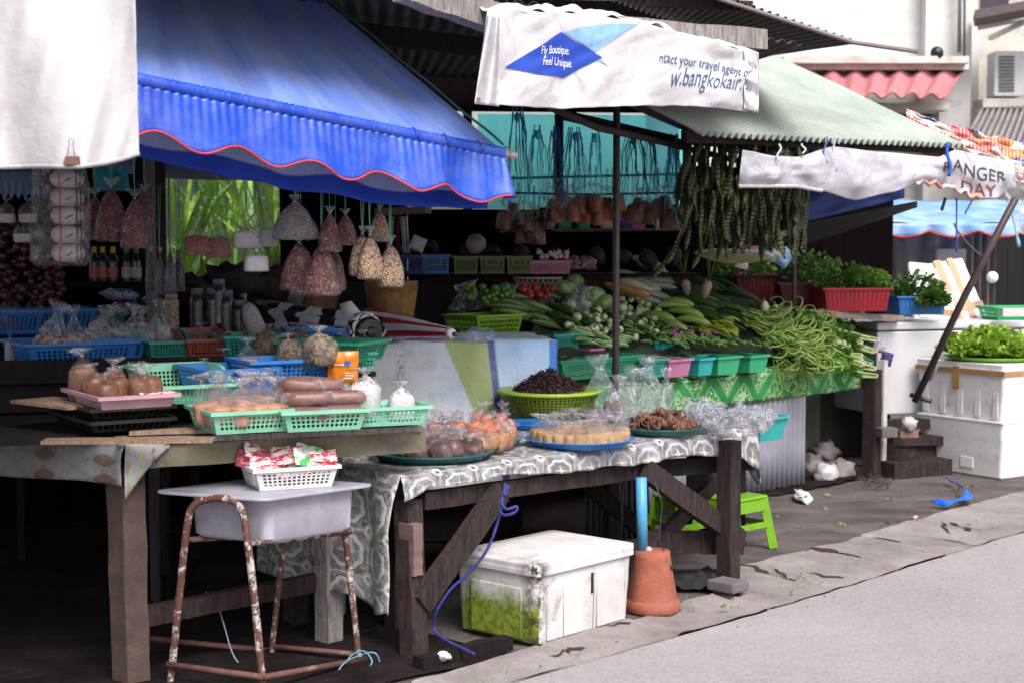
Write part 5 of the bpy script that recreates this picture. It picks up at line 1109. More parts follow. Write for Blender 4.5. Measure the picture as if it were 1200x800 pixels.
for i in range(5):
    for j in range(2): kn.put(q + Vector((.03 - .0 * j, -.03 + .06 * j, .055 + .078 * i)), (0, 0, R(12 + 5 * (i % 2))), 1.05, 'white noodle roll with a red band inside the large hanging bag', 'noodle rolls in the hanging bag', 'noodles')
# dark shallot nets at the far left
ksh = Kit(lambda: MB_blob('shallot', (.017, .017, .021), plain('dark_shallot', (.09, .025, .035), .35, .4, 30, rnd=.5), 9, .15))
def shf2(r, i):
    px = r.uniform(-8, 74); k = r.random(); py = 352 - k * (110 - 50 * max(0, px) / 74) ; return at(px, py, 7.9 - .2 * r.random() + k * .2), 0
scatter(ksh, shf2, 150, 1.0, 'dark red shallot in the hanging nets at the far left', 'shallots in nets at the far left', 'shallot', seed=5)
kcl = Kb('clear_pouch', .09, .07, .13, WHITEP, .4, 31, (.4, .3, .3), .7)
for (px, py, lab) in [(8, 262, 'pale clear bag hanging at the left edge'), (27, 285, 'pearly clear pouch above the shallots'), (33, 262, 'upper pearly pouch beside the noodle bag')]: kcl.put(at(px, py, 7.6), 0, .9, lab, None, 'bag')
packet('blue_bag_pack', .2, .06, .05, film('bluish_film', (.5, .58, .9), .45), 'row of bluish plastic packs lying behind the garlic', at(140, 345, 7.9), (R(70), 0, -.2)); packet('pink_bag_pack', .16, .06, .06, film('pinkish_film', (.7, .5, .62), .5), 'pinkish plastic pack behind the garlic', at(146, 362, 7.8), (R(60), 0, .1)); packet('blue_bag_pack', .15, .05, .05, film('bluish_film', (.5, .58, .9), .45), 'smaller bluish pack beside the bean jar', at(182, 352, 8.0), (R(70), 0, -.4)); packet('pink_cloth_pack', .12, .04, .04, film('pinkish_film', (.7, .5, .62), .5), 'small pale packet lying in the brick red basket', at(232, 394, 7.6), (R(75), 0, .1))
# ================================================================ MIDDLE: umbrellas, wicker
def umbrella(name, lab, p0, p1, r0, r1, ca_, cb_, nfold, stripes, seed):
    rt = thing(name, lab, 'umbrella', (p0 + p1) / 2); m = MB(); ax = (p1 - p0).normalized(); x = ax.cross(Vector((0, 0, 1))).normalized(); y_ = x.cross(ax)
    N, K_ = 70, nfold * 8; vs, fs, mi = [], [], []
    for i in range(N + 1):
        s = i / N
        for k in range(K_):
            a = 2 * math.pi * k / K_ + s * .9; rr = lerp(r0, r1, s) * (.84 + .2 * abs(math.sin(a * nfold / 2)) + .1 * nz(math.cos(a) * 2 + s * 5, math.sin(a) * 2, seed)) * (1 - .25 * (s < .02))
            vs.append(p0.lerp(p1, s) + x * math.cos(a) * rr + y_ * math.sin(a) * rr * .9)
    for i in range(N):
        for k in range(K_):
            fs.append((i * K_ + k, i * K_ + (k + 1) % K_, i * K_ + K_ + (k + 1) % K_, i * K_ + K_ + k))
            if stripes: mi.append(1 if ((i / N * stripes + k / K_ + .25 * nz(k * .15, i * .05)) % 1) < .5 else 0)
            else: mi.append(1 if (k * nfold * 1.0 / K_) % 1 < .5 else 0)
    b = len(m.v); m.v += [tuple(v) for v in vs]; m.f += fs; m.m += mi
    m.build('folded_canopy', [ca_, cb_], rt)
    return rt, ax
WHC = plain('white_umbrella_cloth', (.8, .78, .84), .7, .15, 5); BKC = plain('black_umbrella_cloth', (.012, .012, .016), .6); RDC = plain('red_umbrella_cloth', (.42, .015, .03), .6, .3, 8)
u0, u1 = at(318, 372, 8.5), at(432, 389, 7.75)
rt, ax = umbrella('folded_umbrella', 'folded black and white striped umbrella lying on the tarp counter', u0, u1, .095, .10, WHC, BKC, 7, 3.2, 1)
m = MB(); m.tube([u1 - ax * .02, u1 + ax * .012, u1 + ax * .02], [.075, .075, .06], 20); m.build('end_cap', plain('black_cap', (.015, .013, .016), .35), rt); m = MB(); m.tube([u1 + ax * .018, u1 + ax * .03], [.03, .022], 14); m.build('cap_boss', plain('black_cap', (0, 0, 0)), rt)
m = MB(); m.tube([u1 - ax * .03, u1 - ax * .012], [.101, .085], 24); m.build('white_hem', WHC, rt)
m = MB(); p_ = u1 - ax * .05; m.add([p_ + Vector(v) for v in [(-.1, .02, .07), (.02, -.02, .06), (-.06, .0, .15), (-.12, .04, .13)]], [(0, 1, 2, 3)]); m.build('loose_flap', WHC, rt, mod={'solid': .003})
u0, u1 = at(428, 379, 8.85), at(528, 391, 8.1)
rt, ax = umbrella('folded_umbrella', 'folded red and white umbrella lying with its tip to the right', u0, u1, .10, .034, WHC, RDC, 5, 0, 2)
m = MB(); m.tube([u1 - ax * .01, u1 + ax * .03], [.034, .02], 14); m.build('tip_collar', WHC, rt); m = MB(); m.tube([u1 + ax * .02, u1 + ax * .05, u1 + ax * .065], [.012, .014, .008], 10); m.build('tip', plain('dark_ferrule', (.08, .08, .1), .3), rt)
packet('clear_pack', .17, .09, .07, film('bluish_film', (.5, .58, .9), .45), 'clear blue printed pack lying at the umbrella tip', at(562, 393, 8.3), (R(70), 0, .1))
def wicker(name, lab, loc, r, h, mat, lat=False):
    rt = thing(name, lab, 'basket', loc); m = MB(); N = 26
    if lat:
        for k in range(N):
            for s in (-1, 1): m.tube([(lerp(r * .6, r, j / 6) * math.cos(6.283 * (k + s * j / 6 * 1.6) / N), lerp(r * .6, r, j / 6) * math.sin(6.283 * (k + s * j / 6 * 1.6) / N), h * j / 6) for j in range(7)], .003, 5)
    else:
        m.lathe([(r * .8, 0), (r * .9, h * .2), (r * .98, h * .6), (r, h)], 40)
        for j in range(14): z = h * (j + .5) / 14; rr = lerp(r * .82, r, min(1, z / h * 1.2)); m.tube([(rr * math.cos(6.283 * k / 40) * (1 + .015 * (1 if (k + j) % 2 else -1)), rr * math.sin(6.283 * k / 40) * (1 + .015 * (1 if (k + j) % 2 else -1)), z) for k in range(41)], h / 30, 5)
    o = m.build('woven_side', mat, rt, world=False)
    m = MB(); m.tube([(r * math.cos(6.283 * k / 36), r * math.sin(6.283 * k / 36), h) for k in range(37)], .008, 6); m.build('rim', mat, rt, world=False)
    m = MB(); m.lathe([(r * (.6 if lat else .8), .003), (.0001, .004)], 24); m.build('bottom', mat, rt, world=False); return rt
WK = plain('wicker_cane', (.3, .15, .05), .6, .45, 25, bump=.5)
wicker('wicker_basket', 'tall brown wicker basket behind the red and white umbrella', at(459, 372, 9.3), .15, .21, WK); wicker('wicker_basket', 'brown wicker basket hidden behind the hanging peanuts', at(372, 366, 9.5), .13, .17, WK)
wicker('lattice_basket', 'open white lattice basket in front of the brown panel', at(630, 352, 10.9), .165, .155, plain('pale_lattice', (.42, .34, .33), .6), True)
m = MB(); m.lathe([(.001, 0), (.045, 0), (.045, .15), (.04, .152)], 18, xf=Matrix.Translation(at(343, 358, 9)) @ Matrix.Rotation(.35, 4, 'Y')); tag(m.build('metal_tin', plain('dull_tin', (.35, .33, .36), .35, .4, 20, metal=.5)), 'dull metal tin leaning behind the black and white umbrella', 'tin')
m = MB(); a, b = at(320, 366, 9.0), at(520, 380, 9.3); m.beam(a - Vector((0, 0, .02)), b - Vector((0, 0, .02)), .7, .02); tag(m.build('counter_board', BLACKWOOD, smooth=False), 'dark board under the wicker baskets', 'board')
m = MB(); m.beam(at(308, 354, 8.9), at(420, 372, 8.3), .1, .02); tag(m.build('grey_batten', GREYWOOD, smooth=False), 'grey batten lying behind the black and white umbrella', 'batten')
# hanging white clothes behind the middle
for i, (px, w_, c) in enumerate([(459, 6, (.6, .58, .65)), (466, 4, (.25, .03, .06)), (473, 8, (.65, .63, .7))]):
    a, b = at(px, 254, 11), at(px, 297, 11); m = MB(); m.grid(lambda u, v: Vector((lerp(at(px - w_ / 2, 250, 11).x, at(px + w_ / 2, 250, 11).x, u) + .02 * v * (i - 1), 11 + .02 * math.sin(u * 12), lerp(a.z, b.z, v))), 10, 5); tag(m.build('hanging_cloth', plain('hcloth%d' % i, c, .8), mod={'solid': .003}), ['narrow white cloth hanging above the wicker basket', 'dark red strip of cloth hanging between the white ones', 'wider white cloth hanging above the blue crate'][i], 'cloth')
m = MB(); m.beam(at(443, 249, 11.05), at(502, 246, 10.9), .1, .05); tag(m.build('cloth_rail', plain('brownish_board', (.14, .1, .09)), smooth=False), 'brownish board above the hanging white cloths', 'board')

# more small goods in the back rows of the left stall
for (kt_, px, py, z_, s_, lab) in [(kf_, 286, 408, 1.19, .8, 'small round bag of dried fruit in the teal basket under the jars'), (kd, 268, 412, 1.19, .8, 'dark bag in the teal basket under the jars'), (kf2, 205, 410, 1.19, .55, 'small bag of salt in the stepped teal basket'), (k1, 236, 412, 1.18, .9, 'clear bag of eggs in the brick red basket'), (kw, 118, 386, 1.25, .7, 'milky bag in the dark teal basket of the back row'), (kw, 96, 384, 1.25, .6, 'smaller milky bag beside the blue back basket'), (k1, 12, 388, 1.25, 1.3, 'clear egg bag in the blue back basket'), (k1, 40, 386, 1.25, 1.2, 'second clear egg bag in the blue back basket'), (kf_, 158, 366, 1.3, .8, 'round bag behind the garlic'), (kf2, 12, 424, 1.16, .6, 'short bag of salt at the front of the large blue basket'), (kd, 386, 402, 1.2, .7, 'dark bag behind the small blue basket'), (kw, 360, 398, 1.21, .6, 'milky bag in the small blue basket')]:
    kt_.put(G(px, py, z_), px, s_, lab, None, 'bag')

for (px, py, d, s_, lab) in [(276, 330, 9.2, 1.0, 'dark bundle silhouetted against the green plants'), (312, 336, 9.3, 1.1, 'second dark bundle silhouetted beside the umbrella'), (222, 338, 9.1, .7, 'low dark bundle behind the tall dark jars')]:
    m = MB(); m.blob(at(px, py, d), (.17 * s_, .1, .11 * s_), 20, amp=.6, fr=2.5, seed=px); tag(m.build('dark_bundle', plain('dark_bundle_cloth', (.03, .02, .02), .7, .6, 20)), lab, 'bundle')

for i, (a, b) in enumerate([(-.12, -.02), (-.05, .07), (.06, .09), (.12, .08), (.0, -.03)]): k1.put(inb(PA, a, b, .03), (.2 * (i % 2), -.2, i), 1.25, 'knotted clear bag of pinkish brown eggs in the front mint basket', 'egg bags in the front mint basket', 'bag')
for (kt_, px, py, z_, s_, lab) in [(k1, 290, 438, 1.14, 1.0, 'clear egg bag at the left of the flat dark packet'), (kd, 352, 436, 1.14, .8, 'dark bag at the right end of the blue basket with the flat packet'), (kf_, 240, 446, 1.11, .7, 'dried fruit bag in the otherwise empty blue basket'), (k1, 262, 440, 1.11, .8, 'small egg bag in the otherwise empty blue basket'), (kd, 214, 440, 1.09, .6, 'small dark bag at the back of the deep mint basket'), (kp, 20, 470, 1.0, 1.2, 'brown paste bag standing on the dark table beyond the short plank')]:
    kt_.put(G(px, py, z_), px, s_, lab, None, 'bag')
for i in range(3): kr.put(inb(PB, -.06 + .045 * i, -.02 + .05 * (i % 2), .165), (0, .1, PB[1] - .3 + .15 * i), (1, 1, 1), 'clear wrapped roll of brown palm sugar in the middle mint basket', 'brown sugar rolls in the middle mint basket', 'roll')
# ================================================================ FRONT TABLE GOODS
TZ = .765
def tray(px, py, r, h, col, lab, z=TZ, name='round_tray'):
    """(px,py) is the centre of the rim"""
    p = G(px, py, z + h); p.z = z; rt = thing(name, lab, 'tray', p, 0); m = MB()
    m.lathe([(.0001, .004), (r * .82, .004), (r * .9, h * .4), (r * .97, h * .92), (r, h), (r * .995, h * .96), (r * .9, h * .3), (r * .84, 0), (.0001, 0)], 48); m.build('tray_dish', P(col), rt, world=False)
    m = MB(); m.lathe([(r * .975, h * .93), (r * 1.0, h * 1.04), (r * 1.03, h * .98), (r * 1.0, h * .86)], 48); m.build('rim', P(col), rt, world=False); return p
t1 = tray(506, 527, .268, .034, 'tealdark', 'large dark teal round tray of brown bags at the left of the front table')
t2 = tray(572, 512, .16, .034, 'steelblue', 'light blue round tray of orange curry bags behind the dark teal tray')
t3 = tray(679, 512, .252, .034, 'azure', 'bright blue round tray of tan filled bags in the middle of the front table')
t4 = tray(775, 499, .20, .034, 'tealdark', 'small dark teal tray of dried mushrooms at the right of the front table')
t5 = tray(622, 494, .14, .03, 'blue', 'blue tray partly hidden behind the orange curry bags')
t6 = tray(800, 487, .1, .03, 'rose', 'small pink plate behind the dried mushrooms'); t7 = tray(694, 482, .11, .03, 'rose', 'small pink plate beside the olive basket')
kA = Kb('brown_bag', .10, .10, .13, DKBR, .62, 41, (.7, .6, .6), 1.4, wob=.4); kB = Kb('tan_bag', .09, .075, .15, TAN, .7, 42, (.6, .4, .3), .8, wob=.3)
def ring(c, r, a): return Vector((c.x + r * math.cos(a), c.y + r * math.sin(a), c.z + .012))
r = random.Random(5)
for i in range(13): a = 3.3 + i * .29; kA.put(ring(t1, .19 - .015 * (i % 3), a) + Vector((0, 0, .0)), (r.uniform(-.5, .5), r.uniform(-.5, .5), r.uniform(0, 6)), r.uniform(.8, 1.05), 'knotted bag of dark brown food on the large teal tray', 'dark brown bags on the teal tray', 'bag')
for i in range(6): kA.put(ring(t1, .08, i * 1.05), (r.uniform(-.4, .4), r.uniform(-.4, .4), r.uniform(0, 6)), r.uniform(.9, 1.1), 'knotted bag of dark brown food on the large teal tray', 'dark brown bags on the teal tray', 'bag')
for i, (px, py) in enumerate([(545, 530), (562, 526), (577, 524), (588, 520), (528, 532)]): kB.put(G(px, py, TZ + .03), (R(62), 0, R(120 + 12 * i)), 1.05, 'tan sausage shaped bag lying on the right edge of the teal tray', 'tan bags on the teal tray', 'bag')
kC = Kb('orange_bag', .075, .06, .16, ORANGE, .66, 43, (.8, .5, .4), 1.2, wob=.3)
for i, (px, py, tl) in enumerate([(548, 519, .5), (562, 520, .3), (577, 519, .5), (590, 517, .6), (600, 513, .7), (570, 510, .2), (585, 508, .4), (557, 509, .3)]): kC.put(G(px, py, TZ + .03), (0, -tl, .3 * i), 1.0, 'bag of orange curry leaning on the light blue tray', 'orange curry bags on the light blue tray', 'bag')
kR = Kb('red_bag', .09, .08, .13, plain('red_sauce', (.45, .05, .015), .35, .3, 14), .6, 44, (.8, .5, .4), 1.3)
kR.put(G(512, 514, TZ + .03), .4, 1, 'bag of bright red sauce between the teal and light blue trays', None, 'bag'); kR.put(G(532, 510, TZ + .03), 1.4, .9, 'second red sauce bag nearer the orange bags', None, 'bag')
kD = Kb('tan_filled_bag', .07, .06, .12, TANP, .5, 45, (.75, .55, .3), 1.3, wob=.25)
for i in range(15): a = 3.3 + i * .23; kD.put(ring(t3, .20, a), (r.uniform(-.1, .1), r.uniform(-.1, .1), r.uniform(0, 6)), r.uniform(.95, 1.15), 'clear knotted bag half full of tan crackers on the bright blue tray', 'tan cracker bags on the bright blue tray', 'bag')
for i in range(11): a = i * .57; kD.put(ring(t3, .10, a), (r.uniform(-.3, .3), r.uniform(-.3, .3), r.uniform(0, 6)), r.uniform(1, 1.25), 'clear knotted bag half full of tan crackers on the bright blue tray', 'tan cracker bags on the bright blue tray', 'bag')
# crumpled clear knots on the teal tray and behind
def knot():
    m = MB(); m.lathe([(.002, 0), (.03, .01), (.036, .03), (.02, .055), (.008, .065), (.02, .08), (.026, .09)], 16, wob=1.0, seed=3); return m.build('crumpled_bag', gf, world=False)
kk = Kit(knot)
for i in range(16): kk.put(G(r.uniform(462, 600), r.uniform(497, 512), TZ + .06), (r.uniform(-.8, .8), r.uniform(-.8, .8), r.uniform(0, 6)), r.uniform(.8, 1.3), 'crumpled clear bag top among the curry bags', 'crumpled clear bag tops', 'bag')
# mushrooms: curled strips
def mush():
    m = MB(); m.grid(lambda u, v: Vector(((.022 + .01 * v) * math.cos(u * 4.6), (.022 + .008 * v) * math.sin(u * 4.6), .03 * v + .006 * math.sin(u * 14))), 14, 4); m.grid(lambda u, v: Vector(((.012 + .012 * v) * math.cos(u * 3.6 + 1), (.014 + .01 * v) * math.sin(u * 3.6 + 1), .01 + .035 * v + .006 * math.sin(u * 9))), 10, 3)
    return m.build('dried_mushroom', plain('mushroom_brown', (.2, .09, .055), .55, .6, 25, bump=.5, rnd=.6), world=False, mod={'solid': .003})
km = Kit(mush)
def msh(rr, i): a = rr.uniform(0, 6.28); q = .15 * math.sqrt(rr.random()); return Vector((t4.x + q * math.cos(a), t4.y + q * math.sin(a), t4.z + .015 + (.17 - q) * .55 * rr.random())), 0
scatter(km, msh, 60, 1.1, 'curled brown dried mushroom piled on the small teal tray', 'dried mushrooms on the small teal tray', 'mushroom', seed=9)
def msh2(rr, i): return G(rr.uniform(703, 727), rr.uniform(478, 492), TZ + .05), 0
scatter(km, msh2, 12, .8, 'curled brown mushroom lying between the olive basket and the clear bags', 'mushrooms beside the olive basket', 'mushroom', seed=10)
for i, (px, py, w_, h_, tl, lab) in enumerate([(708, 480, .16, .30, -.12, 'tall clear bag standing left of the iron pole'), (722, 490, .14, .22, .2, 'short folded clear bag in front of the iron pole'), (737, 486, .15, .26, -.1, 'crumpled clear bag right of the iron pole with a folded top'),
     (752, 484, .14, .24, .1, 'wide crumpled clear bag in the middle of the mushroom tray'), (766, 480, .14, .30, .18, 'tall clear bag with its tip bent right above the mushrooms'), (780, 482, .13, .24, .05, 'right crumpled clear bag above the mushrooms')]):
    o = open_bag(w_, h_, 20 + i); o.location = G(px, py, TZ + .04); o.rotation_euler = (0, tl, i); tag(o, lab, 'bag')
# olive basket with black heap
p = G(643, 459, TZ + .135); p.z = TZ; rt = thing('olive_basket', 'round olive green mesh basket with a bright lime rim on the front table', 'basket', p); rb_ = .27
m = MB()
N = 72
for j in range(9):
    for k in range(N):
        def S(a_, z_): rr_ = lerp(.74, 1, (z_ / .135) ** .7) * rb_; return (rr_ * math.cos(a_), rr_ * math.sin(a_), z_)
        a0, a1, z0, z1 = 6.283 * k / N, 6.283 * (k + 1) / N, .135 * j / 9, .135 * (j + 1) / 9; e, f = (a1 - a0) * .2, (z1 - z0) * .2
        if j == 0: m.add([S(a0, z0), S(a1, z0), S(a1, z1), S(a0, z1)], [(0, 1, 2, 3)]); continue
        m.add([S(a0, z0), S(a1, z0), S(a1, z1), S(a0, z1), S(a0 + e, z0 + f), S(a1 - e, z0 + f), S(a1 - e, z1 - f), S(a0 + e, z1 - f)], [(0, 1, 5, 4), (1, 2, 6, 5), (2, 3, 7, 6), (3, 0, 4, 7)])
m.build('mesh_side', P('olive'), rt, smooth=False, world=False, mod={'solid': .003}); m = MB(); m.lathe([(rb_ * .985, .128), (rb_ * 1.03, .132), (rb_ * 1.045, .142), (rb_ * 1.02, .15), (rb_ * .97, .146)], 56); m.build('rim', P('limegreen2'), rt, world=False)
m = MB(); m.lathe([(rb_ * .74, .004), (.0001, .004)], 40); m.build('bottom', P('olive'), rt, world=False)
def heaph(x, y): q = math.hypot(x * 1.05, y) / rb_; return .10 + .155 * max(0, 1 - q * 1.08) ** .85
m = MB(); m.grid(lambda u, v: (lambda x, y: p + Vector((x, y, heaph(x, y) - .012)))((rb_ * .93) * v * math.cos(u * 6.283), (rb_ * .93) * v * math.sin(u * 6.283)), 40, 14)
for i in range(2600):
    a, q = r.uniform(0, 6.283), .93 * rb_ * math.sqrt(r.random()); x, y_ = q * math.cos(a), q * math.sin(a); c = p + Vector((x, y_, heaph(x, y_) + .02 * nz(x * 22, y_ * 22) + r.uniform(-.006, .01)))
    d1 = Vector((r.uniform(-1, 1), r.uniform(-1, 1), r.uniform(-.4, 1))).normalized() * r.uniform(.008, .02); d2 = Vector((r.uniform(-1, 1), r.uniform(-1, 1), r.uniform(-1, 1))).normalized() * .004
    m.add([c - d2, c + d2, c + d1 + d2 * 2, c + d1 * 1.5 - d2], [(0, 1, 2, 3)])
tag(m.build('dried_seaweed', plain('black_brown_shreds', (.035, .013, .014), .6, .5, 30, bump=.5), smooth=False), 'heap of black brown dried shreds in the olive basket', 'dried seaweed', kind='stuff')
# turquoise basket of small clear packs at right end
p, y = basket(872, 512, .62, .24, .42, .13, 'turq', 'turquoise basket of small clear packs behind the right end of the front table', yaw=45, corner=False, solid=True); pq = p
m = MB(); m.box((p.x - .14, p.y + .12, .3), (.16, .3, .6), R(45)); tag(m.build('dark_crate', BLACKWOOD, smooth=False), 'dark crate holding up the turquoise basket', 'crate')
def spack():
    rt_ = thing('small_pack', 'x', 'pack'); m = MB(); m.lathe([(.004, 0), (.02, .004), (.024, .02), (.014, .035), (.006, .04), (.014, .05), (.018, .056)], 12, wob=.9, seed=8); m.build('film', film('icy_film', (.9, .95, 1.0), .5, 30), rt_, world=False)
    m = MB(); m.blob((0, 0, .013), (.008, .006, .006), 6); m.build('filling', plain('pack_filling', (.6, .2, .2), .5), rt_, world=False); return rt_
ks = Kit(spack)
def spf(rr, i): px = rr.uniform(806, 900); k = rr.random(); py = lerp(lerp(497, 507, (px - 806) / 94), lerp(476, 489, (px - 806) / 94), k); return G(px, py, .80 + .06 * k), 0
scatter(ks, spf, 90, 1.15, 'tiny knotted clear pack heaped in the turquoise basket', 'tiny clear packs in the turquoise basket', 'pack', seed=12)
m = MB(); m.box((pq.x - .17, pq.y + .05, .68), (.22, .40, .10), R(45)); tag(m.build('pack_carton', plain('pale_carton', (.5, .5, .52), .7), smooth=False), 'pale carton under the heap of tiny clear packs', 'carton')
# ================================================================ STOOL with tub, white basket
SF = plain('stool_plastic_grey', (.38, .37, .44), .45, .2, 6, dirt=(.22, .2, .25), dirtamt=.4)
def rusty():
    t = NT('rusty_painted_steel'); n = t.noise(22, 8, .75); z = t.sep()[2]
    f = t.ramp(t.math('ADD', n, t.math('MULTIPLY', t.noise(3, 3), .35)), .62, .66); col = t.mix(f, (.5, .47, .45), (.11, .045, .03)); col = t.mix(t.ramp(t.noise(60, 4, .8), .5, .65, 0, .6), col, (.05, .02, .02))
    return t.done(t.bsdf(col, .65, nrm=t.bump(f, .4, .004)))
RUST = mk('rusty', rusty); BRRUST = plain('brown_rust', (.12, .05, .04), .75, .4, 20, dirt=(.3, .27, .25), dirtamt=.2)
DS = 6.0
rt = thing('metal_stool', 'rusty white tubular school desk frame with a grey plastic tub top', 'stool', G(305, 800, 0))
zt = .755
q1, q2, q3 = G(178, 574, zt), G(309, 584, zt), G(441, 566, zt); q4 = q1 + (q3 - q2)
m = MB(); cc4 = [q1, q2, q3, q4]
def rr_poly(cs, rad, n=6):
    out = []
    for i, c in enumerate(cs):
        a = (cs[i - 1] - c).normalized(); b = (cs[(i + 1) % len(cs)] - c).normalized()
        for k in range(n + 1):
            s = k / n; out.append(c + a * rad * (1 - s) ** 2 + b * rad * s ** 2)
    return out
def slab(m, ring_, z0, z1):
    n = len(ring_); vs = [Vector((v.x, v.y, z0)) for v in ring_] + [Vector((v.x, v.y, z1)) for v in ring_]
    m.add(vs, [tuple(range(n))[::-1], tuple(range(n, 2 * n))] + [(i, (i + 1) % n, n + (i + 1) % n, n + i) for i in range(n)])
slab(m, rr_poly(cc4, .05), zt - .013, zt); m.build('top_panel', SF, rt, smooth=False, mod={'bevel': .004})
cen = (q1 + q3) / 2
m = MB(); inn = [cen + (c - cen) * k for c, k in zip(cc4, (.72, .8, .8, .7))]; inn = [c + (q3 - q2) * .03 for c in inn]
rg_ = rr_poly(inn, .05); n = len(rg_); vs = [Vector((v.x, v.y, zt - .0135)) for v in rg_] + [Vector((cen.x + (v.x - cen.x) * .97, cen.y + (v.y - cen.y) * .97, zt - .17)) for v in rg_] + [Vector((cen.x + (v.x - cen.x) * .9, cen.y + (v.y - cen.y) * .9, zt - .185)) for v in rg_]
m.add(vs, [(i, (i + 1) % n, n + (i + 1) % n, n + i)[::-1] for i in range(n)] + [(n + i, n + (i + 1) % n, 2 * n + (i + 1) % n, 2 * n + i)[::-1] for i in range(n)] + [tuple(range(2 * n, 3 * n))]); m.build('tub', SF, rt, ang=40)
def bez(pts, n=6):
    out = []
    P_ = [Vector(p) for p in pts]
    for i in range(len(P_) - 1):
        p0, p1, p2, p3 = P_[max(i - 1, 0)], P_[i], P_[i + 1], P_[min(i + 2, len(P_) - 1)]
        for k in range(n):
            t = k / n; out.append(.5 * ((2 * p1) + (p2 - p0) * t + (2 * p0 - 5 * p1 + 4 * p2 - p3) * t * t + (3 * p1 - p0 - 3 * p2 + p3) * t ** 3))
    return out + [P_[-1]]
m = MB(); m.tube(bez([at(199, 808, 6.02), at(210, 700, 6.0), at(219, 618, 5.97), at(226, 593, 5.96), at(245, 584, 5.94), at(270, 585, 5.9), at(284, 600, 5.88), at(291, 640, 5.87), at(300, 720, 5.88), at(309, 812, 5.88)]), .0145, 10); m.build('leg', RUST, rt)
m = MB(); m.tube(bez([at(424, 808, 6.35), at(413, 700, 6.35), at(404, 622, 6.33)]), .0135, 10); m.build('leg', RUST, rt)
m = MB(); m.tube(bez([at(316, 790, 6.45), at(325, 700, 6.42), at(333, 632, 6.4)]), .0125, 10); m.build('leg', RUST, rt)
m = MB(); m.tube([at(291, 636, 5.88), at(412, 622, 6.33)], .0125, 10); m.tube([at(214, 632, 6.0), at(333, 626, 6.42)], .011, 8); m.build('seat_rail', RUST, rt)
for a_, b_, c_ in [((196, 778, 6.0), (309, 793, 5.86), .0125), ((309, 793, 5.86), (428, 772, 6.35), .0125), ((318, 757, 6.44), (422, 766, 6.36), .011), ((176, 748, 6.4), (318, 762, 6.5), .012)]: m = MB(); m.tube([at(*a_), at(*b_)], c_, 10); m.build('foot_rail', BRRUST, rt)
# pale pipe piece and clutter on the floor behind the stool
string('curved_pipe', 'pale curved pipe end lying under the grey tub stool', bez([at(290, 738, 7.2), at(340, 775, 6.9), at(372, 800, 6.7), at(382, 815, 6.6)]), .018, plain('dirty_pvc', (.4, .34, .3), .6), 'pipe')
string('grey_wire', 'thin pale wire looping down behind the stool legs', bez([at(241, 694, 6.6), at(252, 700, 6.5), at(262, 730, 6.4), at(275, 770, 6.3), at(300, 795, 6.2)]), .003, plain('pale_wire', (.3, .4, .45), .5), 'wire')
TQ = plain('teal_wire_mat', (.12, .3, .36), .5)
string('teal_wire', 'teal wire tied in loops round the right foot of the stool', bez([at(385, 812, 6.2), at(400, 780, 6.2), at(420, 768, 6.3), at(440, 765, 6.3), at(445, 785, 6.3), at(432, 800, 6.2), at(412, 790, 6.2), at(408, 772, 6.3), at(425, 762, 6.3), at(436, 775, 6.25), at(424, 785, 6.25), at(392, 792, 6.2), at(378, 812, 6.2)]), .0035, TQ, 'wire')
p, y = basket(305, 575, zt + .002, .33, .24, .085, 'white', 'white perforated basket of red snack packets on the grey tub stool', yaw=24, nx=14, ny=9, nz_=4, group=None); PW = (p, y)
SNR = cloth2('red_white_packet', lambda t: t.mix(t.ramp(t.noise(26, 3, .6, co=t.mapv((1, 1, 3))), .5, .54), (.72, .66, .68), (.6, .04, .07)), .3, .4, 12, spec=.6); SNG = cloth2('green_white_packet', lambda t: t.mix(t.ramp(t.noise(22, 3, .6), .5, .54), (.68, .7, .66), (.08, .45, .1)), .3, .4, 12, spec=.6); SNM = plain('maroon_packet', (.35, .03, .08), .3, .4, 20)
def pk(mat, nm):
    m = MB()
    m.grid(lambda u, v: ((u - .5) * .13, -.006 * min(1, 6 * min(u, 1 - u, v, 1 - v)) + .008 * nz(u * 4, v * 4, 1), (v - .5) * .075), 12, 10); m.grid(lambda u, v: ((u - .5) * .13, .006 * min(1, 6 * min(u, 1 - u, v, 1 - v)) + .008 * nz(u * 4, v * 4, 1), (v - .5) * .075), 12, 10); return m.build(nm, mat, world=False)
kR1, kG1, kM1 = Kit(lambda: pk(SNR, 'snack_packet')), Kit(lambda: pk(SNG, 'snack_packet')), Kit(lambda: pk(SNM, 'snack_packet'))
for i in range(17): kR1.put(inb(PW, r.uniform(-.13, .12), r.uniform(-.08, .07), .06 + .085 * r.random()), (r.uniform(-1.1, .3), r.uniform(-.4, .4), r.uniform(-.6, .9)), r.uniform(.85, 1.1), 'red and white snack packet piled in the white basket', 'red snack packets in the white basket', 'packet')
for i, (a, b, z) in enumerate([(.08, -.04, .12), (.12, -.02, .10), (.05, -.07, .11)]): kG1.put(inb(PW, a, b, z), (R(-30), .3, .3 + .3 * i), 1, ['green and white packet standing highest at the right of the white basket', 'green packet behind the highest one at the basket end', 'green packet lying lower beside the red packets'][i], None, 'packet')
kM1.put(inb(PW, -.14, .0, .11), (R(-20), .2, .2), 1, 'dark red packet poking out at the left corner of the white basket', None, 'packet')
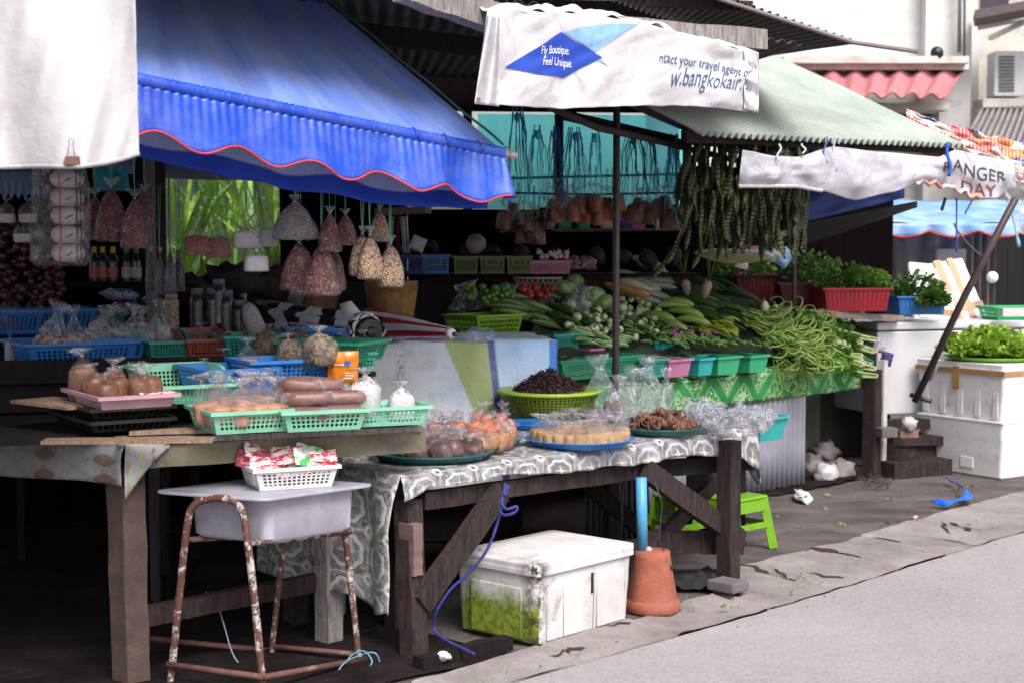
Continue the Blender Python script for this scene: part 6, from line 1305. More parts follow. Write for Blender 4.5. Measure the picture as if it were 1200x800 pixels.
# ================================================================ FOAM BOX, POT, ROPE
def foam():
    t = NT('mossy_white_foam'); n = t.noise(7, 8, .75, dist=.4); z = t.sep()[2]
    col = t.mix(t.ramp(t.noise(3, 6, .7), .35, .7), (.66, .64, .64), (.46, .44, .44)); col = t.mix(t.ramp(n, .58, .66, 0, .5), col, (.14, .12, .1))
    xx = t.sep(); fo = t.ramp(xx[1], -.16, -.04, 0, 1)
    moss = t.math('MULTIPLY', t.ramp(t.math('ADD', t.math('MULTIPLY', z, -3.2), t.noise(9, 7, .75)), -.3, .05), t.ramp(xx[0], -.445 * FLX, -.455 * FLX))
    col = t.mix(t.math('MULTIPLY', moss, t.ramp(xx[1], .28, .18)), col, t.mix(t.ramp(t.noise(30, 4), .4, .6), (.1, .15, .015), (.22, .27, .03)))
    st2 = t.math('MULTIPLY', t.ramp(t.math('ABSOLUTE', t.math('SUBTRACT', t.math('FRACT', t.math('MULTIPLY_ADD', xx[0], 4.6, .22)), .5)), .03, .0), t.ramp(t.math('ADD', z, t.math('MULTIPLY', n, -.35)), .05, -.05)); st2 = t.math('MULTIPLY', st2, t.ramp(xx[1], -.2, -.22))
    col = t.mix(st2, col, (.16, .2, .03))
    cr = t.math('MULTIPLY', t.ramp(xx[0], -.36 * FLX, -.47 * FLX), t.math('MULTIPLY', t.ramp(xx[1], -.12, -.22), t.ramp(t.noise(16, 7, .8), .42, .54))); col = t.mix(cr, col, (.03, .03, .025))
    return t.done(t.bsdf(col, .8, spec=.25, nrm=t.bump(t.math('ADD', t.noise(70, 5, .8), n), .3, .01)))
fc = G(629, 757, .01); fr_ = G(742, 724, .01); ang = math.atan2(fr_.y - fc.y, fr_.x - fc.x); Lx = (fr_ - fc).length; FLX = Lx; FOAM = mk('foam', foam); Wy = .48; Hh = .29
cx = fc + Vector((math.cos(ang), math.sin(ang), 0)) * Lx / 2 + Vector((-math.sin(ang), math.cos(ang), 0)) * Wy / 2
rt = thing('foam_box', 'big old white foam box with green moss under the front table', 'foam box', cx, ang)
def fbox(m, L, W_, z0, z1, tp=1.0, rad=.03):
    cs = [Vector((-L / 2, -W_ / 2, 0)), Vector((L / 2, -W_ / 2, 0)), Vector((L / 2, W_ / 2, 0)), Vector((-L / 2, W_ / 2, 0))]; rg = rr_poly(cs, rad); n = len(rg); K2 = 10
    vs = []
    for j in range(K2 + 1): s = j / K2; k = lerp(tp, 1, s); vs += [Vector((v.x * k, v.y * k, lerp(z0, z1, s))) + Vector((.003 * nz(v.x * 9, s * 4), .003 * nz(v.y * 9, s * 4, 3), 0)) for v in rg]
    fs = [tuple(range(n))[::-1], tuple(range(K2 * n, K2 * n + n))]
    for j in range(K2): fs += [(j * n + i, j * n + (i + 1) % n, (j + 1) * n + (i + 1) % n, (j + 1) * n + i) for i in range(n)]
    m.add(vs, fs)
m = MB(); fbox(m, Lx * .985, Wy * .98, 0, Hh, .95); m.build('box_body', FOAM, rt, world=False, ang=35)
m = MB(); fbox(m, Lx + .015, Wy + .02, Hh + .001, Hh + .055, 1.0, .035); m.build('lid', FOAM, rt, world=False, ang=35, mod={'bevel': .006})
m = MB(); fbox(m, Lx * .78, Wy * .72, Hh + .056, Hh + .066, 1.03, .04); m.build('lid_panel', FOAM, rt, world=False, ang=35)
for (x0, x1) in ((-.26, -.03), (.08, .27)):      # raised panels of the long side
    m = MB(); m.box(((x0 + x1) / 2, -Wy * .485, Hh * .42), (x1 - x0, .012, Hh * .8)); m.build('side_panel', FOAM, rt, smooth=False, world=False, mod={'bevel': .01})
m = MB(); m.box((-Lx * .485, 0.0, Hh * .42), (.012, Wy * .62, Hh * .78)); m.build('end_panel', FOAM, rt, smooth=False, world=False, mod={'bevel': .01})
m = MB(); m.box((.045, -Wy * .4885, Hh * .72), (.014, .004, .09)); m.build('crack', plain('black_hole', (.01, .01, .01), .9), rt, smooth=False, world=False)
pp = G(764, 714, 0.0); pp.z = .0
rt = thing('plant_pot', 'upturned orange terracotta flowerpot holding a blue pipe', 'flowerpot', pp); rt.scale = (1.16, 1.16, 1.0)
TC = plain('terracotta', (.4, .1, .055), .9, .45, 12, dirt=(.16, .09, .07), dirtamt=.9, bump=.6)
m = MB(); m.lathe([(.109, 0), (.112, .004), (.110, .045), (.101, .052), (.099, .06), (.074, .25), (.071, .278), (.05, .283)], 40, wob=.07); m.build('pot_wall', TC, rt, world=False); m = MB(); m.lathe([(.05, .2795), (.03, .279)], 24); m.build('pot_base', TC, rt, world=False)
q = at(750, 640, (pp.y)); m = MB(); m.tube([(q.x + .012, q.y, .275), (q.x + .004, q.y, .62)], .0255, 16); tag(m.build('blue_pipe', plain('blue_pvc', (.08, .32, .55), .4, .2, 10, dirt=(.1, .12, .15))), 'upright light blue plastic pipe rising from the flowerpot', 'pipe')
m = MB(); m.blob(at(760, 644, pp.y - .01), .018, 8); tag(m.build('small_stone', plain('pale_stone', (.4, .38, .36))), 'small pale stone wedged beside the blue pipe', 'stone')
m = MB(); m.tube([at(735, 560, 7.6), at(731, 563, 7.6), at(729, 590, 7.6), at(728, 640, 7.6)], .006, 6); m.tube([at(766, 560, 7.3), at(776, 590, 7.3), at(772, 630, 7.25), at(788, 668, 7.2)], .004, 6); tag(m.build('black_cable', plain('black_cable', (.012, .012, .015), .5)), 'black cable hanging beside the blue pipe', 'cable')
RP = plain('blue_rope', (.025, .035, .2), .6, .5, 40, bump=.6)
string('blue_rope', 'blue rope tied to the slanting table brace and trailing beside the foam box', bez([at(592, 566, 6.45), at(588, 590, 6.4), at(583, 612, 6.38), at(570, 645, 6.36), at(548, 672, 6.36), at(528, 690, 6.36), at(512, 715, 6.36), at(508, 735, 6.4), at(520, 748, 6.35), at(540, 758, 6.3), at(556, 766, 6.25)]), .0065, RP, 'rope')
string('blue_rope', 'knotted loose end of blue rope on the slanting table brace', bez([at(585, 598, 6.36), at(592, 603, 6.34), at(604, 599, 6.34), at(605, 593, 6.34), at(594, 596, 6.33), at(588, 588, 6.36), at(592, 572, 6.38), at(596, 570, 6.4), at(591, 580, 6.36)]), .007, RP, 'rope')
m = MB(); m.beam(G(490, 778, .03), G(596, 752, .03), .06, .06, seg=6, jit=.1); tag(m.build('dark_batten', BLACKWOOD, smooth=False), 'dark batten lying on the ground between the table leg and foam box', 'batten')
m = MB(); m.blob(G(520, 768, .05), (.03, .024, .02), 12, amp=.5, fr=3); tag(m.build('crumpled_cup', plain('white_litter', (.7, .66, .7), .5)), 'crumpled white cup beside the dark batten', 'litter')
m = MB(); m.grid(lambda u, v: G(lerp(788, 868, u), lerp(690, 684, v), .014) + Vector((0, .35 * v, .035 * max(0, nz(u * 7, v * 5)) + .02 * math.sin(u * 3.1) * math.sin(v * 3.1))), 40, 20); tag(m.build('soil_pile', plain('dark_wet_soil', (.02, .016, .017), .8, .5, 20, bump=.9)), 'dark wet soil and litter around the far foot of the front table', 'soil', kind='stuff')
m = MB(); m.box(G(853, 685, .045), (.13, .16, .05), .8); tag(m.build('brick_block', plain('grey_block', (.13, .12, .13), .9), smooth=False, mod={'bevel': .008}), 'grey block under the far leg of the front table', 'block')
# green plastic stools
def pstool():
    rt = thing('plastic_stool', 'x', 'stool'); G_ = P('limegreen'); m = MB(); m.box((0, 0, .275), (.27, .27, .02)); m.build('seat', G_, rt, smooth=False, world=False, mod={'bevel': .01})
    for sx in (-1, 1):
        for sy in (-1, 1): m = MB(); m.beam((sx * .115, sy * .115, .265), (sx * .155, sy * .155, 0), .045, .03, up=(0, 0, 1)); m.build('leg', G_, rt, smooth=False, world=False)
    for a_ in range(4): m = MB(); xf = Matrix.Rotation(a_ * math.pi / 2, 4, 'Z'); m.box((0, -.125, .235), (.25, .014, .06), 0, 0, xf); m.box((0, -.138, .13), (.27, .012, .03), 0, 0, xf); m.build('rail', G_, rt, smooth=False, world=False)
    return rt
kst = Kit(pstool); pa = G(803, 638, 0); kst.put(pa, .5, 1.0, 'bright green plastic stool seen left of the far table leg', 'green plastic stools', 'stool'); pa = G(858, 641, 0); kst.put(pa, .75, 1.05, 'bright green plastic stool seen right of the far table leg', 'green plastic stools', 'stool')
m = MB(); a, b = at(686, 540, 8.3), at(752, 540, 8.5); m.grid(lambda u, v: Vector((lerp(a.x, b.x, u), lerp(a.y, b.y, u) + .012 * math.sin(u * 60), .1 + .55 * v)), 90, 2); tag(m.build('ribbed_panel', plain('dark_ribbed_sheet', (.07, .06, .07), .6), mod={'solid': .004}), 'grey ribbed sheet standing behind the front table', 'sheet')
# ================================================================ VEGETABLE STALL
def veg(name, c, c2, stripe=0.0, rough=.35, rnd_=.5, kind=None):
    def f():
        t = NT(name); n = t.noise(14, 5, .65); o_ = t.sep()
        col = t.mix(t.ramp(n, .35, .68), c, c2)
        if kind == 'stripes': ang_ = t.math('ARCTAN2', o_[1], o_[2]); col = t.mix(t.ramp(t.math('ADD', t.math('SINE', t.math('MULTIPLY', ang_, stripe)), t.math('MULTIPLY', n, .6)), .1, .5), col, tuple(min(1, x * 2.6 + .1) for x in c2))
        if kind == 'ends': col = t.mix(t.ramp(t.math('ADD', o_[2], t.math('MULTIPLY', n, .02)), -.004, .012), col, c2)
        col = t.mix(t.math('MULTIPLY', t.rnd(), rnd_), col, tuple(x * .4 for x in c))
        return t.done(t.bsdf(col, rough, spec=.5, nrm=t.bump(n, .15, .01)))
    return mk(name, f)
def pod(name, L, r, mat, curve=.1, n=10, taper=.6, tip=None, stem=None, N=12):
    """long vegetable along local x"""
    def fn():
        pts = [(-L / 2 + L * i / N, 0, curve * L * (1 - (2 * i / N - 1) ** 2)) for i in range(N + 1)]
        rs = [r * max(.04, (1 - abs(2 * i / N - 1) ** 3.2)) * (1 - (1 - taper) * (i / N)) for i in range(N + 1)]
        m = MB(); m.tube(pts, rs, n)
        if not stem: return m.build(name, mat, world=False)
        rt = thing(name, name, 'vegetable'); m.build('flesh', mat, rt, world=False); m = MB(); m.tube([(-L / 2 - L * .1, 0, -.004), (-L / 2 + .002, 0, 0)], [r * .16, r * .3], 6); m.build('stalk', stem, rt, world=False); return rt
    return Kit(fn)
CUKE = veg('dark_green_skin', (.02, .06, .012), (.06, .13, .02)); CUKEM = veg('mottled_green_skin', (.05, .11, .02), (.16, .25, .06)); PALEG = veg('pale_green_skin', (.2, .34, .05), (.35, .48, .12)); STR = veg('striped_green_skin', (.03, .08, .015), (.08, .16, .04), 9, kind='stripes')
AUB = veg('green_aubergine_skin', (.08, .16, .03), (.3, .38, .2), 12, kind='stripes'); CAB = veg('cabbage_leaf', (.16, .28, .07), (.34, .46, .2)); MEL = veg('ridged_gourd_skin', (.2, .32, .06), (.42, .52, .22), 10, kind='stripes')
WHG = veg('white_radish_skin', (.42, .46, .3), (.6, .6, .5)); PURP = veg('purple_shallot_skin', (.3, .04, .22), (.45, .1, .35)); STK = plain('green_stalk', (.08, .16, .02), .5); DRAD = veg('radish_root', (.4, .3, .27), (.55, .45, .4)); YG = veg('yellow_green_pepper', (.25, .34, .02), (.42, .5, .06)); LIME = veg('lime_skin', (.06, .14, .01), (.14, .24, .03)); TOM = veg('tomato_skin', (.3, .015, .01), (.42, .04, .02))
vs_ = thing('vegetable_stall', 'low wooden vegetable stall with a green printed cloth front', 'market stall', W(3.5, 1.9, 0))
# sloped board
sa, sb, sc_, sd = SL(590, 440), SL(1015, 440), SL(900, 350), SL(505, 350)
def T2W(s, t, z): return W(s, t, z)
s_l, s_r = st(T(600, 440, 1.5))[0], st(T(1018, 450, 1.5))[0]
m = MB(); a, b, c, d = W(s_l - .4, 1.46, .80), W(s_r, 1.46, .80), W(s_r, 3.1, 1.44), W(s_l - .4, 3.1, 1.44)
m.add([a, b, c, d] + [p_ - Vector((0, 0, .03)) for p_ in (a, b, c, d)], [(0, 1, 2, 3), (7, 6, 5, 4), (0, 4, 5, 1), (1, 5, 6, 2), (2, 6, 7, 3), (3, 7, 4, 0)]); m.build('sloping_board', BLACKWOOD, vs_, smooth=False)
q = G(1021, 558, 0); m = MB(); m.beam(q, Vector((q.x, q.y, .78)), .1, .09, seg=6, jit=.04); m.build('corner_post', DARKWOOD, vs_, smooth=False)
q = G(1033, 556, 0); m = MB(); m.beam(q, Vector((q.x, q.y, .84)), .05, .05, seg=6, jit=.04); m.build('white_batten', plain('white_painted_batten', (.6, .58, .56), .7), vs_, smooth=False)
m = MB(); p0, p1 = T(760, 470, 1.6), T(936, 470, 1.5); p0 = W(st(T(760, 470, 1.5))[0], 1.5, 0); p1 = W(st(T(934, 470, 1.5))[0], 1.44, 0); Lq = (p1 - p0).length
m.grid(lambda u, v: p0.lerp(p1, u) + Vector((K, -K, 0)) * .012 * math.sin(u * Lq / .055 * 6.283) + Vector((0, 0, .015 + .75 * v)), int(Lq / .055 * 8), 3)
GALV = metal_roof('galvanised_sheet', (.3, .3, .36), (.14, .06, .03), .45); m.build('corrugated_front', GALV, vs_, mod={'solid': .003})
m = MB(); p0, p1 = W(st(T(938, 470, 1.5))[0], 2.05, 0), W(st(T(1012, 470, 1.5))[0], 1.9, 0); m.beam(p0 + Vector((0, 0, .38)), p1 + Vector((0, 0, .38)), .05, .76); m.build('concrete_panel', plain('mossy_concrete', (.12, .11, .09), .9, .5, 4, dirt=(.03, .045, .015), dirtamt=.8, bump=.5), vs_, smooth=False)
def grn(t):
    u = uvs(t); X = t.math('MULTIPLY', u[0], 1.0); V = t.math('MULTIPLY_ADD', u[1], 1.0, .0)
    fx = t.math('FRACT', X); tri = t.math('SUBTRACT', 1.0, t.math('MULTIPLY', t.math('ABSOLUTE', t.math('SUBTRACT', fx, .5)), 2.0))
    e1 = t.math('SUBTRACT', tri, V)                                        # upright triangles (apex up at V=1)
    tri2 = t.math('ABSOLUTE', t.math('SUBTRACT', t.math('MULTIPLY', fx, 2.0), 1.0)); e2 = t.math('SUBTRACT', t.math('ADD', V, tri2), 1.0)
    base = t.mix(t.ramp(t.noise(3, 5, .6), .35, .7), (.02, .17, .045), (.045, .27, .08))
    e1b = t.math('SUBTRACT', t.math('MULTIPLY', tri, 1.0), t.math('ADD', V, .26)); e2b = t.math('SUBTRACT', t.math('MULTIPLY', tri2, 1.0), t.math('SUBTRACT', 1.26, V))
    rings = lambda e: t.ramp(t.math('SINE', t.math('MULTIPLY', e, 48)), .1, .5)
    sw = t.ramp(t.noise(26, 2, .5, dist=1.5, co=t.mapv((1, 1, 1))), .5, .53)
    lines = t.math('ADD', band(t, e1b, .0, .05, .01), t.math('MULTIPLY', stepf(t, e1b, .1, .02), sw), clamp=True); l2 = t.math('ADD', band(t, e2b, .0, .05, .01), t.math('MULTIPLY', stepf(t, e2b, .1, .02), sw), clamp=True)
    return t.mix(t.math('MULTIPLY', t.math('MAXIMUM', lines, l2), .8), base, (.4, .55, .3))
GRN = cloth2('green_printed_cloth', grn, .6, .4, 8); gc = thing('green_cloth', 'green cloth printed with pale triangles along the vegetable stall front', 'tablecloth', W(3.5, 1.45, .8))
m = MB(); sA, sB = st(T(640, 450, 1.44))[0], st(T(1022, 450, 1.44))[0]
def gcf(u, v):
    s_ = lerp(sA, sB, u); ln = .19 + .02 * nz(u * 8, 1); rr_ = .012 * math.sin(s_ * 22) + .01 * nz(s_ * 6, v * 2)
    return W(s_, 1.425 - .008 * v + rr_ * v, .825 + .004 * nz(s_ * 9, 2)) + Vector((0, 0, -ln * (1 - v)))
mgrid(m, lambda u, v: gcf(u, v), 240, 10, (sB - sA) / .34, 1); m.build('cloth_front', GRN, gc, mod={'solid': .002})
m = MB(); m.grid(lambda u, v: W(lerp(sA, sB, u), 1.425 + .25 * v, .829 + .1 * v + .003 * nz(u * 30, v * 4)), 60, 4); m.build('cloth_top', GRN, gc, mod={'solid': .002})
# trays of the vegetable stall
def vt(px, py, L, Wd, h, col, lab, yaw=45, z=None, **kw):
    p_ = SL(px, py); p_ = p_ + Vector((K, K, 0)) * L * .43 + Vector((-K, K, 0)) * Wd * .43; p_.z = SL(px, py).z + .02; basket(0, 0, 0, L, Wd, h, col, lab, yaw=yaw, loc=p_, **kw)
    return p_, R(yaw)
vt(662, 450, .75, .26, .12, 'green', 'dark green mesh tray at the front left of the vegetable heap', nx=26, nz_=4); vt(755, 447, .22, .26, .115, 'teal', 'teal tray end behind the tall clear bags', nx=8, nz_=4)
vt(783, 446, .225, .25, .11, 'rose', 'rose pink tray at the front of the vegetable stall', solid=True); vt(818, 444, .15, .25, .11, 'turq', 'dark turquoise tray right of the pink one', solid=True); vt(841, 443, .235, .25, .115, 'teal2', 'bright green tray third from the pink tray', solid=True); vt(878, 440, .2, .25, .11, 'teal2', 'bright green tray next to the long beans', solid=True)
vt(648, 419, .25, .26, .12, 'teal', 'teal tray of dark cucumbers above the mesh tray', nx=12, nz_=5); vt(690, 422, .12, .2, .05, 'rose', 'pink tray edge between the green aubergines', solid=True)
vt(768, 416, .34, .26, .07, 'turq', 'turquoise tray under the pale green gourds', solid=True); vt(812, 412, .26, .26, .07, 'teal2', 'green tray under the dark long gourds', solid=True)
vt(560, 399, .40, .3, .13, 'lime', 'lime green perforated tray holding the limes', nx=14, nz_=3)
def slf(px0, px1, py0, py1, lift=.05, jig=.03):
    def f(rr, i): p_ = SL(rr.uniform(px0, px1), rr.uniform(py0, py1)); return p_ + Vector((0, 0, lift + rr.uniform(0, jig))), 0
    return f
def slay(kit, px0, px1, py0, py1, n, sc, lab, grp, cat, yaw=0.0, spread=.4, lift=.05, jig=.04, seed=0, tilt=.15):
    rr = random.Random(seed); f = slf(px0, px1, py0, py1, lift, jig)
    for i in range(n): p_, _ = f(rr, i); kit.put(p_, (rr.uniform(-tilt, tilt) + rr.uniform(0, 6.28) * 0, rr.uniform(-tilt, tilt) + .2, yaw + rr.uniform(-spread, spread)), sc * rr.uniform(.85, 1.15), lab, grp, cat)
# filler mound so that no board shows between the heaped vegetables
m = MB(); m.grid(lambda u, v: (lambda p_: p_ + Vector((0, 0, .05 + .05 * nz(u * 14, v * 8, 2))))(SL(lerp(lerp(600, 660, v), lerp(930, 868, v), u), lerp(428, 345, v))), 80, 30); tag(m.build('leafy_bedding', plain('dark_leaves_bed', (.018, .03, .01), .8, .5, 25, bump=.8)), 'bed of dark leaves under the heaped vegetables', 'leaves', kind='stuff')
kcu = pod('cucumber', .21, .026, CUKEM, .05); kgd = pod('long_gourd', .30, .026, CUKE, .06, stem=STK); kpg = pod('pale_gourd', .25, .026, PALEG, .1, taper=1.1, stem=STK); kst_ = pod('striped_cucumber', .15, .022, STR, .08); kpe = pod('pepper', .10, .011, YG, .12, taper=.5, n=7, N=8); kgp = pod('green_pepper', .085, .012, veg('mid_green_pepper', (.05, .13, .02), (.12, .24, .04)), .1, n=7, N=8); kwr = pod('white_radish', .26, .034, WHG, .04, taper=.7)
slay(kcu, 592, 640, 372, 396, 16, 1.15, 'dark mottled cucumber heaped above the tarp counter', 'cucumbers left of the heap', 'cucumber', .1, .3, .05, .1, 1); slay(kgd, 628, 690, 372, 398, 10, .8, 'dark green gourd lying across the cucumber heap', 'dark gourds on the cucumber heap', 'gourd', -.5, .3, .09, .06, 2)
slay(kst_, 660, 735, 410, 424, 22, 1.0, 'small striped cucumber in the front mesh tray', 'striped cucumbers in the mesh tray', 'cucumber', .2, .5, .08, .04, 3)
def aub():
    rt = thing('round_aubergine', 'x', 'aubergine'); m = MB(); m.lathe([(.001, -.024), (.016, -.022), (.026, -.01), (.0275, .004), (.02, .019), (.008, .025), (.001, .026)], 14); m.build('flesh', AUB, rt, world=False); m = MB(); m.lathe([(.014, .0215), (.009, .027), (.003, .03), (.0025, .042), (.0001, .042)], 8); m.build('calyx', STK, rt, world=False); return rt
kau = Kit(aub)
rr = random.Random(4)
for i in range(95): p_ = SL(rr.uniform(664, 772), rr.uniform(370, 412)); kau.put(p_ + Vector((0, 0, .08 + rr.uniform(0, .06))), (rr.uniform(-1.5, 1.5), rr.uniform(-1.5, 1.5), 0), rr.uniform(.75, 1.1), 'small round striped green aubergine in the middle of the heap', 'round green aubergines in the heap', 'aubergine')
def cabb():
    m = MB(); 
    m.blob((0, 0, 0), (.08, .08, .068), 22, amp=.05, fr=2)
    for k in range(7):
        a = k * .9; 
        def f(u, v): th, ph = .25 + 1.5 * v, a + (u - .5) * 1.7; rr_ = .083 + .004 * k * .3 + .006 * math.sin(u * 11) * v; return (rr_ * math.sin(th) * math.cos(ph), rr_ * math.sin(th) * math.sin(ph), rr_ * .85 * math.cos(th))
        m.grid(f, 10, 8)
    return m.build('cabbage', CAB, world=False)
kcb = Kit(cabb)
for (px, py, s_, lab) in [(694, 372, 1.05, 'green cabbage with visible leaf folds left of the iron pole'), (662, 362, .85, 'smaller cabbage at the back near the lattice basket'), (708, 378, .8, 'pale cabbage half hidden behind the iron pole'), (674, 352, .7, 'rear cabbage under the shelf')]: p_ = SL(px, py); kcb.put(p_ + Vector((0, 0, .13)), (.3, .2, px), s_, lab, None, 'cabbage')
slay(kwr, 728, 772, 338, 372, 20, 1.0, 'pale green and white radish stacked at the back of the heap', 'white radishes at the back of the heap', 'radish', -.15, .25, .1, .1, 5)
p_ = SL(735, 375) + Vector((0, 0, .2)); kor = pod('orange_gourd', .38, .02, veg('orange_gourd_skin', (.5, .2, .04), (.6, .32, .1)), .02, taper=1.3); kor.put(p_, (0, .28, -.5), 1, 'long orange gourd slanting behind the iron pole', None, 'gourd')
for i, (px, py, z_, y_) in enumerate([(790, 389, .16, .1), (772, 398, .14, -.5), (803, 396, .16, -.3), (785, 404, .12, -.6), (812, 401, .13, -.2), (795, 383, .15, .0)]): kpg.put(SL(px, py) + Vector((0, 0, z_)), (0, .15, y_), 1.05, ['thick pale green gourd on top of the turquoise tray', 'pale gourd pointing down at the front of the turquoise tray', 'pale gourd crossing over the middle of the turquoise tray', 'pale gourd lying lowest beside the aubergines', 'pale gourd at the right end of the turquoise tray', 'pale gourd at the back of the turquoise tray'][i], None, 'gourd')
slay(kgd, 812, 872, 352, 398, 34, 1.05, 'long dark green gourd in the dim right part of the heap', 'dark long gourds right of the pale ones', 'gourd', -.5, .35, .06, .1, 6); slay(kgp, 775, 835, 402, 424, 60, 1.0, 'small green pepper spilling over the pink tray', 'small green peppers above the pink tray', 'pepper', -.2, .9, .1, .05, 7)
slay(kgp, 735, 790, 395, 420, 40, 1.1, 'small green pepper between the aubergines and gourds', 'small green peppers by the aubergines', 'pepper', -.2, 1.2, .1, .05, 17)
slay(kpe, 822, 860, 402, 418, 46, 1.15, 'yellow green pepper heaped on the green tray', 'yellow green peppers on the green tray', 'pepper', -.6, .35, .1, .07, 8)
ksv = Kit(lambda: MB_blob('purple_shallot', (.012, .012, .015), PURP, 8, .1)); rr = random.Random(14)
for i in range(34): p_ = SL(rr.uniform(785, 838), rr.uniform(408, 424)); ksv.put(p_ + Vector((0, 0, .135 + rr.uniform(0, .02))), (rr.uniform(-1, 1),) * 3, rr.uniform(.8, 1.2), 'bright purple shallot among the small green peppers', 'purple shallots among the peppers', 'shallot')
kml = pod('ridged_gourd', .16, .036, MEL, 0, n=12, stem=STK)
for (px, py, y_, lab) in [(897, 386, 0, 'upright pale ridged gourd, the taller one behind the long beans'), (911, 389, 0, 'upright pale ridged gourd, the shorter one behind the long beans')]: kml.put(SL(px, py) + Vector((0, 0, .13)), (0, R(80 if px < 900 else 68), R(30)), 1.05, lab, None, 'gourd')
# limes, tomatoes, back produce
klm = Kit(lambda: MB_blob('lime', (.022, .022, .023), LIME, 10, .05)); ktm = Kit(lambda: MB_blob('tomato', (.022, .022, .018), TOM, 10, .08)); scatter(klm, lambda rr, i: (SL(rr.uniform(548, 602), rr.uniform(368, 382)) + Vector((0, 0, .14 + rr.uniform(0, .06))), 0), 46, 1, 'lime heaped in the lime green tray', 'limes in the lime green tray', 'lime', seed=31)
scatter(ktm, lambda rr, i: (SL(rr.uniform(610, 648), rr.uniform(360, 374)) + Vector((0, 0, .12 + rr.uniform(0, .04))), 0), 32, 1, 'small red tomato heaped behind the cucumbers', 'red tomatoes behind the cucumbers', 'tomato', seed=32)
for i, (px, py, d, w_, h_, lab) in enumerate([(552, 362, 10.2, .22, .17, 'clear bag of pale roots left of the limes'), (598, 362, 10.4, .17, .15, 'clear bag with a bright edge behind the limes'), (640, 366, 10.4, .16, .13, 'crumpled clear bag lying on the tomatoes'), (672, 368, 10.2, .17, .2, 'knotted clear bag of pink goods beside the cabbages')]):
    o = open_bag(w_, h_, 60 + i); o.location = at(px, py, d); o.rotation_euler = (.2, -.3, i); tag(o, lab, 'bag')
kro = Kit(lambda: MB_blob('pale_root', (.018, .014, .014), plain('pale_root_skin', (.3, .22, .17), .7, rnd=.5), 8, .3)); scatter(kro, lambda rr, i: (at(rr.uniform(535, 572), rr.uniform(348, 364), 10.3 + rr.uniform(-.1, .1)), 0), 30, 1, 'pale root in the clear bag left of the limes', 'pale roots beside the limes', 'root', seed=33)
def radish_top():
    rt = thing('radish', 'x', 'radish'); m = MB(); m.tube([(0, 0, 0), (0, 0, .05), (0, 0, .1), (0, 0, .13)], [.008, .028, .034, .018], 12); m.build('root', DRAD, rt, world=False)
    for k in range(7): a = k * .9; m = MB(); m.tube([(0, 0, .125), (.02 * math.cos(a), .02 * math.sin(a), .2), (.06 * math.cos(a), .06 * math.sin(a), .33)], [.004, .0035, .002], 5); m.build('leaf_stalk', STK, rt, world=False)
    return rt
kra = Kit(radish_top); kra.put(at(806, 348, 11.2), (.2, -.2, 0), 1, 'radish with upright leaf stalks, the left of the pair at the back', None, 'radish'); kra.put(at(824, 352, 11.1), (.1, -.3, 2), 1.1, 'radish with upright leaf stalks, the right of the pair at the back', None, 'radish')
# long beans
BEAN = veg('long_bean_skin', (.13, .24, .03), (.28, .4, .09), rnd_=.55)
def bean(seed):
    def fn():
        rr = random.Random(seed); m = MB(); p_ = Vector((0, 0, 0)); a = 0.0; pts = []; L = .5 / 26; ca_ = rr.choice([-1, 1]) * rr.uniform(1.5, 6.0)
        pts = [Vector((0, 0, 0))]
        for i in range(26): a += (ca_ * (i / 26.0) ** 2 + rr.uniform(-1, 1) * .9) * .12; p_ = p_ + Vector((math.cos(a), math.sin(a), 0)) * L; pts.append(p_ + Vector((0, 0, .012 * math.sin(i * .5 + seed))))
        m.tube(pts, [.004] + [.0062] * 25 + [.003], 6); return m.build('long_bean', BEAN, world=False)
    return Kit(fn)
kbn = [bean(i) for i in range(9)]
rr = random.Random(21)
tl_ = math.atan2(-.3, 1)
for i in range(215):
    u_ = rr.random(); px = lerp(866, 935, u_); py = lerp(rr.uniform(384, 404), rr.uniform(392, 440), u_)
    p_ = SL(px, py) + Vector((0, 0, .12 + .06 * rr.random())); 
    # beans lie on the slope heading right and down to the front edge
    rot = Matrix.Rotation(rr.uniform(-.35, .35) + R(-22), 3, 'Z') @ Matrix.Rotation(rr.uniform(.12, .42), 3, 'Y') @ Matrix.Rotation(rr.uniform(-.3, .3) + .55, 3, 'X')
    kbn[i % 9].put(p_, rot.to_euler(), rr.uniform(.75, 1.05), 'long green bean curling in the big heap over the stall edge', 'long beans heaped over the stall edge', 'bean')
for i in range(26):
    p_ = T(rr.uniform(905, 950), rr.uniform(420, 440), 1.36 - .03 * rr.random()); rot = Matrix.Rotation(R(45), 3, 'Z') @ Matrix.Rotation(rr.uniform(.7, 1.4), 3, 'Y') @ Matrix.Rotation(R(90), 3, 'X'); kbn[i % 9].put(p_, rot.to_euler(), rr.uniform(.35, .6), 'long bean end hanging down over the green cloth', 'bean ends hanging over the green cloth', 'bean')
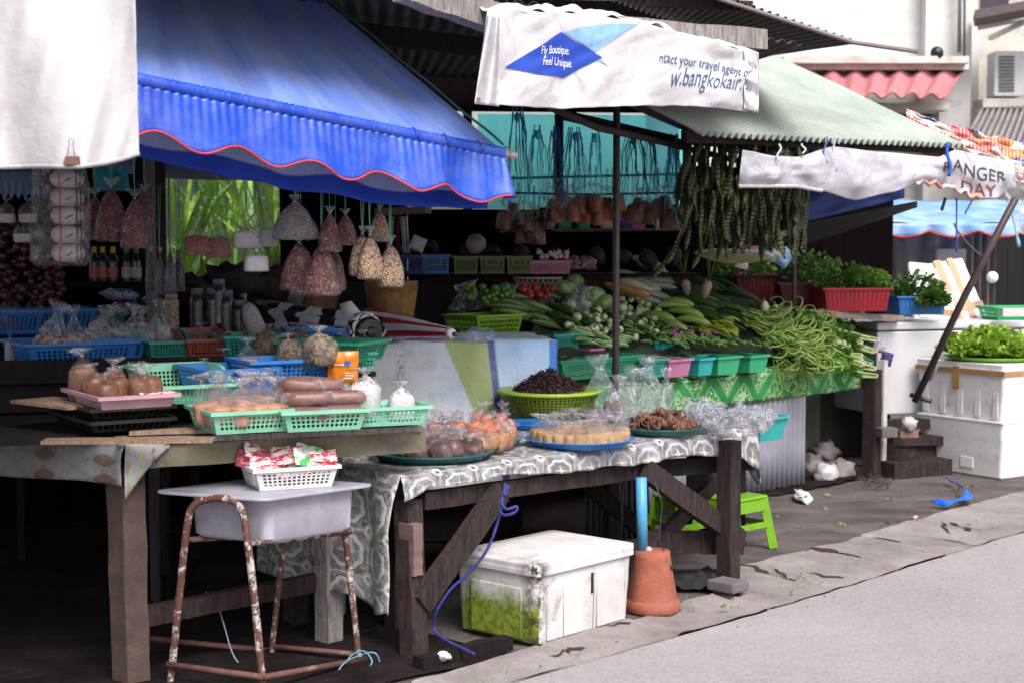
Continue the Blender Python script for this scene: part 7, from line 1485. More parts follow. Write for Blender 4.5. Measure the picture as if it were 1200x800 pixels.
# leafy bunches
def leaf_cluster(name, n, rx, ry, rz, ls, mat, seed, flat_=.3, stemmat=None, wav=.0):
    m = MB(); rr = random.Random(seed)
    for i in range(n):
        d = Vector((rr.gauss(0, 1), rr.gauss(0, 1), rr.gauss(0, 1))).normalized() * rr.random() ** .4; c = Vector((d.x * rx, d.y * ry, d.z * rz)); out = (Vector((d.x, d.y, abs(d.z) * .6 + .15))).normalized(); s = ls * rr.uniform(.6, 1.3)
        t1_ = out.cross(Vector((rr.uniform(-1, 1), rr.uniform(-1, 1), rr.uniform(-1, 1)))).normalized(); w_ = s * rr.uniform(.3, .5); dr = Vector((0, 0, -s * rr.uniform(.1, .5)))
        a_, b_, e_ = c, c + out * s * .5, c + out * s + dr
        if wav: nrm = out.cross(t1_); m.grid(lambda u, v: a_.lerp(e_, v) + t1_ * (u - .5) * 2 * w_ * math.sin(min(1, v * 1.1 + .15) * 2.6) + nrm * wav * s * math.sin(u * 14 + v * 5) * v, 5, 3, uv=False)
        else: m.add([a_, b_ + t1_ * w_, e_, b_ - t1_ * w_], [(0, 1, 2, 3)])
    return m
LET = leafm('lettuce_leaf', (.2, .38, .03), (.38, .56, .08), .3); HERB = leafm('dark_herb_leaf', (.03, .09, .012), (.08, .17, .025), .2); HERB2 = leafm('mid_herb_leaf', (.05, .13, .02), (.14, .28, .04), .25); CEL = veg('celery_stalk_skin', (.3, .44, .12), (.55, .62, .35)); YFL = plain('yellow_flowers', (.5, .45, .03), .6, .4, 40)
def stalk_bunch():
    rt = thing('greens_bunch', 'x', 'greens'); m = MB(); rr = random.Random(3)
    for k in range(9): a = rr.uniform(0, 6.28); q_ = .016 * math.sqrt(rr.random()); m.tube([(0, q_ * math.cos(a), q_ * math.sin(a)), (-.1, q_ * 1.3 * math.cos(a), q_ * 1.3 * math.sin(a)), (-.24, .03 * math.cos(a), .03 * math.sin(a))], [.007, .0055, .003], 6)
    m.build('stalks', CEL, rt, world=False); m = MB(); m.blob((.004, 0, 0), (.012, .018, .018), 8); m.build('root_end', veg('pinkish_root', (.5, .4, .3), (.62, .55, .45)), rt, world=False)
    m = leaf_cluster('leaves', 60, .09, .05, .04, .06, HERB2, 5); m.v = [(v[0] - .24, v[1], v[2]) for v in m.v]; m.build('leaves', HERB2, rt, smooth=False, world=False); return rt
ksb = Kit(stalk_bunch); rr = random.Random(8)
for i in range(34): px = rr.uniform(978, 1028); py = lerp(rr.uniform(382, 404), rr.uniform(398, 442), (px - 978) / 50); ksb.put(T(px, py, 1.27 + .28 * (430 - py) / 60), (rr.uniform(-.2, .2), rr.uniform(.05, .4), R(8) + rr.uniform(-.45, .35)), rr.uniform(.9, 1.15), 'bunch of pale stalked greens with its cut end to the right', 'bunches of greens at the stall corner', 'greens')
slay(kgp, 785, 905, 424, 432, 60, 1.0, 'dark green pepper in the row of solid trays at the stall front', 'peppers in the front trays', 'pepper', 0, 1.5, .13, .03, 61)
for i, (px, py, t_, s_, mt, lab, c) in enumerate([(962, 425, 1.35, 1.0, HERB2, 'leafy herb bunch with yellow flowers beside the long beans', 1), (985, 395, 1.9, 1.3, HERB, 'dark leafy bunch behind the pale stalked greens', 0), (955, 395, 1.9, 1.3, HERB, 'dark leafy bunch behind the long beans', 0), (930, 385, 2.1, 1.1, HERB, 'dark leafy bunch at the foot of the thin pole', 0), (1000, 382, 2.0, 1.0, HERB2, 'lighter leafy bunch below the stone ledge', 0), (870, 388, 2.4, 1.0, HERB, 'dark leafy bunch left of the upright ridged gourds', 0)]):
    p_ = T(px, py, t_); rt = thing('herb_bunch', lab, 'herbs', p_); leaf_cluster('l', 420, .16 * s_, .14 * s_, .09 * s_, .045, mt, i).build('leaves', mt, rt, smooth=False, world=False)
    if c: leaf_cluster('l', 110, .13, .1, .1, .012, YFL, 9).build('blossom', YFL, rt, smooth=False, world=False)
# ---------------------------------------------------------------- shelf with small baskets
sh = thing('back_shelf', 'dark shelf with a red brown front below the small baskets', 'shelf', at(580, 330, 11.4)); zs = at(580, 321, 11.0).z
m = MB(); a, b = at(440, 320, 11.2), at(815, 320, 11.4); a.z = b.z = zs - .012; m.beam(a, b, .55, .022); m.build('shelf_board', BLACKWOOD, sh, smooth=False)
m = MB(); a2, b2 = at(500, 322, 11.05), at(722, 322, 11.2); a2.z = b2.z = zs - .27; m.beam(a2, b2, .03, .48); m.build('front_panel', plain('red_brown_panel', (.07, .022, .018), .9, .4, 30, bump=.4), sh, smooth=False)
for x in (505, 720): q = at(x, 330, 11.3); m = MB(); m.box((q.x, q.y, zs / 2 - .02), (.05, .05, zs - .05)); m.build('leg', BLACKWOOD, sh, smooth=False)
def sbk(px, w, h, col, lab, hd=False, d=11.0):
    p_ = at(px, 321, d); basket(0, 0, 0, w, .16, h, col, lab, yaw=2, loc=(p_.x, d, zs + .001), nx=max(6, int(w / .02)), ny=6, nz_=4, tp=.94)
    if hd: m = MB(); m.tube([(p_.x - .045, d - .085, zs + h), (p_.x - .04, d - .09, zs + h * .5), (p_.x + .04, d - .09, zs + h * .5), (p_.x + .045, d - .085, zs + h)], .005, 6); tag(m.build('basket_handle', plain('tan_handle', (.42, .32, .12), .5)), 'tan handle folded down on ' + lab, 'handle')
sbk(478, .23, .13, 'navy2', 'dark blue basket at the left end of the back shelf'); sbk(511, .18, .13, 'azure', 'blue basket second on the back shelf', True); sbk(546, .165, .12, 'dull', 'first dull green basket on the back shelf'); sbk(577, .165, .12, 'dull', 'middle dull green basket on the back shelf', True); sbk(608, .165, .12, 'dull', 'third dull green basket next to the pink ones', True); sbk(633, .135, .09, 'rose', 'left pink basket on the back shelf'); sbk(656, .13, .09, 'rose', 'right pink basket on the back shelf')
rr = random.Random(2)
scatter(kg, lambda rr, i: (at(rr.uniform(632, 668), rr.uniform(297, 305), 11.0), 0), 18, .8, 'pale garlic bulb on top of the pink baskets', 'garlic on the pink shelf baskets', 'garlic', seed=41)
kos = Kit(lambda: MB_blob('brown_onion', (.035, .035, .035), plain('brown_onion_skin', (.2, .1, .1), .4, rnd=.5), 12, .08)); scatter(kos, lambda rr, i: (at(rr.uniform(668, 694), rr.uniform(304, 316), 11.0), 0), 14, .8, 'brown onion in the net bag right of the pink baskets', 'onions right of the pink baskets', 'onion', seed=42)
packet('onion_net', .2, .07, .06, film('pinkish_film', (.7, .5, .62), .5), 'open clear net round the onions at the shelf end', at(682, 310, 11.0), (0, 0, 0))
kdk = Kit(lambda: MB_blob('dark_bundle', (.07, .06, .05), plain('dark_bundle_cloth', (.03, .02, .02), .7, .6, 20), 12, .5, 3))
for i, (px, py, s_) in enumerate([(478, 292, .8), (508, 290, .7), (545, 296, .8), (577, 294, .9), (610, 296, .9), (700, 300, 1), (730, 300, .9), (760, 304, 1.1), (790, 300, 1)]): kdk.put(at(px, py, 11.15), (i, i, i), s_, ['dark bundle in the dark blue shelf basket', 'dark bundle in the second blue shelf basket', 'dark bundle in the first dull green basket', 'dark bundle in the middle dull green basket', 'dark bundle in the third dull green basket', 'dark bundle on the shelf beside the onions', 'dark bundle on the shelf behind the iron pole', 'dark bundle on the shelf right of the iron pole', 'dark bundle at the right end of the back shelf'][i], None, 'bundle')
o = bpy.data.objects['plastic_basket']  # (names only)
m = MB(); m.blob(at(558, 286, 11.0), (.07, .05, .07), 14, amp=.1); tag(m.build('pale_melon', plain('pale_lilac_skin', (.28, .24, .3), .4)), 'pale lilac round fruit above the middle dull green basket', 'fruit')
packet('white_rag', .1, .1, .04, plain('white_rag', (.5, .48, .5), .7), 'small white rag hanging at the second blue shelf basket', at(490, 286, 10.9), (0, .4, 0))
# rows of hanging bags at the back
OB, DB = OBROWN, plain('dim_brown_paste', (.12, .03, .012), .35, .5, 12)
kob = Kb('hanging_paste_bag', .13, .09, .2, OB, .66, 51, (.7, .6, .6), 1.0, string=.15); kdb = Kb('hanging_dark_bag', .13, .09, .2, DB, .66, 52, (.7, .6, .6), 1.0, string=.15)
rr = random.Random(6)
for i in range(12): px = 652 + i * 6.6; kob.put(at(px, rr.uniform(248, 266), 10.3 + rr.uniform(-.1, .15)), rr.uniform(0, 3), rr.uniform(.85, 1.1), 'hanging bag of orange brown paste before the cyan sheet', 'orange brown bags hanging at the back', 'bag')
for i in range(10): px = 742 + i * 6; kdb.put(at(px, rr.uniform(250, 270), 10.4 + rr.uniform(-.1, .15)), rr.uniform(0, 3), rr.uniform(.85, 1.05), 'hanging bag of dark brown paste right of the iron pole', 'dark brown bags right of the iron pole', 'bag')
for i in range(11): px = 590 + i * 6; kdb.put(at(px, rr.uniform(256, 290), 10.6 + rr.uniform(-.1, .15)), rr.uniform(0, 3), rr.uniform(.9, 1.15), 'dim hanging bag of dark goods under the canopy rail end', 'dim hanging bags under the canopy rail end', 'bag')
m = MB(); m.tube([at(585, 226, 10.35), at(690, 228, 10.35), at(803, 226, 10.5)], .008, 6); tag(m.build('hanging_wire', plain('dark_wire', (.03, .03, .03))), 'wire carrying the brown paste bags at the back', 'wire')
for i, (px, c, lab) in enumerate([(662, (.02, .35, .12), 'green carton left on the upper ledge'), (684, (.03, .4, .15), 'green carton right on the upper ledge'), (712, (.6, .6, .55), 'pale carton on the upper ledge beside the pole'), (734, (.02, .02, .25), 'dark blue tin on the upper ledge'), (748, (.5, .1, .2), 'pink tin on the upper ledge'), (775, (.55, .5, .45), 'bag of pale rice on the upper ledge')]):
    m = MB(); p_ = at(px, 262, 11.6); m.box((p_.x, p_.y, p_.z), (.09, .08, .09)); tag(m.build('carton', plain('carton%d' % i, c, .5), smooth=False, mod={'bevel': .008}), lab, 'carton')
m = MB(); a, b = at(650, 270, 11.6), at(800, 269, 11.7); m.beam(a, b, .2, .02); tag(m.build('upper_ledge', plain('ledge_wood', (.1, .08, .09)), smooth=False), 'narrow upper ledge carrying the cartons at the back', 'shelf')
# petai pods
def petm():
    t = NT('bean_pod_skin'); z = t.sep()[2]; b_ = t.ramp(t.math('SINE', t.math('MULTIPLY', z, 230)), -.4, .5); col = t.mix(b_, (.012, .018, .003), (.045, .065, .01)); col = t.mix(t.math('MULTIPLY', t.rnd(), .75), col, (.02, .028, .005))
    return t.done(t.bsdf(col, .45, nrm=t.bump(b_, .6, .01)))
PET = mk('petm', petm)
def petai(seed):
    def fn():
        m = MB(); rr = random.Random(seed); L = .42; tw = rr.uniform(2, 5)
        def f(u, v):
            z = -L * v; a = tw * v * 1.3; w_ = .018 * min(1, 8 * v + .1, 8 * (1 - v) + .1) * (1 + .1 * math.sin(v * 75)); th = .004 + .006 * abs(math.sin(v * 38)) * (1 - abs(2 * (u if u < .5 else 1 - u) * 2 - 1) ** 2)
            s_ = (u * 2 if u < .5 else 2 - u * 2) - .5; sd = 1 if u < .5 else -1
            x, y_ = s_ * 2 * w_, sd * th * (1 - abs(s_ * 2) ** 2)
            return (x * math.cos(a) - y_ * math.sin(a) + .02 * math.sin(v * 3 + seed) * v, x * math.sin(a) + y_ * math.cos(a), z)
        m.grid(f, 10, 44, uv=False); return m.build('bean_pod', PET, world=False)
    return Kit(fn)
kpt = [petai(i) for i in range(6)]
rr = random.Random(77)
for i in range(175):
    px = 806 + 138 * (i / 175) + rr.uniform(-5, 5); row = rr.choice([0, 1, 1]); py = 168 + (px - 800) * .06 + (0 if row == 0 else rr.uniform(34, 62)); kpt[i % 6].put(at(px, py - 4, 9.75 + rr.uniform(0, .5)), (rr.uniform(-.2, .2), rr.uniform(-.22, .22), rr.uniform(0, 3)), (rr.uniform(.7, 1.5), rr.uniform(.7, 1.3), rr.uniform(.5, 1.05)), 'twisted green bean pod hanging in the dense curtain under the roof', 'bean pods hanging under the green roof', 'bean pod')
for (px, py, ry, lab) in [(812, 236, .35, 'bean pod bending left at the end of the curtain of pods'), (838, 240, .3, 'pale bean pod swinging out below the curtain of pods'), (806, 258, .5, 'lowest bean pod curving down at the left end of the pods')]: kpt[1].put(at(px, py, 9.7), (0, ry, 0), 1.0, lab, None, 'bean pod')
m = MB(); m.tube([at(795, 166, 9.95), at(950, 178, 10.3)], .018, 8); tag(m.build('hanging_rod', DARKWOOD), 'wooden rod under the green roof holding the bean pods', 'rod')
m = MB(); m.tube([at(905, 279, 9.9), at(922, 272, 9.85)], .018, 8); tag(m.build('pole_end', plain('pale_bamboo', (.4, .33, .28))), 'pale pole end poking out below the bean pods', 'pole')
# round colander behind the pods
p_ = at(860, 299, 10.4); rt = thing('round_sieve', 'shallow green and white round sieve below the bean pods', 'sieve', p_); rt.rotation_euler = (R(-8), R(3), 0)
m = MB(); m.lathe([(.235, .0), (.25, .008), (.262, .004), (.25, -.004)], 48); m.build('rim', plain('white_plastic_rim', (.6, .63, .58), .4), rt, world=False)
m = MB()
for k in range(-11, 12): x = k * .021; y_ = math.sqrt(max(0, .24 ** 2 - x * x)); N = 10; m.tube([(x, -y_ + 2 * y_ * i / N, -.05 * (1 - ((-y_ + 2 * y_ * i / N) ** 2 + x * x) / .058)) for i in range(N + 1)], .0022, 4); m.tube([(-y_ + 2 * y_ * i / N, x, -.05 * (1 - ((-y_ + 2 * y_ * i / N) ** 2 + x * x) / .058)) for i in range(N + 1)], .0022, 4)
m.build('mesh_dish', plain('yellow_mesh', (.4, .4, .16), .5), rt, world=False)
for i, (px, c) in enumerate([(880, (.5, .2, .3)), (895, (.15, .3, .5)), (908, (.55, .5, .5)), (920, (.2, .35, .6)), (870, (.6, .55, .55))]): packet('coloured_wrapper', .13, .09, .05, plain('wrapper%d' % i, c, .4, .5, 14), ['pink wrapper heaped right of the round sieve', 'blue wrapper heaped behind the round sieve', 'pale wrapper beside the thin pole', 'light blue wrapper lowest beside the thin pole', 'white wrapper over the sieve rim'][i], at(px, 296 + i * 2, 10.7), (i, .3 * i, i))
# ================================================================ RIGHT END
LDG = plain('pale_worn_ledge', (.3, .25, .22), .85, .4, 6, bump=.4, dirt=(.1, .08, .07))
m = MB(); m.beam(at(893, 362, 11.6), at(1030, 372, 11.9), .45, .045, seg=10, jit=.03); tag(m.build('stone_ledge', LDG, smooth=False), 'worn pale ledge under the red crate', 'ledge')
m = MB(); m.beam(at(845, 353, 12.2), at(890, 357, 12.0), .3, .05); tag(m.build('stone_ledge', plain('dim_ledge', (.12, .09, .08)), smooth=False), 'dim ledge piece at the back behind the long gourds', 'ledge')
m = MB(); a, b = at(905, 500, 12.6), at(1035, 500, 12.7); m.beam(Vector((a.x, a.y, .5)), Vector((b.x, b.y, .5)), .3, 1.0); tag(m.build('ledge_base', plain('dim_block', (.04, .035, .03), .9), smooth=False), 'dim block under the pale ledge', 'block')
def ribbed_crate(px, py, d, w, dp, h, col, lab, yaw=10):
    p_ = at(px, py, d); rt = thing('plastic_crate', lab, 'crate', p_, R(yaw), 'ribbed crates of greens'); b_, r_ = basket_mesh(w, dp, h, .9, solid=True, rimw=.02); b_.build('crate_body', P(col), rt, smooth=False, world=False, mod={'solid': .004}); r_.build('rim', P(col), rt, smooth=False, world=False, mod={'solid': .004})
    for s in (-1, 1):
        for k in range(int(w / .035)): x = -w / 2 + .02 + k * .035; m = MB(); m.beam((x * .9, s * dp / 2 * .905, .01), (x, s * (dp / 2 + .003), h - .02), .006, .008, up=(0, 1, 0)); m.build('rib', P(col), rt, smooth=False, world=False)
    return p_
c1_ = ribbed_crate(996, 364, 11.7, .5, .32, .17, 'red', 'red ribbed crate of dark herbs on the pale ledge', 8); c2_ = ribbed_crate(945, 362, 12.1, .45, .3, .2, 'maroon', 'dark red crate in the shade behind the thin pole', 0); c3_ = ribbed_crate(1072, 368, 12.1, .38, .3, .14, 'azure', 'blue crate of dark leaves on the white freezer', 8)
ribbed_crate(882, 350, 12.6, .3, .3, .2, 'maroon', 'dim dark red crate under the round sieve', 0)
for i, (px, py, d, s_, mt, lab) in enumerate([(985, 330, 11.7, 1.1, HERB, 'dark feathery herbs filling the left of the red crate'), (1015, 330, 11.7, .8, HERB2, 'lighter leafy herbs at the right of the red crate'), (950, 318, 12.1, 1.2, HERB, 'dim herbs standing in the shaded crate'), (1076, 338, 12.1, 1.0, HERB, 'dark drooping leaves in the blue crate on the freezer'), (1094, 352, 11.9, .55, HERB, 'leaf sprig hanging over the corner of the blue crate'), (872, 318, 12.6, 1.2, HERB, 'dim dark greens under the round sieve')]):
    p_ = at(px, py, d); rt = thing('herb_bunch', lab, 'herbs', p_); leaf_cluster('l', 480, .19 * s_, .15 * s_, .12 * s_, .05, mt, 30 + i).build('leaves', mt, rt, smooth=False, world=False)
# freezer
fz = thing('chest_freezer', 'long white chest freezer with rust spots behind the foam boxes', 'freezer', at(1100, 486, 12.3)); fw = mk('freezer_white', lambda: None) if False else None
def frm():
    t = NT('rusty_freezer_enamel'); n = t.noise(9, 8, .8); col = t.mix(t.ramp(t.noise(1.5, 5), .3, .7), (.68, .67, .72), (.58, .57, .62)); col = t.mix(t.ramp(n, .68, .7), col, (.2, .08, .03)); col = t.mix(t.ramp(t.noise(4, 8, .7, co=t.mapv((1, 1, .25))), .58, .7, 0, .35), col, (.4, .34, .33))
    return t.done(t.bsdf(col, .35, nrm=t.bump(n, .1, .01)))
FRM = mk('frm', frm); f0, f1 = at(1027, 486, 11.9), at(1330, 500, 12.6); fa = math.atan2(f1.y - f0.y, f1.x - f0.x); fl = (f1 - f0).length; zt_ = at(1027, 378, 11.9).z; zb_ = f0.z
fcen = (f0 + f1) / 2 + Vector((-math.sin(fa), math.cos(fa), 0)) * .35
m = MB(); m.box((fcen.x, fcen.y, (zb_ + zt_ - .07) / 2), (fl, .7, zt_ - .07 - zb_), fa); m.build('cabinet', FRM, fz, smooth=False, mod={'bevel': .012}); m = MB(); m.box((fcen.x, fcen.y, zt_ - .03), (fl + .01, .72, .06), fa); m.build('lid', FRM, fz, smooth=False, mod={'bevel': .012})
m = MB(); m.box((fcen.x, fcen.y, zt_ - .065), (fl - .01, .69, .01), fa); m.build('seal', plain('black_seal', (.02, .03, .04)), fz, smooth=False)
for i in range(3):
    m = MB(); a, b = at(1030 + i * 2, 497 + i * 17, 11.75 - i * .1), at(1112, 494 + i * 19, 11.9); m.beam(a, b, .3 if i == 1 else .12, .07 if i < 2 else .16, seg=4, jit=.04, seed=i); tag(m.build('wooden_plank', DARKWOOD, smooth=False), ['dark plank directly under the freezer', 'middle weathered plank of the freezer stand', 'lowest wide plank standing on the ground by the corner post'][i], 'plank')
m = MB(); m.beam(at(1037, 557, 11.35), at(1104, 552, 11.6), .2, .2, seg=4, jit=.03); tag(m.build('wooden_crate', DARKWOOD, smooth=False), 'dark wooden crate on the ground beside the foam boxes', 'crate')
m = MB(); m.box(at(1039, 506, 11.3), (.13, .1, .07), .3); tag(m.build('grey_brick', plain('grey_block', (.13, .12, .13), .9), smooth=False, mod={'bevel': .006}), 'small grey brick on the plank beside the white stone', 'brick')
m = MB(); m.box(at(1063, 508, 11.35), (.14, .1, .05), .1); tag(m.build('brown_brick', plain('brown_block', (.22, .13, .1), .9), smooth=False, mod={'bevel': .006}), 'flat brown brick between the grey brick and the white stone', 'brick')
m = MB(); m.blob(at(1065, 496, 11.3), (.055, .045, .05), 14, amp=.6, fr=3); tag(m.build('white_stone', plain('white_foam_lump', (.5, .48, .46), .8)), 'rough white lump at the foot of the leaning pole', 'stone')
m = MB(); m.tube([at(1067, 462, 11.0), at(1091, 470, 10.9)], .017, 8); tag(m.build('pole_crosspiece', POLE), 'short crosspiece at the foot of the leaning pole', 'pole'); m = MB(); m.tube([at(1080, 448, 10.95), at(1090, 444, 10.9), at(1098, 428, 10.8)], .012, 6); tag(m.build('wire_tie', plain('grey_wire_tie', (.2, .2, .2))), 'wire tie around the leaning pole beside the foam box', 'wire')
for i, (px, py, c, lab) in enumerate([(1031, 405, (.55, .5, .6), 'white and blue patch of stickers on the freezer end'), (1039, 420, (.08, .05, .2), 'dark crumpled wrapper taped to the freezer end')]): packet('crumpled_wrapper', .1, .1, .05, plain('fwrap%d' % i, c, .4, .6, 30), lab, at(px, py, 11.75), (0, .3, fa))
# stacked foam boxes
FOAM2 = plain('white_foam', (.74, .73, .74), .75, .06, 3, bump=.15, dirt=(.4, .36, .34), dirtamt=.25, fine=90); cor = G(1174, 562, .0); an = R(33)
TAPE = plain('brown_tape', (.42, .22, .08), .35, .3, 10)
def fbx(name, lab, z0, h, sc1, lidh=.0):
    L_, W_ = .66 * sc1, .80 * sc1; c = cor + Vector((math.cos(an), math.sin(an), 0)) * L_ / 2 + Vector((-math.sin(an), math.cos(an), 0)) * W_ / 2; rt = thing(name, lab, 'foam box', (c.x, c.y, z0), an)
    m = MB(); fbox(m, L_, W_, 0, h - lidh, .93, .03); m.build('box_body', FOAM2, rt, world=False, ang=35); return rt, L_, W_, c
rt, L_, W_, c = fbx('foam_box', 'lower white foam box standing on the pavement at far right', .0, .40, 1.0)
m = MB(); m.box((0, 0, .403), (L_ + .01, W_ + .01, .02)); m.build('lid', FOAM2, rt, smooth=False, world=False, mod={'bevel': .006}); m = MB(); m.box((.0, 0, .004), (L_ * .95, W_ * .95, .01)); m.build('base_rim', plain('dirty_foam', (.3, .27, .25)), rt, smooth=False, world=False)
m = MB(); m.box((-L_ * .478, -W_ * .08, .09), (.008, .12, .08)); m.build('moulded_label', FOAM2, rt, smooth=False, world=False, mod={'bevel': .004})
rt, L_, W_, c = fbx('foam_box', 'upper white foam box taped with brown tape under the lettuce tray', .415, .40, 1.02, .06)
m = MB(); fbox(m, L_ + .015, W_ + .015, .341, .405, 1.0, .035); m.build('lid', FOAM2, rt, world=False, ang=35)
for k in range(5): m = MB(); m.box((-L_ * .481, -W_ * .4 + k * W_ * .2, .17), (.007, .05, .3)); m.build('rib', FOAM2, rt, smooth=False, world=False, mod={'bevel': .005})
m = MB(); m.box((-L_ / 2 - .008, 0, .345), (.003, W_ + .02, .035)); m.box((0, -W_ / 2 - .009, .345), (L_ + .02, .003, .035)); m.build('brown_tape', TAPE, rt, smooth=False, world=False)
m = MB(); m.box((-L_ / 2 - .010, .02, .29), (.003, .06, .17)); m.build('brown_tape', TAPE, rt, smooth=False, world=False)
ztop = .415 + .406; c = Vector((c.x, c.y, ztop)); lt_ = thing('lettuce_tray', 'shallow green tray on the upper foam box', 'tray', c); m = MB(); m.lathe([(.0001, .005), (.28, .005), (.33, .03), (.335, .03), (.29, 0), (.0001, 0)], 40); m.build('tray_dish', P('lime'), lt_, world=False); m = MB(); m.lathe([(.328, .028), (.34, .034), (.336, .024)], 40); m.build('rim', P('lime'), lt_, world=False)
klt = Kit(lambda: leaf_cluster('l', 150, .1, .1, .07, .075, LET, 3, wav=.22).build('lettuce', LET, smooth=True, world=False)); rr = random.Random(3)
for i in range(13): a = i * 2.4; q_ = .075 * math.sqrt(i); klt.put(c + Vector((q_ * math.cos(a), q_ * math.sin(a), .09 + .05 * (q_ < .15))), (0, 0, rr.uniform(0, 6)), rr.uniform(.8, 1.05), 'frilly bright green lettuce on the green tray', 'lettuces on the green tray', 'lettuce')
# foam lids with tape leaning on the freezer
for i, (x0, y0, x1, y1, w_, ln_, lab) in enumerate([(1098, 384, 1100, 312, .38, 0, 'white foam lid leaning behind the blue crate on the freezer'), (1135, 386, 1128, 306, .36, 0, 'white foam lid crossed with brown tape leaning on the freezer')]):
    p0_, p1_ = at(x0, y0, 12.5 + .05 * i), at(x1, y1, 12.9); rt = thing('foam_board', lab, 'foam lid', p0_); h_ = (p1_ - p0_).length; ax = (p1_ - p0_).normalized()
    Mx = Matrix(((1, 0, 0), (0, 1, 0), (0, 0, 1))).to_4x4(); rot = Vector((0, 0, 1)).rotation_difference(ax).to_matrix().to_4x4() @ Matrix.Rotation(R(-6 - 10 * i) , 4, 'Y')
    m = MB(); m.box((0, 0, h_ / 2), (w_, .05, h_), xf=rot); m.build('lid_board', FOAM2, rt, smooth=False, world=False, mod={'bevel': .02}); m = MB(); m.box((0, -.03, h_ / 2), (w_ * .78, .015, h_ * .8), xf=rot); m.build('raised_panel', FOAM2, rt, smooth=False, world=False, mod={'bevel': .006})
    if i: 
        for (x_, z_, ww, hh_, an_) in ((-.05, h_ * .5, .06, h_, .12), (.06, h_ * .5, .05, h_, .1), (0, h_ * .28, w_, .06, 0)): m = MB(); m.box((x_, -.04 - .002 * (ww > .1), z_), (ww, .003, hh_), xf=rot); m.build('brown_tape', TAPE, rt, smooth=False, world=False)
    else: m = MB(); m.box((0, -.04, h_ * .2), (w_, .003, .06), xf=rot); m.build('brown_tape', TAPE, rt, smooth=False, world=False)
basket(0, 0, 0, .5, .3, .1, 'green3', 'bright green basket on the far right of the freezer', yaw=10, loc=at(1190, 374, 12.4), nx=16, nz_=2, group=None)
m = MB(); m.box(at(1192, 366, 12.1), (.26, .08, .06), .1); tag(m.build('white_carton', plain('white_card', (.6, .57, .55)), smooth=False), 'small white carton in front of the bright green basket', 'carton')
m = MB(); m.box(at(1040, 372, 11.95), (.16, .3, .035), .1); tag(m.build('white_slab', LDG, smooth=False), 'small white slab lying on the freezer between the crates', 'slab')
# litter and rubbish
RB = plain('grey_rubbish_plastic', (.18, .155, .16), .5, .5, 8, bump=.6)
for i, (px, py, d, s_, mt, lab) in enumerate([(951, 548, 11.4, .11, RB, 'grey rubbish bag at the left of the rubbish heap'), (966, 530, 11.7, .1, RB, 'brownish rubbish bag on top of the rubbish heap'), (986, 552, 11.4, .1, plain('pale_stone2', (.24, .21, .2), .9, .4, 12, bump=.6), 'round pale rubbish bag beside the corner post'), (968, 556, 11.2, .09, plain('pale_bag', (.5, .48, .5), .4, .3, 9), 'pale plastic bag in the middle of the rubbish heap')]):
    m = MB(); m.blob(at(px, py, d), (s_, s_, s_ * .9), 18, amp=.5, fr=2.2, seed=i); tag(m.build('rubbish_bag', mt), lab, 'rubbish bag')
m = MB(); a, b = G(930, 570, .03), G(952, 594, .02); m.blob((0, 0, 0), (.17, .055, .03), 18, amp=.7, fr=3, xf=Matrix.Translation((a + b) / 2) @ Matrix.Rotation(math.atan2(b.y - a.y, b.x - a.x), 4, 'Z')); tag(m.build('plastic_bag', plain('white_litter', (.7, .66, .7), .5)), 'flattened white plastic bag lying on the pavement by the corrugated sheet', 'plastic bag')
m = MB(); BPL = plain('blue_plastic', (.01, .13, .6), .35, .3, 10)
pth = bez([G(1094, 590, .02), G(1108, 590, .03), G(1120, 588, .03), G(1134, 583, .04), G(1132, 575, .05), G(1118, 566, .03), G(1110, 562, .03)])
m.grid(lambda u, v: pth[int(u * (len(pth) - 1))] + Vector((-.5 * K, K, .3)) * (v - .5) * (.06 + .04 * math.sin(u * 14)) + Vector((0, 0, .015 * nz(u * 20, v * 4) + .01)), len(pth) - 1, 5); tag(m.build('plastic_strip', BPL, mod={'solid': .003}), 'twisted bright blue plastic strip lying on the pavement', 'plastic')
m = MB(); m.blob(G(1072, 606, .01), (.02, .017, .014), 9, amp=.5); tag(m.build('white_pebble', plain('pale_stone', (.4, .38, .36))), 'white pebble lying on the kerb joint', 'stone')
LV = leafm('fallen_leaf', (.1, .17, .04), (.2, .28, .1), .1); klf = Kit(lambda: leaf_cluster('l', 5, .03, .03, .004, .05, LV, 2).build('leaf_scrap', LV, smooth=False, world=False))
for i, (px, py) in enumerate([(962, 595), (970, 581), (1136, 572), (1140, 571), (1038, 614), (1043, 584), (906, 604), (985, 615), (852, 712), (1128, 573)]): klf.put(G(px, py, .008), i, .55, 'torn green leaf scrap fallen on the pavement or kerb', 'leaf scraps on the ground', 'leaf')
tw = MB()
for k in range(60): a_ = G(random.uniform(1010, 1045), random.uniform(560, 572), .02); tw.tube([a_, a_ + Vector((random.uniform(-.07, .07), random.uniform(-.05, .05), random.uniform(0, .05)))], .003, 4)
tag(tw.build('twig_litter', plain('dry_twigs', (.06, .045, .03))), 'dry twigs and litter at the foot of the corner post', 'twigs', kind='stuff')
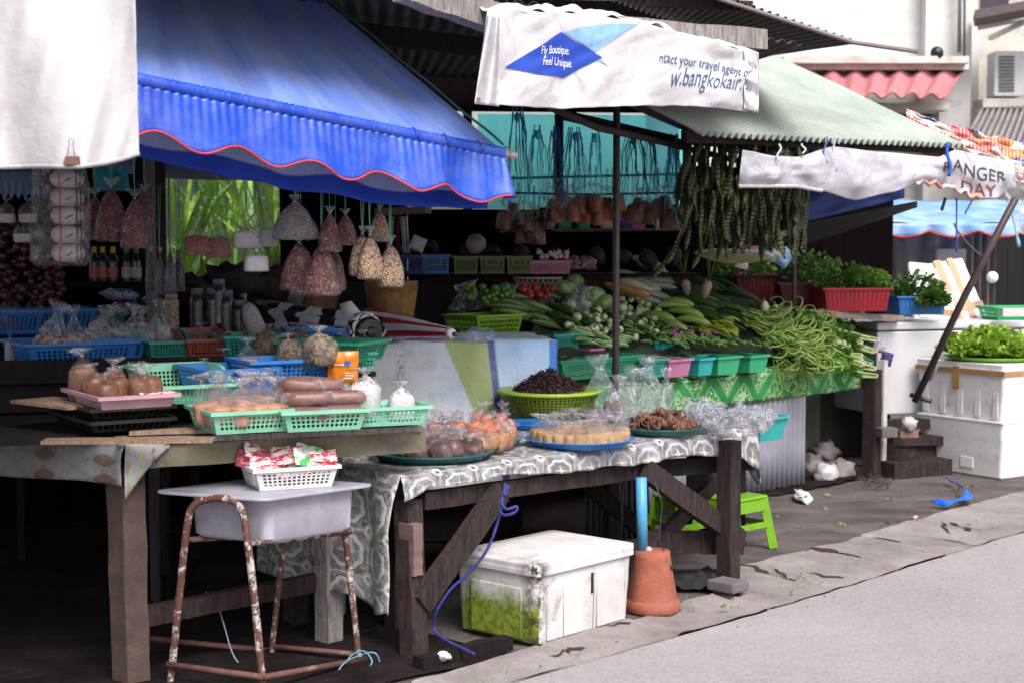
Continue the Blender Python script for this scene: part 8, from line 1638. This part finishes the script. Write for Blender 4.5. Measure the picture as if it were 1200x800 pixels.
# weeds along the kerb
wd = MB(); rr = random.Random(15)
for (cx_, cy_, n_, sp_) in [(915, 676, 160, 14), (930, 688, 60, 10), (655, 765, 90, 14), (620, 770, 40, 16), (585, 787, 60, 10), (800, 715, 100, 8), (807, 707, 60, 6), (560, 795, 40, 8), (700, 760, 20, 8), (352, 770, 120, 8), (650, 757, 60, 6)]:
    for k in range(n_):
        b_ = G(cx_ + rr.gauss(0, sp_), cy_ + rr.gauss(0, 3), -.015); d_ = Vector((rr.uniform(-1, 1), rr.uniform(-1, 1), rr.uniform(.3, 1.2))).normalized() * rr.uniform(.012, .04); s_ = Vector((rr.uniform(-1, 1), rr.uniform(-1, 1), 0)).normalized() * .0025
        wd.add([b_ - s_, b_ + s_, b_ + d_], [(0, 1, 2)])
tag(wd.build('kerb_grass', leafm('weed_grass', (.12, .17, .04), (.26, .3, .08), .2), smooth=False), 'small tufts of grass and moss growing in the kerb joints', 'grass', kind='stuff')
gr = MB()
for k in range(900):
    s_, t_ = rr.uniform(-1, 12), rr.uniform(TR - .1, 1.4); c_ = W(s_, t_, -.02 if t_ < tr(s_) else (-.005 if t_ < tk(s_) else .0)); q_ = rr.uniform(.002, .008); gr.blob(c_, (q_, q_, q_ * .6), 5, amp=.3, seed=k)
tag(gr.build('gravel', plain('small_grit', (.16, .13, .12), .9), smooth=False), 'scattered grit along the kerb and pavement', 'gravel', kind='stuff')
# ================================================================ CAMERA, LIGHT
cam = bpy.data.cameras.new('camera'); co = bpy.data.objects.new('camera', cam); C.objects.link(co)
co.location = (0, 0, HC); co.rotation_euler = (math.pi / 2 - PT, 0, 0)
cam.sensor_fit = 'HORIZONTAL'; cam.sensor_width = 36; cam.lens = F / 1200 * 36; cam.clip_end = 800; cam.clip_start = .05
cam.dof.use_dof = True; cam.dof.focus_distance = 7.0; cam.dof.aperture_fstop = 4.0
bpy.context.scene.camera = co
SUN_EL, SUN_AZ = R(50), R(158)      # azimuth of the direction the light comes from, measured from +Y clockwise
w = bpy.data.worlds.new('World'); bpy.context.scene.world = w; w.use_nodes = True; nt = w.node_tree
bg = nt.nodes['Background']; sky = nt.nodes.new('ShaderNodeTexSky'); sky.sky_type = 'NISHITA'; sky.sun_disc = False
sky.sun_elevation = SUN_EL; sky.sun_rotation = SUN_AZ; sky.dust_density = 4; sky.air_density = 1.2
hs = nt.nodes.new('ShaderNodeHueSaturation'); hs.inputs['Saturation'].default_value = .55
nt.links.new(sky.outputs[0], hs.inputs['Color']); nt.links.new(hs.outputs[0], bg.inputs[0]); bg.inputs[1].default_value = .105
sl = bpy.data.lights.new('sun', 'SUN'); so = bpy.data.objects.new('sun', sl); C.objects.link(so)
sl.energy = 2.0; sl.angle = R(30); sl.color = (1, .96, .93)
d = Vector((math.sin(SUN_AZ) * math.cos(SUN_EL), math.cos(SUN_AZ) * math.cos(SUN_EL), math.sin(SUN_EL)))
so.rotation_euler = (-d).to_track_quat('-Z', 'Y').to_euler()
sc = bpy.context.scene
sc.view_settings.view_transform = 'Standard'; sc.view_settings.look = 'None'; sc.view_settings.gamma = 1
sc.view_settings.exposure = EXPO if 'EXPO' in globals() else .95
sc.cycles.transparent_max_bounces = 24; sc.cycles.max_bounces = 6; sc.cycles.diffuse_bounces = 3; sc.cycles.glossy_bounces = 3
sc.cycles.use_denoising = True
